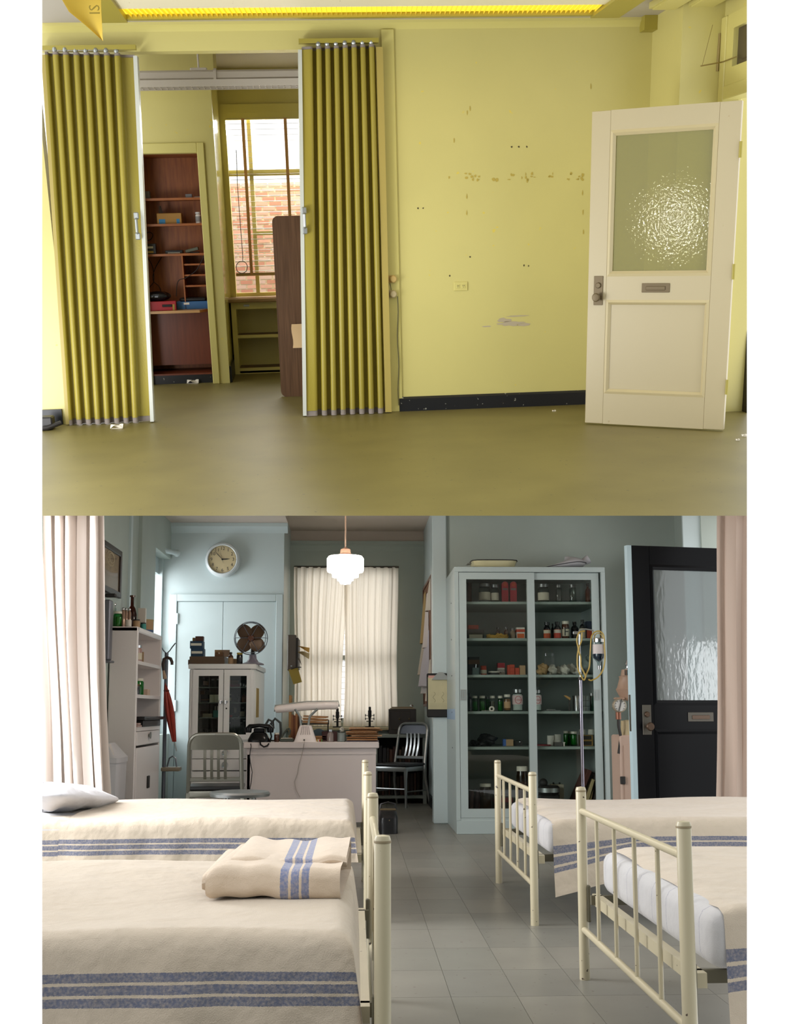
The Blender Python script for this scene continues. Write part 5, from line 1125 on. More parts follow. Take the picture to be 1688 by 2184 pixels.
carton('lower dark slide box in the white cabinet', 430, 448, 1490, YJ, wsh[1], drk, .12, band=brx); carton('upper dark slide box in the white cabinet', 430, 446, 1481, YJ, PB(440, 1490, YJ).z, drk, .12); carton('small tan box on the slide boxes in the white cabinet', 429, 438, 1473, YJ, PB(440, 1481, YJ).z, brx, .1)
for k, px in enumerate((454, 464)): solo('gauze_roll', ('left', 'right')[k] + ' cream gauze roll in the white cabinet', 'bandage', G().lathe([(0, 0), (.024, 0), (.024, .075), (.02, .076), (0, .07)], (0, 0, 0), 16), mat('cream gauze', '#d9d4bf', .9), loc(px, YJ - .15, wsh[1]), group='cream gauze rolls')
jar('stoppered clear bottle on the second right shelf, white cabinet', 489, 496, 1480, YJ, wsh[1], gcl, wht, lab=labP); bottle('dark green bottle on the second right shelf, white cabinet', 506, 514, 1481, YJ, wsh[1], gdk, gdk); bottle('rose brown bottle on the second right shelf, white cabinet', 517, 526, 1477, YJ, wsh[1], mat('rose brown glass', '#8a5546', .3), gbr, lab=mat('rose label', '#a8705a', .7))
carton('brown box on the third left shelf, white cabinet', 430, 448, 1516, YJ + .1, wsh[2], brx, .1); carton('cream labelled box on the third left shelf, white cabinet', 435, 454, 1522, YJ - .1, wsh[2], mat('cream carton', '#b7a98c', .7), .06); t = carton('teal dropper box on the third left shelf, white cabinet', 457, 469, 1515, YJ - .08, wsh[2], tealx, .06)
for x in (-.012, .012): t.part('dropper', G().cyl((x, .03, .06), (x, .03, .11), .005, seg=6), wht)
jar('white cream pot on books, third right shelf, white cabinet', 500, 507, 1509, YJ, wsh[2] + .045, wht, wht, name='pot', cat='pot'); 
for k in range(3): carton(('bottom', 'middle', 'top')[k] + ' thin dark book under the white pot', 498, 511, 1524, YJ, wsh[2] + .014 * k, drk, .1, name='thin_book', cat='book', group='thin books') if False else solo('thin_book', ('bottom', 'middle', 'top')[k] + ' thin dark book under the white pot', 'book', G().bbox(-.03, .03, 0, .1, 0, .013, .002), drk, loc(504, YJ, wsh[2] + .015 * k), group='thin books')
bottle('dark bottle with an arched white label in the white cabinet', 513, 524, 1508, YJ, wsh[2], gdk, gdk, lab=labP, neck=.5); carton('small red packet in the white cabinet', 490, 498, 1525, YJ, wsh[2], rdx, .05)
for k, (px, h_, r_) in enumerate(((492, .16, .018), (500, .2, .03), (517, .16, .028), (523, .18, .02))):
    t = T('glass_flask', ('slender flask at the left', 'wide flask second', 'wide flask third', 'slender flask at the right')[k] + ' on the lowest shelf of the white cabinet', 'flask', loc(px, YJ, dz0)); t.part('body', G().lathe([(0, 0), (r_, 0), (r_, .06), (.01, .11), (.01, h_), (.008, h_), (0, .01)], (0, 0, 0), 14), gcl); t.part('stopper', G().ball((0, 0, h_), .012, seg=8, rings=6), chrome)
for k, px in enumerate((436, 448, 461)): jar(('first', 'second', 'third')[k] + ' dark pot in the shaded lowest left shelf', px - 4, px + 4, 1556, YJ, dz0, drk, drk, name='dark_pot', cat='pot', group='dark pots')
# on the white cabinet
YT = YWC + .3
carton('lower brown flat case on the white cabinet', 402, 479, 1407, YT - .1, wz, mat('brown case', '#5e4a38', .5), .4, name='flat_case', cat='case'); zq = PB(440, 1407, YT - .1).z; carton('upper brown flat case on the white cabinet', 405, 478, 1400, YT - .05, zq, mat('brown case b', '#66503c', .5), .35, name='flat_case', cat='case')
zq2 = PB(440, 1400, YT).z
for k, (y0_, y1_) in enumerate(((1400, 1383), (1383, 1367))):
    t = carton(('lower', 'upper')[k] + ' navy file box on the flat cases', 407 - 2 * k, 434 - 2 * k, y1_, YT, zq2 if k == 0 else PB(420, 1383, YT).z, mat('navy file box', '#24405a', .6), .14, name='file_box', cat='box'); t.part('card_label', G().box(-.055, .052, -.002, 0, .028, .052), paper)
carton('small wooden box on top of the navy file boxes', 416, 433, 1357, YT, PB(420, 1367, YT).z, mat('dark red wood', '#4f2a1c', .4), .08, name='wooden_box', cat='box'); carton('tiny gilt box beside the small wooden box', 410, 415, 1360, YT + .02, PB(420, 1367, YT).z, mat('gilt tan', '#8a6a34', .5), .05)
carton('buff card box on the flat cases', 458, 473, 1386, YT + .12, zq2, tanx, .06); carton('pale folded card standing behind the brown bottle', 474, 490, 1386, YT + .14, zq2, mat('pale card', '#b99f8b', .8), .02, name='card', cat='card'); t = carton('small brown box with a light knob on the flat cases', 459, 476, 1391, YT - .02, zq2, brx, .08); t.part('knob', G().ball((.0, -.006, .03), .008, seg=8, rings=5), wht)
bottle('brown bottle with a tan label on the white cabinet', 487, 498, 1391, YT - .1, wz, gbr, gdk, lab=tanx); jar('dark jar with a yellow lid on the white cabinet', 505, 518, 1392, YT - .1, wz, gdk, mat('yellow lid', '#a58c28', .5)); carton('tan block between the two bottles', 497, 506, 1405, YT + .05, wz, tanx, .05)
# fan
fp = PB(540, 1411, YT); t = T('desk_fan', 'old brown bladed desk fan with a wire cage on the white cabinet', 'fan', (fp.x, YT - .05, wz)); Rf = 35 * YT / F
fc = V(((PB(538, 1363, YT).x - fp.x), -.08, PB(538, 1363, YT).z - wz)); fm = mat('brown fan blade', '#5f4a38', .4, .3); wire = mat('grey wire', '#6b7480', .4, .7)
t.part('base', G().lathe([(0, 0), (.115, 0), (.11, .012), (.06, .03), (.04, .06), (.035, .1), (0, .1)], (0, 0, 0), 24), mat('mauve grey enamel', '#8a8390', .35))
t.part('neck', G().tube([(0, 0, .09), (.0, .0, fc.z - .05), (0, -.02, fc.z)], [.022, .016, .02], 10), drk); t.part('motor', G().lathe([(0, -.02), (.045, -.02), (.05, .03), (.04, .1), (.01, .13), (0, .13)], (0, 0, fc.z), 18, 'y').xf(M.Translation((fc.x, 0, 0)) @ M.Scale(-1, 4, V((0, 1, 0)))), drk)
hub = t.part('hub', G().lathe([(0, -.01), (.036, -.01), (.036, .01), (.03, .022), (0, .026)], (fc.x, fc.y, fc.z), 18, 'y'), mat('rust brown hub', '#6b4433', .4, .4))
for k in range(4):
    an = math.radians(45 + 90 * k)
    def bl2(u, v, an=an):
        rr = .02 + (Rf * .86) * u; wd = 1.25 * math.sin(math.pi * (.1 + .82 * u)) ** .6 * (v - .5) * 1.2; th = an + wd / max(.6, .4 + u)
        return fc + V((rr * math.cos(th), -.005 + .035 * (v - .5) * (.5 + u), rr * math.sin(th)))
    t.part('blade', G().grid(bl2, 10, 10).grid(lambda u, v: bl2(u, v) + V((0, .003, 0)), 10, 10), fm, smooth=60)
for q, (rr, yy) in enumerate(((Rf, .0), (Rf * .9, -.045), (Rf * .97, .04))):
    t.part('cage_ring', G().tube([(fc.x + rr * math.cos(k * .2094), fc.y + yy, fc.z + rr * math.sin(k * .2094)) for k in range(30)], .0035, 5, closed=True), wire)
for k in range(6):
    an = k * math.pi / 3 + .0; c_, s_ = math.cos(an), math.sin(an)
    t.part('cage_spoke', G().tube([fc + V((.02 * c_, -.06, .02 * s_)), fc + V((Rf * .6 * c_, -.06, Rf * .6 * s_)), fc + V((Rf * .9 * c_, -.045, Rf * .9 * s_)), fc + V((Rf * c_, 0, Rf * s_)), fc + V((Rf * .95 * c_, .045, Rf * .95 * s_))], .003, 5), wire)
# ================================================================ desk
dsk = mat('pale lilac grey desk paint', '#d3c8c5', .4, bump=.02, bs=25)
YD = 10.3; dz = PB(660, 1583, YD).z; d0, d1 = PB(519, 1590, YD).x, PB(809, 1590, YD).x; DD = .62
DK = T('desk', 'pale lilac painted metal desk in the middle of the room', 'desk', ((d0 + d1) / 2, YD, 0)); hw_ = (d1 - d0) / 2
DK.part('desktop', G().bbox(-hw_, hw_, 0, DD, dz - .055, dz, .006), dsk)
DK.part('front_panel', G().box(-hw_ + .035, hw_ - .03, .035, .06, .05, dz - .055), dsk); DK.part('panel_rail', G().box(-hw_ + .03, hw_ - .025, .028, .035, dz - .11, dz - .055), dsk)
DK.part('side_panel', G().box(-hw_ + .03, -hw_ + .06, .035, DD - .03, .05, dz - .055), dsk); DK.part('side_panel', G().box(hw_ - .06, hw_ - .028, .03, DD - .03, .05, dz - .055), dsk)
for x in (-hw_ + .05, hw_ - .05):
    for y in (.06, DD - .06): DK.part('foot', G().cyl((x, y, 0), (x, y, .05), .02, seg=10), steel)
def onD(px, dy): p = PB(px, 1580, YD + dy); return V((p.x, YD + dy, dz))
# telephone
t = T('telephone', 'black rotary telephone at the left end of the desk', 'telephone', onD(553, .12)); bk = mat('black bakelite', '#0a0b0d', .2, spec=.3); S_ = YD / F
t.part('body', loft([ring(.1, .1, 0), ring(.1, .1, .02), ring(.075, .075, .07), ring(.055, .05, .09)], True, True), bk, smooth=50)
t.part('dial', G().lathe([(0, 0), (.04, 0), (.04, .008), (.03, .012), (0, .012)], (0, 0, 0), 20).xf(M.Translation((0, .07, .06)) @ M.Rotation(.8, 4, 'X')), mat('dial plate', '#5a5c60', .3)) 
hs = t.part('handset', G().tube([(-.1, 0, .115), (-.085, 0, .14), (0, 0, .15), (.085, 0, .14), (.1, 0, .115)], [.03, .022, .016, .022, .03], 12), bk); 
for x in (-.1, .1): t.part('earpiece', G().lathe([(0, 0), (.028, 0), (.033, .03), (.03, .045), (0, .05)], (x, 0, .085), 16), bk, parent=hs)
t.part('cradle', G().bbox(-.05, .05, -.02, .02, .085, .125, .008), bk)
pts = [(.1, .0, .1), (.115, -.05, .05), (.105, -.1, .0), (.085, -.14, -.03), (.055, -.15, -.04), (.025, -.14, -.02), (.015, -.12, .02)]
t.part('handset_cord', G().tube(pts, .0075, 8), bk)
pts = [(PB(535, 1590, YD - .02).x, YD - .02, dz - .01)] + [(PB(536 - 3 * math.sin(k * .8) - (k > 5) * 2, 1592 + k * 11, YD - .015).x, YD - .015, PB(535, 1592 + k * 11, YD - .015).z) for k in range(11)]
solo('telephone_line', 'thin dark telephone cord running down the desk front', 'cord', G().tube([V(p) - V(pts[0]) for p in pts], .004, 6), bk, pts[0])
# desk lamp
lp = onD(652, .08); t = T('desk_lamp', 'pale fluorescent desk lamp with two curved arms', 'lamp', lp); lm = mat('rose white lamp enamel', '#e8ddd9', .3)
def lq(x, y): p = PB(x, y, YD + .08); return V((p.x - lp.x, 0, p.z - dz))
hb_ = lq(652, 1547).z
t.part('base', loft([ring(.105, .08, 0, ex=8), ring(.1, .075, .01, ex=8), ring(.052, .045, hb_, ex=8)], True, True), lm, smooth=50)
for k in range(5): x = -.028 + .014 * k; t.part('rib', G().tube([(x * 1.5, -.066, hb_ * .45), (x, -.05, hb_ * .95)], .003, 5), mat('grey rib', '#a89c98', .4))
h0, h1 = lq(587, 1513), lq(722, 1505); ax = (h1 - h0).normalized()
t.part('shade', G().tube([h0 + V((0, 0, -.008)), h0 + ax * .02, h0 + ax * .1 + V((0, 0, .003)), (h0 + h1) / 2 + V((0, 0, .01)), h1 - ax * .1 + V((0, 0, .006)), h1 - ax * .015, h1 + V((0, 0, -.004))], [.026, .034, .036, .037, .036, .034, .026], 14), lm)
t.part('shade_spine', G().tube([h0 + V((-.006, 0, -.02)), h0 + V((0, 0, .035)), (h0 + h1) / 2 + V((0, 0, .055)), h1 + V((0, 0, .042)), h1 + V((.008, 0, -.01))], .007, 6), steel)
for x0_, x1_, xm2 in ((642, 630, 640), (658, 678, 661)):
    a_, b_, c_ = lq(x0_, 1547), lq(xm2, 1528), lq(x1_, 1512); t.part('arm', G().tube([a_, b_, c_ + V((0, -.03, 0))], .011, 10), steel)
c_ = lq(650, 1578); t.part('grommet', G().lathe([(0, 0), (.008, 0), (.008, .006), (0, .006)], (c_.x, -.08, .02), 10, 'y'), drk)
pts = [V((PB(650, 1580, YD - .01).x, YD - .01, dz + .012)), V((PB(649, 1588, YD - .03).x, YD - .03, dz - .01))] + [V((PB(x, y, YD + .02).x, YD + .02, PB(x, y, YD + .02).z)) for x, y in ((645, 1606), (638, 1630), (635, 1650), (628, 1668), (632, 1685), (640, 1700))]
solo('lamp_cord', 'pale lamp cord trailing down the desk front', 'cord', G().tube([p - pts[0] for p in pts], .003, 6), mat('grey lamp cord', '#b5aaa2', .6), pts[0])
# goods on the desk
jar('small amber pill bottle beside the telephone', 587, 598, 1563, YD + .15, dz, gbr, lidW, name='pill_bottle', cat='bottle'); t = T('tape_dispenser', 'dark metal stamp holder left of the lamp', 'holder', onD(612, .2)); t.part('base', G().bbox(-.065, .065, -.04, .05, 0, .03, .006), mat('grey green steel', '#4d534a', .4)); t.part('arm', G().tube([(-.055, 0, .03), (-.03, 0, .07), (.0, 0, .11), (.02, 0, .12), (.03, 0, .1), (.02, 0, .06)], .009, 8), mat('grey green steel', '#4d534a', .4)); t.part('paper', G().box(-.05, .05, -.045, .04, .03, .034), paper)
g = T('stethoscope', 'dark rubber hose looped over a rack behind the telephone', 'stethoscope', onD(582, .4)); g.part('hose', G().tube([(-.07, 0, 0), (-.07, 0, .15), (-.04, 0, .2), (0, 0, .18), (.01, 0, .12), (-.02, 0, .16), (.02, 0, .21), (.07, 0, .17), (.075, 0, .1), (.07, 0, .0)], .012, 8), mat('dark grey hose', '#3c4140', .5)); g.part('stand', G().bbox(-.09, .09, -.02, .02, 0, .012, .003), drk)
for k, (px, hp, c_) in enumerate(((620, 1483, '#a07a4c'), (624, 1524, '#8a5c3c'), (629, 1526, '#6a3e2a'), (634, 1522, '#9a6b46'), (640, 1528, '#5a3526'))):
    carton(('tall cardboard folder standing at the left of the row', 'buff folder second in the standing row', 'dark brown folder third in the standing row', 'tan folder fourth in the standing row', 'dark red folder last in the standing row')[k], px - 2.6, px + 2.6, hp, YD + .38, dz, mat('folder ' + c_, c_, .8), .2, name='standing_folder', cat='folder', group='standing folders')
t = T('letter_tray', 'dark two-tier letter tray full of brown folders behind the lamp', 'tray', onD(672, .42)); zt2 = PB(672, 1545, YD + .42).z - dz; zt3 = PB(672, 1526, YD + .42).z - dz
for z_ in (.0, zt2): t.part('tier', G().box(-.13, .13, -.1, .14, z_, z_ + .01).box(-.13, -.125, -.1, .14, z_, z_ + .04).box(.125, .13, -.1, .14, z_, z_ + .04), drk)
for x in (-.12, .12): t.part('post', G().cyl((x, .1, 0), (x, .1, zt2), .006, seg=6), drk)
kraft = [mat('kraft folder ' + c_, c_, .8) for c_ in ('#a8794e', '#b58a60', '#96683f', '#bd9468')]
for k in range(5): t.part('folder', G().bbox(-.115 + .01 * (k % 2), .115, -.11, .12, zt2 + .012 + .014 * k, zt2 + .024 + .014 * k, .002).xf(M.Rotation(.04 * (-1) ** k, 4, 'Y')), kraft[k % 4])
for k in range(2): t.part('folder', G().bbox(-.11, .11, -.12, .12, .012 + .02 * k, .03 + .02 * k, .002), kraft[k])
t = T('blotter', 'green grey desk set with curved end behind the bottles', 'desk set', onD(712, .38)); t.part('tray', G().bbox(-.15, .15, -.05, .05, 0, .075, .01), mat('green grey leather', '#5d6a62', .5)); t.part('end', G().lathe([(0, -.04), (.07, -.04), (.07, .04), (0, .04)], (-.14, -.02, .045), 20, 'y'), mat('dull blue', '#546a78', .5))
carton('left maroon card box behind the clear bottle', 688, 701, 1560, YD + .3, dz, mat('maroon card', '#4a2a28', .6), .06); carton('right maroon card box behind the clear bottle', 708, 720, 1560, YD + .3, dz, mat('maroon card', '#4a2a28', .6), .06)
bottle('clear ink bottle with a silver cap on the desk', 699, 713, 1556, YD + .12, dz, mat('pinkish clear glass', '#857772', .1, coat=.5), chrome, neck=.5, sh=.6)
jar('grey enamel cup with cotton on the desk', 721, 738, 1564, YD + .14, dz, mat('grey enamel cup', '#7d8683', .35), None, name='cup', cat='cup', lidh=0); wad('white cotton tuft in the grey cup', 730, .04, .045, YD + .14, dz + .085, gz, 41, 'cotton_tuft', 'cotton')
for k, (c_, px) in enumerate((('#c8a03a', 676), ('#b5453a', 682), ('#d8d2c4', 679), ('#7a9a5a', 686))): solo('thread_spool', ('yellow', 'red', 'white', 'green')[k] + ' little spool beside the desk lamp', 'spool', G().lathe([(0, 0), (.012, 0), (.012, .004), (.008, .006), (.008, .016), (.012, .018), (.012, .022), (0, .022)], (0, 0, 0), 12), mat('spool ' + c_, c_, .6), onD(px, .1 + .06 * (k % 2)) + V((0, 0, .0)))
rd = random.Random(4)
for k in range(7):
    c_ = ('#c9976a', '#a8744a', '#d6ab80', '#b5804f')[k % 4]; z0 = dz + .012 + k * .0172
    solo('kraft_folder', ('bottom', 'second', 'third', 'fourth', 'fifth', 'sixth', 'topmost')[k] + ' folder of the kraft stack at the right end of the desk', 'folder', G().grid(lambda u, v: V(((u - .5) * .285, (v - .5) * .3, .004 * math.sin(5 * u + k) + .003 * math.sin(7 * v))), 8, 4).grid(lambda u, v: V(((u - .5) * .285, (v - .5) * .3, .013 + .003 * math.sin(5 * u + k + 1) + .003 * math.sin(6 * v))), 8, 4).box(-.14, .14, -.148, .148, .004, .011), mat('kraft stack ' + c_, c_, .8), onD(776, .25) + V((rd.uniform(-.02, .02), rd.uniform(-.02, .02), z0 - dz)), rz=rd.uniform(-.14, .14), group='kraft folder stack')
solo('lilac_book', 'thin lilac book under the kraft folder stack', 'book', G().bbox(-.17, .13, -.13, .16, 0, .01, .003), mat('lilac cover', '#8f8796', .6), onD(778, .25))
# ================================================================ black door
blkd = mat('black door paint', '#050609', .35, spec=.12); gd = glass('grey pebbled glass', '#aeb8b8', .08, bump=.07, bs=40, haze=.35, hazecol='#9aa3a3', stretch=(1, 1, .35), refl=2.0)
YBD = 7.75; pL = PB(1357, 1500, YBD); Wb = 1.0; HbD = PB(1350, 1163, YBD).z
dB, zB_ = panel_door('door_2', 'black panelled door with pebbled glass, standing open', (pL.x, YBD, 0), .20, 'B', Wb, HbD, blkd, gd, blkd, mat('dark nickel plate', '#4c483f', .45, .3), mat('bronze knob', '#4f3d2f', .35, .5), edge=mat('pale blue lit door edge', '#a9bec4', .4))
dB.part('hinge_edge', G().box(-.034, -.004, .0, .045, .014, HbD), mat('pale blue lit door edge', '#a9bec4', .4)); dB.part('latch_plate', G().box(-.036, -.034, .01, .035, .9, 1.15), mat('dark nickel plate', '#4c483f', .45, .3))  # light falling on the door's thickness is put into the pale edge colour
# ================================================================ LOWER ROOM: lamps, clock and everything else
opal = mat('glowing opal glass', '#fff6e8', .4, emit=26.)
def stepped_lamp():
    Yp = 9.2; c = PB(737, 1215, Yp); S_ = Yp / F; k = lambda y: PB(737, y, Yp).z - c.z
    t = T('pendant_lamp', 'stepped white glass pendant lamp before the window', 'lamp', c)
    t.part('rod', G().cyl((0, 0, k(1172)), (0, 0, k(1085)), .007, seg=8), mat('bronze rod', '#9a8474', .4, .5))
    t.part('canopy', G().lathe([(0, k(1186)), (.07, k(1186)), (.045, k(1180)), (.04, k(1172)), (.012, k(1168)), (0, k(1168))], (0, 0, 0), 18), mat('rose brass fitter', '#a98672', .3, .5))
    pr = [(0, k(1247)), (11, k(1245)), (13, k(1240)), (17, k(1238)), (18, k(1232)), (28, k(1231)), (29, k(1222)), (38, k(1220)), (39.5, k(1215)), (39.5, k(1192)), (36, k(1187)), (0, k(1186))]
    t.part('shade', G().lathe([(a * S_ if i else 0, b) for i, (a, b) in enumerate(pr)], (0, 0, 0), 32), opal, smooth=30)
stepped_lamp()
# clock
Yk = YC - .1; c = PB(475, 1193.5, YC - .06); R_ = 37.5 * (YC) / F
t = T('wall_clock', 'round cream faced wall clock in a white case', 'clock', (c.x, YC, c.z))
t.part('case', G().lathe([(0, 0), (R_, 0), (R_, .05), (R_ * .93, .09), (R_ * .84, .1), (R_ * .80, .095), (R_ * .80, .07), (0, .07)], (0, 0, 0), 40, 'y'), mat('white clock case', '#d3dadc', .25))
t.part('face', G().lathe([(0, .0), (R_ * .80, .0), (R_ * .80, .004), (0, .004)], (0, -.07, 0), 36, 'y'), mat('cream dial', '#d8c79c', .6))
for n in range(1, 13):
    a = math.radians(90 - 30 * n); t.part('numeral', text_on(str(n), R_ * .27, (R_ * .62 * math.cos(a), -.076, R_ * .62 * math.sin(a))), inkP)
for n in range(60):
    a = math.radians(6 * n); w_ = .0035 if n % 5 == 0 else .0018; t.part('minute_mark', G().box(R_ * .745, R_ * .785, -.076, -.075, -w_, w_).xf(M.Rotation(a, 4, 'Y')), inkP)
def hand(nm, deg, ln, w_, tail, y):
    t.part(nm, G().prism([(-tail, -w_ * .5), (ln * .5, -w_), (ln, -w_ * .12), (ln, w_ * .12), (ln * .5, w_), (-tail, w_ * .5)], 'y', y, y - .002).xf(M.Rotation(-math.radians(90 - deg), 4, 'Y')), inkP)
hand('hour_hand', 86, R_ * .42, R_ * .035, R_ * .06, -.078); hand('minute_hand', 317, R_ * .74, R_ * .02, R_ * .06, -.081); hand('second_hand', 165, R_ * .25, R_ * .006, R_ * .65, -.084)
t.part('hub', G().lathe([(0, 0), (R_ * .05, 0), (R_ * .05, .01), (0, .01)], (0, -.076, 0), 12, 'y'), inkP)
t.part('glass', G().lathe([(0, .086), (R_ * .79, .086), (R_ * .5, .1), (0, .106)], (0, 0, 0), 32, 'y'), glass('clock glass', '#ffffff', .02))
# built-in closet doors under the clock
fx0, fx1, ft = PB(361, 1400, YC).x, PB(603, 1400, YC).x, PB(480, 1268, YC).z; ix0, ix1, it = PB(376, 1400, YC).x, PB(588, 1400, YC).x, PB(480, 1283, YC).z; sx = PB(475, 1400, YC).x
t = T('door_3', 'pale blue double closet door under the clock', None, (0, YC, 0), kind='structure')
t.part('casing', G().bbox(fx0, ix0, -.035, 0, 0, ft, .004).bbox(ix1, fx1, -.035, 0, 0, ft, .004).bbox(ix0, ix1, -.035, 0, it, ft, .004), trimB)
d = t.part('leaf', G().bbox(ix0 + .003, sx - .002, -.018, 0, .02, it - .004, .003), trimB); t.part('leaf', G().bbox(sx + .002, ix1 - .003, -.018, 0, .02, it - .004, .003), trimB)
for y in (1320, 1505): p = PB(378, y, YC); t.part('hinge', G().cyl((ix0 + .008, -.03, p.z - .06), (ix0 + .008, -.03, p.z + .06), .012, seg=8), trimB, parent=d)
t = T('curtain_rail', 'short white rail fixed across the window corner', 'rail', (XL, YC - .1, PB(345, 1179, YC - .15).z))
t.part('rail', G().cyl((-.06, -.6, 0), (-.04, -.6, 0), .02, seg=10).tube([(-.04, -.35, 0), (.0, -.25, 0), (PB(378, 1179, YC - .1).x - XL, -.02, 0)], .028, 10), trimB)
t.part('end_cap', G().ball((PB(378, 1179, YC - .1).x - XL, -.02, 0), .04, seg=12, rings=8), trimB)
# framed picture on the left wall
ya, yb2 = YXB(207.5, 1200, XL), YXB(253, 1230, XL); z0, z1 = PB(207.5, 1255, ya).z, PB(207.5, 1146, ya).z
t = T('framed_picture', 'dark framed anatomical print on the left wall', 'picture', (XL, ya, z0)); H_, W_2 = z1 - z0, yb2 - ya
t.part('frame', G().bbox(0, .03, 0, .05, 0, H_, .004).bbox(0, .03, W_2 - .05, W_2, 0, H_, .004).bbox(0, .03, .05, W_2 - .05, 0, .05, .004).bbox(0, .03, .05, W_2 - .05, H_ - .05, H_, .004), mat('dark brown frame', '#2c221d', .4))
t.part('print', G().box(0, .012, .05, W_2 - .05, .05, H_ - .05), mat('sepia print', '#8d7a63', .7, var=.25, vs=5))
for k, (yy, zz, rr) in enumerate(((.5, .72, .2), (.55, .74, .13), (.42, .68, .06))):
    t.part('drawing', G().tube([(.0135, W_2 * (yy + rr * .9 * math.cos(q * .4189)), H_ * (zz + rr * .75 * math.sin(q * .4189))) for q in range(15)], .006, 5, closed=True), mat('pale sepia line', '#a5967c', .8))
t.part('pane', G().box(.016, .018, .05, W_2 - .05, .05, H_ - .05), glass('picture glass', '#ffffff', .02, refl=.3))
# white bookshelf with drawers along the left wall
Yn = YXB(225, 1500, XL) + .05; Xf = PB(292, 1450, Yn).x; Yf2 = YXB(344, 1450, Xf); zt = PB(258, 1336, Yn).z
wsf = mat('white painted metal shelf', '#e4dcd9', .35, bump=.02)
t = T('white_shelf_unit', 'tall white shelf unit with drawer along the left wall', 'shelf unit', (XL + .01, Yn, 0)); w_ = Xf - XL - .01; L_2 = Yf2 - Yn
def zf(y): return PB(294, y, Yn + .05).z
t.part('side_panel', G().bbox(0, w_, 0, .04, 0, zt, .008), wsf); t.part('side_panel', G().bbox(0, w_, L_2 - .04, L_2, 0, zt, .008), wsf)
t.part('top_panel', G().bbox(0, w_, .0, L_2, zt - .045, zt, .01), wsf); t.part('back_panel', G().box(0, .02, .04, L_2 - .04, 0, zt - .045), wsf)
wz1, wz2, wz3 = zf(1409), zf(1481), zf(1551)
for z_ in (wz1, wz2): t.part('shelf', G().box(.02, w_, .04, L_2 - .04, z_ - .03, z_), wsf)
t.part('drawer_deck', G().box(.02, w_ + .006, .04, L_2 - .04, wz3 - .035, wz3), wsf)
dr = t.part('drawer', G().bbox(w_ - .02, w_ + .006, .045, L_2 - .045, zf(1591), wz3 - .04, .005), wsf); t.part('pull', G().lathe([(0, 0), (.012, 0), (.016, .01), (.03, .014), (.03, .022), (0, .024)], (w_ + .006, L_2 * .48, (zf(1591) + wz3) / 2), 14, 'x'), steel, parent=dr)
dr = t.part('lower_door', G().bbox(w_ - .02, w_ + .006, .045, L_2 - .045, .05, zf(1596), .005), wsf); t.part('latch', G().bbox(w_ + .006, w_ + .02, L_2 * .45, L_2 * .52, zf(1690), zf(1662), .004), drk, parent=dr)
t.part('base', G().box(.02, w_ - .01, .04, L_2 - .04, 0, .05), wsf)
SX = XL + .01 + w_
def onS(dx, dy, z): return V((SX - dx, Yn + dy, z))
def jarS(label, p, r, h, body, lid, fill=None, lab=None, name='glass_jar', cat='jar', group=None, lidh=.15):
    t = T(name, label, cat, p, group=group); nh = h * (1 - lidh)
    t.part('body', G().lathe([(0, 0), (r * .93, 0), (r, .03 * h), (r, nh * .88), (r * .85, nh), (0, nh)], (0, 0, 0), 16), body)
    if fill: t.part('contents', G().lathe([(0, .006), (r * .9, .006), (r * .9, nh * .75), (0, nh * .75)], (0, 0, 0), 14), fill)
    if lab: t.part('label', G().lathe([(r * 1.015, nh * .2), (r * 1.015, nh * .65)], (0, 0, 0), 16), lab)
    if lid: t.part('lid', G().lathe([(0, nh), (r * .93, nh), (r * .93, h), (0, h)], (0, 0, 0), 16), lid)
    return t
u = Yn / F
def topP(px, dy): p = PB(px, 1335, Yn + dy); return V((p.x, Yn + dy, zt))
jarS('bright green pill jar, left of the two on the shelf unit', topP(230, .06), .034, 33 * u, ggr, lidW, mat('bright green pills', '#3fb04a', .4, var=.4, vs=40)); jarS('olive green pill jar, right of the two on the shelf unit', topP(251, .06), .036, 33 * u, ggr, lidW, olp)
for k, px in enumerate((226, 233, 240)): 
    t = T('glass_dispenser', ('first', 'second', 'third')[k] + ' tall clear stoppered cylinder behind the green jars', 'bottle', topP(px + 2, .22), group='stoppered cylinders'); t.part('body', G().lathe([(0, 0), (.022, 0), (.022, .17), (.012, .185), (.012, .19), (0, .19)], (0, 0, 0), 14), gcl); t.part('stopper', G().ball((0, 0, .205), .02, seg=10, rings=7), chrome)
for k, px in enumerate((262, 268, 275)):
    t = T('glass_rod_jar', ('first', 'second', 'third')[k] + ' slender glossy cylinder right of the green jars', 'jar', topP(px, .12 + .03 * k), group='slender glossy cylinders'); t.part('body', G().lathe([(0, 0), (.018, 0), (.018, .13), (.01, .15), (0, .152)], (0, 0, 0), 14), mat('coppery glossy glass', '#9c8272', .08, .6)); t.part('stopper', G().ball((0, 0, .158), .014, seg=10, rings=6), chrome)
t = T('amber_bottle', 'tall amber glass bottle on the shelf unit', 'bottle', topP(281, .45)); hb2 = PB(281, 1270, Yn + .45).z - zt; t.part('body', G().lathe([(0, 0), (.04, 0), (.042, hb2 * .45), (.03, hb2 * .62), (.015, hb2 * .7), (.015, hb2 * .96), (0, hb2 * .96)], (0, 0, 0), 18), glass('amber glass', '#8a4a18', .03)); t.part('lip', G().lathe([(0, hb2 * .95), (.024, hb2 * .95), (.024, hb2), (0, hb2)], (0, 0, 0), 14), gbr); t.part('contents', G().lathe([(0, .005), (.036, .005), (.036, hb2 * .4), (0, hb2 * .4)], (0, 0, 0), 14), mat('amber fluid', '#6d3610', .2))
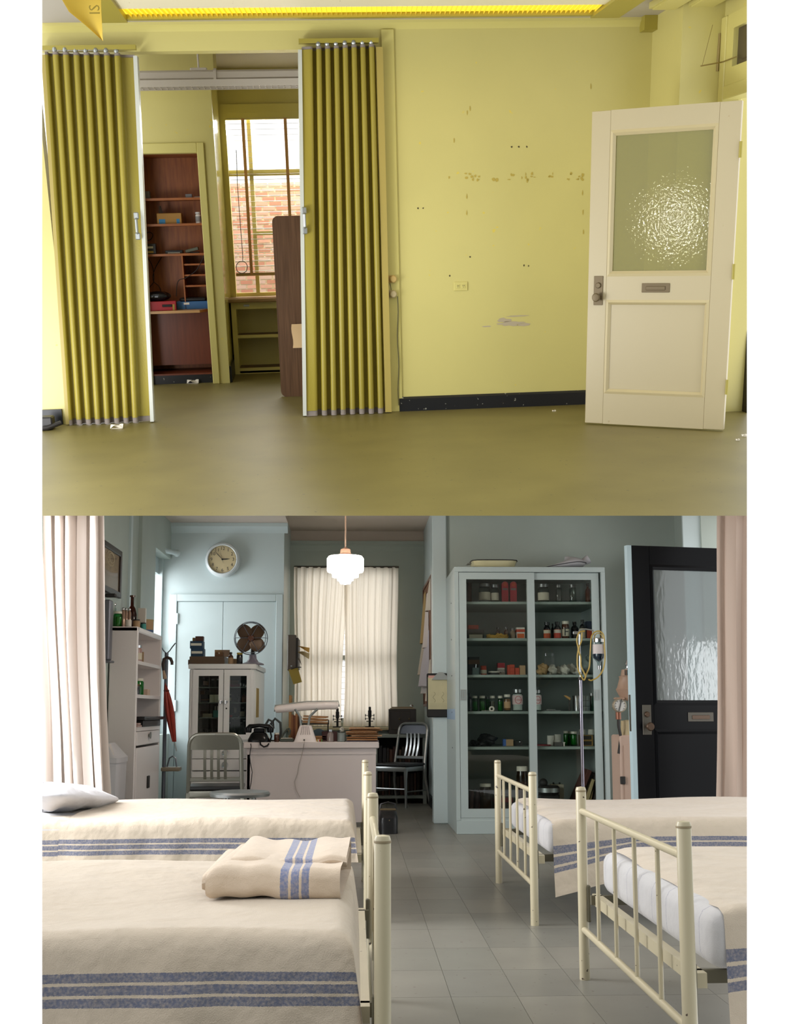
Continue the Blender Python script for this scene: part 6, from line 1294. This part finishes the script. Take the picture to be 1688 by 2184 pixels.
jarS('small white pot in front of the amber bottle', topP(274, .05), .026, .06, wht, None, name='pot', cat='pot', lidh=0); jarS('tan pot with dark lid on the shelf unit', topP(291, .2), .03, .075, tanx, drk, name='pot', cat='pot'); jarS('small teal tin near the shelf corner', topP(306, .5), .025, .07, tealx, drk, name='tin', cat='tin')
carton('folded white napkin standing on the shelf unit', 292, 308, 1297, Yn + .5, zt, wht, .05, name='napkin', cat='napkin'); t = T('round_tin', 'tan round tin at the far corner of the shelf unit', 'tin', (SX - .1, Yn + .85, zt)); t.part('body', G().lathe([(0, 0), (.075, 0), (.075, .11), (0, .11)], (0, 0, 0), 22), tanx); t.part('blue_band', G().lathe([(.076, .005), (.076, .03)], (0, 0, 0), 22), mat('blue tin band', '#3a5580', .5)); t.part('lid', G().lathe([(0, .11), (.078, .11), (.078, .125), (0, .125)], (0, 0, 0), 22), mat('ochre lid', '#a08a5c', .5))
jarS('white tube at the near end of the upper shelf', onS(.07, .12, wz1), .02, .13, wht, drk, name='tube', cat='tube'); jarS('rose labelled jar with a chrome lid in the upper shelf', onS(.09, .42, wz1), .05, .15, mat('rose pink jar', '#a5827a', .3), chrome, lab=labP); jarS('tall jar with a blue band behind the rose jar', onS(.16, .34, wz1), .045, .2, gcl, chrome, lab=mat('deep blue band', '#2a2f6a', .5)); solo('tan_card', 'tan card leaning behind the rose jar', 'card', G().bbox(-.05, .05, 0, .01, 0, .1, .002), tanx, onS(.1, .55, wz1))
jarS('large green jar on the middle shelf', onS(.08, .46, wz2), .055, .145, ggr, lidW, ggs); jarS('second green jar deeper on the middle shelf', onS(.15, .34, wz2), .05, .14, ggr, lidW, ggs); jarS('dark bottle before the green jars on the middle shelf', onS(.05, .25, wz2), .03, .09, gdk, brx, name='dark_bottle', cat='bottle'); solo('small_cream_box', 'small cream box at the right of the middle shelf', 'box', G().bbox(-.03, .03, 0, .12, 0, .055, .003), mat('cream box', '#cdb19a', .6), onS(.06, .68, wz2))
t = T('black_clipcase', 'black flat case sticking out of the lower shelf', 'case', onS(.1, .25, wz3)); t.part('body', G().bbox(-.1, .12, 0, .85, .0, .055, .006), mat('black leatherette', '#1a1a1c', .4)); t.part('lid', G().bbox(-.11, .15, -.1, .9, .057, .085, .006), mat('black leatherette', '#1a1a1c', .4))
for k in range(2): solo('small_notebook', ('lower', 'upper')[k] + ' small pink notebook on the lower shelf', 'notebook', G().bbox(-.05, .05, 0, .17 - .05 * k, 0, .016, .003), mat('pinkish cover', '#b59a92', .6), onS(.04, .06, wz3 + .018 * k))
wadp = PB(212, 1385, Yn - .2); t = T('wall_dispenser', 'grey metal bracket on the wall behind the curtain', 'bracket', (XL, Yn - .15, PB(212, 1408, Yn - .2).z)); t.part('bracket', G().bbox(0, .05, -.06, .06, .0, .5, .01), mat('grey steel bracket', '#6c6c74', .4, .3)); t.part('foot', G().bbox(0, .07, -.07, .07, -.02, .0, .006), mat('grey steel bracket', '#6c6c74', .4, .3)); t.part('top_bracket', G().bbox(0, .09, -.06, .0, .52, .55, .008), drk)
# bin with a swing lid
p = PB(250, 1620, Yn - .35); t = T('waste_bin', 'white swing-lid waste bin before the shelf unit', 'bin', (p.x - .03, Yn - .4, 0)); zb1 = PB(250, 1622, Yn - .55).z; zb2 = PB(235, 1585, Yn - .5).z; e_ = 24 * Yn / F
t.part('body', loft([ring(e_ * .85, .17, .0, ex=6), ring(e_ * .95, .19, zb1 - .02, ex=6)], True, True), mat('grey white bin enamel', '#c8c5c8', .4))
t.part('hood', loft([ring(e_ * 1.02, .2, zb1 - .02, ex=6), ring(e_ * 1.02, .2, zb1 + .02, ex=6), [(x * .45 - e_ * .4, y * .5, z) for x, y, z in ring(e_, .2, zb2, ex=6)]], True, True), mat('grey white bin enamel', '#c8c5c8', .4)); t.part('flap', G().sheet([(-e_ * .5, -.17, zb1 + .045), (e_ * .55, -.17, zb1 + .04), (e_ * .1, -.1, zb2 - .01), (-e_ * .6, -.1, zb2 - .01)], .006), wsf)
# coat stand with umbrella
Yu = Yf2 + .12; p = PB(353, 1690, Yu); t = T('coat_stand', 'grey steel coat stand beside the white shelf unit', 'coat stand', (p.x - .02, Yu, 0)); gm = mat('grey steel tube', '#6d7078', .35, .8); zt3 = PB(352, 1392, Yu).z
t.part('pole', G().cyl((0, 0, .03), (0, 0, zt3), .018, seg=12), gm); t.part('base', G().lathe([(0, 0), (.16, 0), (.15, .02), (.03, .035), (0, .035)], (0, 0, 0), 20), gm)
for s in (-1, 1): t.part('hook', G().tube([(0, 0, zt3 - .01), (s * .03, 0, zt3 + .02), (s * .05, 0, zt3 + .05), (s * .085, -.02, zt3 + .09)], .006, 6), gm)
zr = PB(370, 1640, Yu).z; t.part('umbrella_ring', G().bbox(-.02, .16, -.07, .07, zr - .02, zr + .02, .015, 2), mat('tan ring', '#8f8472', .4, .4)); t.part('ring_arch', G().tube([(.03, 0, zr + .02), (.05, 0, zr + .1), (.08, 0, zr + .12), (.11, 0, zr + .1), (.12, 0, zr + .02)], .008, 6), gm)
p = PB(357, 1420, Yu - .1); t = T('umbrella', 'furled red umbrella with a curved brown handle', 'umbrella', (p.x, Yu - .1, 0)); 
def uq(x, y): q = PB(x, y, Yu - .1); return V((q.x - p.x, 0, q.z))
rb = mat('red umbrella cloth', '#a8331f', .5, var=.35, vs=8, stretch=(8, 8, .6))
t.part('handle', G().tube([uq(349, 1430), uq(348, 1416), uq(350, 1406), uq(357, 1402), uq(364, 1405), uq(367, 1412), uq(367, 1418)], [.014, .016, .016, .016, .016, .015, .013], 10), mat('dark brown handle', '#3a2a24', .3))
def um(u_, v):
    a_ = uq(351 + 21 * v, 1446 + 136 * v); w2 = .055 * math.sin(math.pi * min(1, .22 + .85 * (1 - v))) ** .8 * (1 - .55 * v) ; an = 2 * math.pi * u_; k = 1 + .18 * math.sin(6 * an + 3 * v)
    return a_ + V((w2 * math.cos(an) * k, w2 * math.sin(an) * k, 0))
t.part('canopy', G().grid(um, 36, 16), rb, smooth=50); t.part('collar', G().tube([uq(349, 1430), uq(352, 1448)], [.012, .02], 10), mat('tan collar', '#b0947a', .5)); t.part('tip', G().tube([uq(372, 1582), uq(377, 1602)], [.008, .005], 8), steel); t.part('strap', G().tube([um(k / 16, .2) * 1.0 for k in range(16)], .008, 6, closed=True), mat('dark red strap', '#5e1f16', .6))
# file box with notes on the return wall, left of the window
Yh = 12.0; a_ = PB(613, 1430, Yh); b_ = PB(632, 1354, Yh)
t = T('wall_file', 'dark brown wall file with notes sticking out', 'wall file', (a_.x, Yh, a_.z)); w2, h2 = b_.x - a_.x, b_.z - a_.z
t.part('box', G().bbox(0, w2, 0, .5, 0, h2, .006), mat('dark brown tin', '#4e443a', .4)); t.part('dark_side', G().box(w2, w2 + .02, .01, .45, .02, h2 - .03), drk); t.part('bracket', G().box(.01, .06, .45, .6, .2, h2 - .05), drk)
t.part('knob', G().ball((w2 * .5, -.006, h2 * .12), .012, seg=8, rings=6), chrome)
def sh2(nm, pts, c_): t.part(nm, G().sheet([PB(x, y, Yh + .05) - a_ + V((0, dy, 0)) for x, y, dy in pts], .003), mat('note ' + c_, c_, .8, trl=.2))
sh2('note', [(634, 1377, 0), (661, 1382, -.05), (660, 1393, -.05), (640, 1380, 0)], '#c79a4a'); sh2('note', [(634, 1390, 0), (646, 1389, 0), (661, 1394, -.05), (660, 1406, -.06), (643, 1395, 0)], '#b5a072'); sh2('note', [(634, 1402, 0), (640, 1405, 0), (644, 1419, -.03), (640, 1412, 0)], '#a89c90'); sh2('hanging_note', [(616, 1429, -.06), (636, 1423, -.06), (645, 1455, -.07), (627, 1460, -.07)], '#b39c4a')
t.part('bulldog_clip', G().tube([PB(621, 1427, Yh - .02) - a_, PB(630, 1424, Yh - .02) - a_, PB(638, 1423, Yh - .02) - a_, PB(643, 1423, Yh - .02) - a_], .006, 6), drk)
# pinboard with papers on the partition
py0, py1 = YXB(925, 1350, xpart), YXB(908, 1350, xpart); zc0, zc1 = PB(915, 1500, 12.2).z, PB(922, 1232, py0).z
t = T('pinboard', 'brown framed pinboard on the partition wall', 'pinboard', (xpart, py0, zc0)); Lp, Hp = py1 - py0, zc1 - zc0
t.part('board', G().box(-.015, 0, 0, Lp, 0, Hp), mat('brown cork', '#8a6248', .9, var=.2, vs=30)); t.part('frame', G().box(-.03, 0, -.03, 0, -.03, Hp + .03).box(-.03, 0, Lp, Lp + .03, -.03, Hp + .03).box(-.03, 0, 0, Lp, Hp, Hp + .03).box(-.03, 0, 0, Lp, -.03, 0), mat('brown frame wood', '#6d4a38', .5))
rd = random.Random(8)
for k, (yy, zz, ww2, hh2, c_, lb) in enumerate(((.75, .66, .35, .6, '#b79a62', 'tall tan sheet at the top of the pinboard'), (.45, .62, .3, .62, '#d8cbc4', 'long pale sheet pinned at the upper middle of the pinboard'), (.12, .72, .25, .35, '#cdc1ae', 'small typed sheet at the near top of the pinboard'), (.5, .3, .45, .62, '#c9c1c6', 'large printed sheet bulging from the middle of the pinboard'), (.85, .32, .3, .5, '#c4b8a8', 'buff sheet at the far middle of the pinboard'), (.55, .08, .3, .4, '#c9c4c0', 'curled sheet low on the pinboard'), (.1, .05, .25, .45, '#cfc3b2', 'pale sheet at the near bottom of the pinboard'))):
    def pg(u_, v, b=.05 + .05 * rd.random(), s=rd.uniform(-.1, .1)): return V((-.02 - b * math.sin(math.pi * u_ * .9) * (1.1 - v), (u_ - .5) * ww2 + s * v, (v - 1) * hh2))
    solo('pinned_paper', lb, 'paper', G().grid(pg, 6, 6).grid(lambda u_, v: pg(u_, v) + V((-.002, 0, 0)), 6, 6), mat('pinned sheet ' + c_, c_, .8), (xpart, py0 + yy * Lp, zc0 + min(zz + .3, 1) * Hp), smooth=70)
# clipboard on the column
Yq = YR - .09; a_, b_ = PB(911, 1530, Yq), PB(962, 1436, Yq)
t = T('clipboard', 'black clipboard with a cream chart hanging on the column', 'clipboard', (a_.x, Yq, a_.z)); w2, h2 = b_.x - a_.x, b_.z - a_.z
t.part('board', G().bbox(0, w2, 0, .02, 0, h2, .01), mat('black hardboard', '#1d1a18', .4)); t.part('chart', G().box(.012, w2 - .0, -.004, 0, .075, h2 - .035), mat('cream chart paper', '#c3bc98', .8, var=.08, vs=12)); t.part('pink_slip', G().box(.015, w2 - .01, -.006, -.004, h2 - .045, h2 - .02), mat('pink slip', '#c79a90', .8))
for k, x in enumerate((.07, .15)): t.part('sketch', G().tube([(x + .012 * math.sin(q * 1.2), -.005, .14 + .012 * q) for q in range(9)], .0015, 4), mat('pencil line', '#8f8a70', .8))
for k in range(6): t.part('ruled_line', G().box(.03, w2 - .02, -.005, -.004, .085 + .009 * k, .0862 + .009 * k), mat('pencil line', '#8f8a70', .8))
t.part('clip', G().prism([(w2 * .2, h2 - .06), (w2 * .95, h2 - .06), (w2 * .8, h2 - .02), (w2 * .65, h2 + .01), (w2 * .5, h2 + .01), (w2 * .35, h2 - .02)], 'y', -.02, -.004), steel)
# low bookcase at the window bay, file case, microscopes, bag
bx_, by_ = PB(800, 1650, 13.0).x, 12.95; bX1 = xpart - .03; zbk = PB(850, 1566, by_).z
t = T('low_shelf', 'low grey green shelf of dark books right of the desk', 'shelf', (bx_, by_, 0)); wk = bX1 - bx_; gg = mat('grey green shelf paint', '#8a918a', .4); dkI = mat('dark shelf back', '#1c1a18', .7)
t.part('top', G().bbox(0, wk, 0, .42, zbk - .04, zbk, .005), gg); t.part('side_panel', G().box(wk - .04, wk, 0, .42, 0, zbk - .04), gg); t.part('side_panel', G().box(0, .03, 0, .42, 0, zbk - .04), gg); t.part('back_panel', G().box(.03, wk - .04, .38, .4, 0, zbk - .04), dkI); t.part('bottom', G().box(.03, wk - .04, 0, .38, .06, .09), gg); t.part('shelf', G().box(.03, wk - .04, .02, .38, zbk * .5 - .012, zbk * .5), gg)
ORD = ['first', 'second', 'third', 'fourth', 'fifth', 'sixth', 'seventh', 'eighth', 'ninth', 'tenth', 'eleventh', 'twelfth', 'thirteenth', 'fourteenth', 'fifteenth', 'sixteenth', 'seventeenth']
rd = random.Random(12); bc = ['#3a2a20', '#4d2c22', '#2b2b2e', '#5a3a2a', '#332e26', '#46382a']
for row, zb in enumerate((.09, zbk * .5)):
    x = .04; k = 0
    while x < wk - .09:
        w2 = rd.uniform(.022, .045); h2 = rd.uniform(.2, .29); c_ = rd.choice(bc)
        solo('dark_book', '%s dark book from the left on the %s shelf behind the aluminium chair' % (ORD[k], ('lower', 'upper')[row]), 'book', G().bbox(0, w2, 0, .2, 0, h2, .003), mat('book ' + c_, c_, .6), (bx_ + x, by_ + .08 + rd.uniform(0, .04), zb), group='dark books on the %s shelf' % ('lower', 'upper')[row]); x += w2 + .004; k += 1
a_, b_ = PB(830, 1560, 13.05), PB(888, 1512, 13.05)
t = T('card_file', 'dark brown wooden file case on the low shelf', 'file case', (a_.x, 13.05, zbk)); w2, h2 = b_.x - a_.x, b_.z - zbk; dw = mat('dark walnut', '#2a211c', .4)
t.part('body', G().bbox(0, w2, 0, .3, 0, h2, .005), dw); 
for k, x in enumerate((.06, w2 * .55)): dr = t.part('drawer_front', G().bbox(x - .04, x + w2 * .4 - .05, -.006, 0, .05, h2 - .03, .003), dw); t.part('pull', G().ball((x + .06, -.012, h2 * .6), .01, seg=8, rings=6), brassD, parent=dr)
for k, (c_, w3, dx, lb) in enumerate((('#9a8468', .24, .02, 'buff paper pad lying on the dark file case'), ('#b9aa92', .28, .0, 'pale paper pad lying under the buff one on the file case'))): solo('paper_pad', lb, 'paper', G().bbox(0, w3, 0, .2, 0, .012, .002), mat('pad ' + c_, c_, .8), (a_.x + .02 + dx, 13.08, zbk + h2 + (.013 if k == 0 else 0)))
t = T('head_mirror', 'small chrome head mirror on the file case', 'mirror', (b_.x - .05, 13.1, zbk + h2)); t.part('mirror', G().ball((0, 0, .03), .022, seg=12, rings=8), chrome); t.part('band', G().bbox(-.06, .03, -.01, .02, 0, .012, .003), drk)
def microscope(label, px, ytop, ybase, Y):
    c = PB(px, ybase, Y); zs_ = .85; t = T('microscope', label, 'microscope', (c.x, Y, zs_)); H2 = PB(px, ytop, Y).z - zs_; bm2 = mat('black japanned metal', '#141414', .3, coat=.3)
    t.part('foot', G().bbox(-.055, .055, -.05, .06, 0, .014, .004), bm2); t.part('pillar', G().cyl((0, .03, .014), (0, .03, H2 * .45), .014, seg=10), bm2); t.part('stage', G().bbox(-.04, .04, -.045, .04, H2 * .28, H2 * .28 + .01, .003), bm2)
    t.part('arm', G().tube([(0, .03, H2 * .42), (0, .06, H2 * .55), (0, .04, H2 * .7), (0, 0, H2 * .72)], .014, 8), bm2); t.part('tube', G().lathe([(0, H2 * .36), (.008, H2 * .36), (.012, H2 * .45), (.02, H2 * .48), (.022, H2 * .8), (.015, H2 * .83), (.015, H2 * .98), (0, H2)], (0, -.01, 0), 14), bm2)
    for zz in (.58, .42): t.part('focus_knob', G().cyl((-.05, .03, H2 * zz), (.05, .03, H2 * zz), .004, seg=6).cyl((-.055, .03, H2 * zz), (-.045, .03, H2 * zz), .016, seg=12).cyl((.045, .03, H2 * zz), (.055, .03, H2 * zz), .016, seg=12), bm2)
microscope('black microscope under the end of the desk lamp', 720, 1510, 1553, 13.45); microscope('black microscope standing alone before the window curtain', 789, 1507, 1550, 13.4)
p = FB(829, 1779); t = T('doctor_bag', 'black leather bag standing on the floor by the desk', 'bag', (p.x, p.y + .12, 0)); lb_ = mat('black leather bag', '#121214', .35, bump=.15, bs=40); hb3 = PB(829, 1730, p.y).z; wb3 = 20 * p.y / F
t.part('body', loft([ring(wb3, .13, 0, ex=6), ring(wb3, .13, hb3 * .7, ex=5), ring(wb3 * .9, .07, hb3 * .95, ex=4), ring(wb3 * .8, .02, hb3, ex=4)], True, True), lb_, smooth=50); t.part('frame', G().bbox(-wb3 * .85, wb3 * .85, -.015, .015, hb3 - .01, hb3 + .012, .004), brassD); t.part('handle', G().tube([(-.07, 0, hb3), (-.06, 0, hb3 + .05), (0, 0, hb3 + .065), (.06, 0, hb3 + .05), (.07, 0, hb3)], .009, 8), lb_); t.part('clasp', G().ball((wb3 * .1, -.125, hb3 * .6), .008, seg=8, rings=5), brassD)
# infusion stand
Yi = 8.7; p = PB(1244, 1690, Yi); t = T('infusion_stand', 'chrome infusion stand before the glass cabinet', 'infusion stand', (p.x, Yi, 0)); zq = PB(1247, 1448, Yi).z; zt4 = PB(1253, 1350, Yi).z
t.part('base', G().tube([(-.25, -.05, .02), (0, 0, .05), (.25, -.05, .02)], .014, 8).tube([(0, 0, .05), (0, .25, .02)], .014, 8), chrome); t.part('lower_pole', G().cyl((0, 0, .04), (0, 0, zq), .0125, seg=14), mat('violet chrome', '#aaa6b5', .12, 1.)); t.part('collar', G().cyl((0, 0, zq - .01), (0, 0, zq + .015), .018, seg=14), drk); t.part('upper_pole', G().cyl((0, 0, zq), (0, 0, zt4), .007, seg=12), chrome); t.part('top_hook', G().tube([(0, 0, zt4 - .01), (.0, 0, zt4 + .02), (.05, 0, zt4 + .03), (.11, 0, zt4 + .02), (.12, 0, zt4 - .02)], .006, 8).bbox(-.05, .02, -.01, .01, zt4 - .01, zt4 + .012, .003), steel)
c = PB(1277, 1412, Yi); t = T('infusion_bottle', 'clear infusion bottle with a white label on the stand', 'bottle', (c.x, Yi - .02, c.z)); k = lambda y: PB(1277, y, Yi).z - c.z; rI = 13 * Yi / F
t.part('body', G().lathe([(0, k(1420)), (.014, k(1420)), (.016, k(1413)), (rI * .9, k(1404)), (rI, k(1398)), (rI, k(1372)), (rI * .8, k(1366)), (0, k(1366))], (0, 0, 0), 20), glass('infusion glass', '#d4dcdc', .02, refl=1.6)); t.part('cap', G().lathe([(0, k(1366)), (rI * .95, k(1370)), (rI * .95, k(1363)), (rI * .7, k(1361)), (0, k(1361))], (0, 0, 0), 18), chrome); t.part('label', G().lathe([(rI * 1.01, k(1395)), (rI * 1.01, k(1375))], (0, 0, 0), 20), mat('white label', '#cfc6c4', .7)); t.part('stopper', G().lathe([(0, k(1428)), (.012, k(1428)), (.014, k(1420)), (0, k(1420))], (0, 0, 0), 12), chrome); t.part('hanger', G().tube([(-rI * .8, 0, k(1364)), (-rI * .5, 0, k(1354)), (0, 0, k(1350)), (rI * .5, 0, k(1354)), (rI * .8, 0, k(1364))], .004, 6), mat('yellow rubber tube', '#b59a48', .5)); t.part('liquid', G().lathe([(0, k(1412)), (rI * .9, k(1403)), (rI * .93, k(1398)), (rI * .93, k(1388)), (0, k(1388))], (0, 0, 0), 18), glass('blue grey liquid', '#7f8ea6', .02))
def hose(lb, pts, dy):
    P = [PB(x, y, Yi + dy) for x, y in pts]; sm = []
    for i in range(len(P) - 1):
        for q in range(5):
            t_ = q / 5; a, b, c_, d = P[max(i - 1, 0)], P[i], P[i + 1], P[min(i + 2, len(P) - 1)]; sm.append(.5 * ((2 * b) + (c_ - a) * t_ + (2 * a - 5 * b + 4 * c_ - d) * t_ ** 2 + (3 * b - a - 3 * c_ + d) * t_ ** 3) - P[0])
    sm.append(P[-1] - P[0]); solo('rubber_hose', lb, 'hose', G().tube(sm, .006, 6), mat('yellow rubber tube', '#b59a48', .5), P[0])
hose('tied yellow rubber hose looped left of the infusion pole', [(1248, 1346), (1236, 1349), (1231, 1365), (1234, 1384), (1232, 1400), (1233, 1425), (1242, 1445), (1247, 1450), (1252, 1436), (1258, 1420), (1260, 1385), (1262, 1360), (1268, 1348)], -.03)
hose('second yellow rubber hose crossing the first at its knot', [(1242, 1349), (1241, 1366), (1235, 1384), (1239, 1402), (1240, 1420), (1247, 1436), (1250, 1442)], -.05)
hose('yellow rubber hose looped around the infusion bottle', [(1266, 1350), (1278, 1346), (1288, 1355), (1290, 1380), (1291, 1405), (1287, 1428), (1276, 1444), (1262, 1451), (1256, 1449)], -.06)
# breathing apparatus behind the door
Yg = 8.9; a_ = PB(1331, 1690, Yg); t = T('breathing_apparatus', 'rose beige breathing apparatus with a round gauge behind the black door', 'apparatus', (a_.x, Yg, 0)); rz_ = mat('rose beige enamel', '#a58873', .45, bump=.03)
def gq(x, y): q = PB(x, y, Yg); return V((q.x - a_.x, 0, q.z))
c0 = gq(1322, 1568); t.part('cabinet', G().bbox(c0.x, c0.x + .35, 0, .3, .05, c0.z, .012), mat('pink beige case', '#b99f8e', .45)); dr = t.part('case_door', G().box(c0.x + .03, c0.x + .32, -.006, 0, .1, c0.z - .08), mat('pink beige case', '#b99f8e', .45)); q = gq(1328, 1664); t.part('latch', G().bbox(q.x - .02, q.x + .02, -.025, -.006, q.z - .03, q.z + .03, .004), drk, parent=dr); t.part('foot', G().box(c0.x + .02, c0.x + .33, .02, .28, 0, .05), drk)
nk = gq(1333, 1566).z; q = gq(1345, 1540); t.part('neck', G().lathe([(0, c0.z), (.06, c0.z), (.055, gq(0, 1540).z), (.045, gq(0, 1540).z), (0, gq(0, 1538).z)], (q.x, .08, 0), 18), mat('cream neck', '#b9a780', .5))
q = gq(1342, 1480); hz2 = lambda y: gq(1342, y).z
t.part('head', G().lathe([(0, hz2(1495)), (.05, hz2(1492)), (.085, hz2(1474)), (.09, hz2(1470)), (.08, hz2(1466)), (.06, hz2(1447)), (.065, hz2(1442)), (.05, hz2(1441)), (.04, hz2(1428)), (0, hz2(1426))], (q.x, .05, 0), 22), rz_); t.part('finial', G().lathe([(0, hz2(1426)), (.02, hz2(1426)), (.016, hz2(1420)), (.022, hz2(1416)), (.012, hz2(1408)), (0, hz2(1405))], (q.x + .01, .05, 0), 12), chrome)
q = gq(1319, 1505); gr = 14.5 * Yg / F; g2 = t.part('gauge', G().lathe([(0, 0), (gr, 0), (gr, .04), (gr * .88, .05), (gr * .86, .042), (0, .042)], (q.x, -.02, q.z), 26, 'y'), mat('cream gauge rim', '#b3a690', .3, .4)); t.part('dial', G().lathe([(0, 0), (gr * .85, 0), (gr * .85, .002), (0, .002)], (q.x, -.062, q.z), 24, 'y'), mat('white gauge dial', '#cfcdc6', .5), parent=g2)
t.part('needle', G().box(-.003, .003, -.003, 0, -.045, .055).xf(M.Translation((q.x, -.066, q.z)) @ M.Rotation(.25, 4, 'Y')), inkP, parent=g2)
for k in range(9): an = math.radians(-130 + 32.5 * k); t.part('dial_mark', G().box(-.002, .002, -.001, 0, gr * .62, gr * .76).xf(M.Translation((q.x, -.066, q.z)) @ M.Rotation(an, 4, 'Y')), inkP, parent=g2)
t.part('gauge_stem', G().cyl((q.x, 0, q.z - gr * .9), (q.x, 0, q.z - gr * 2), .022, seg=12), mat('copper stem', '#8a5a44', .4, .4)); t.part('gauge_bracket', G().bbox(q.x - .03, q.x + .05, -.02, .03, q.z + gr * .9, q.z + gr * 1.2, .005), rz_)
t.part('hose', G().tube([(q.x, .0, q.z - gr * 2), (q.x, 0, q.z - gr * 3), (q.x + .02, .02, q.z - gr * 4.5), (q.x + .0, .02, q.z - gr * 7)], .012, 8), drk)
for k in range(4): t.part('vent_slot', G().box(-.004, .004, -.004, 0, hz2(1440), hz2(1429)).xf(M.Translation((gq(1334 + 4 * k, 1440).x, -.004, 0))), drk)
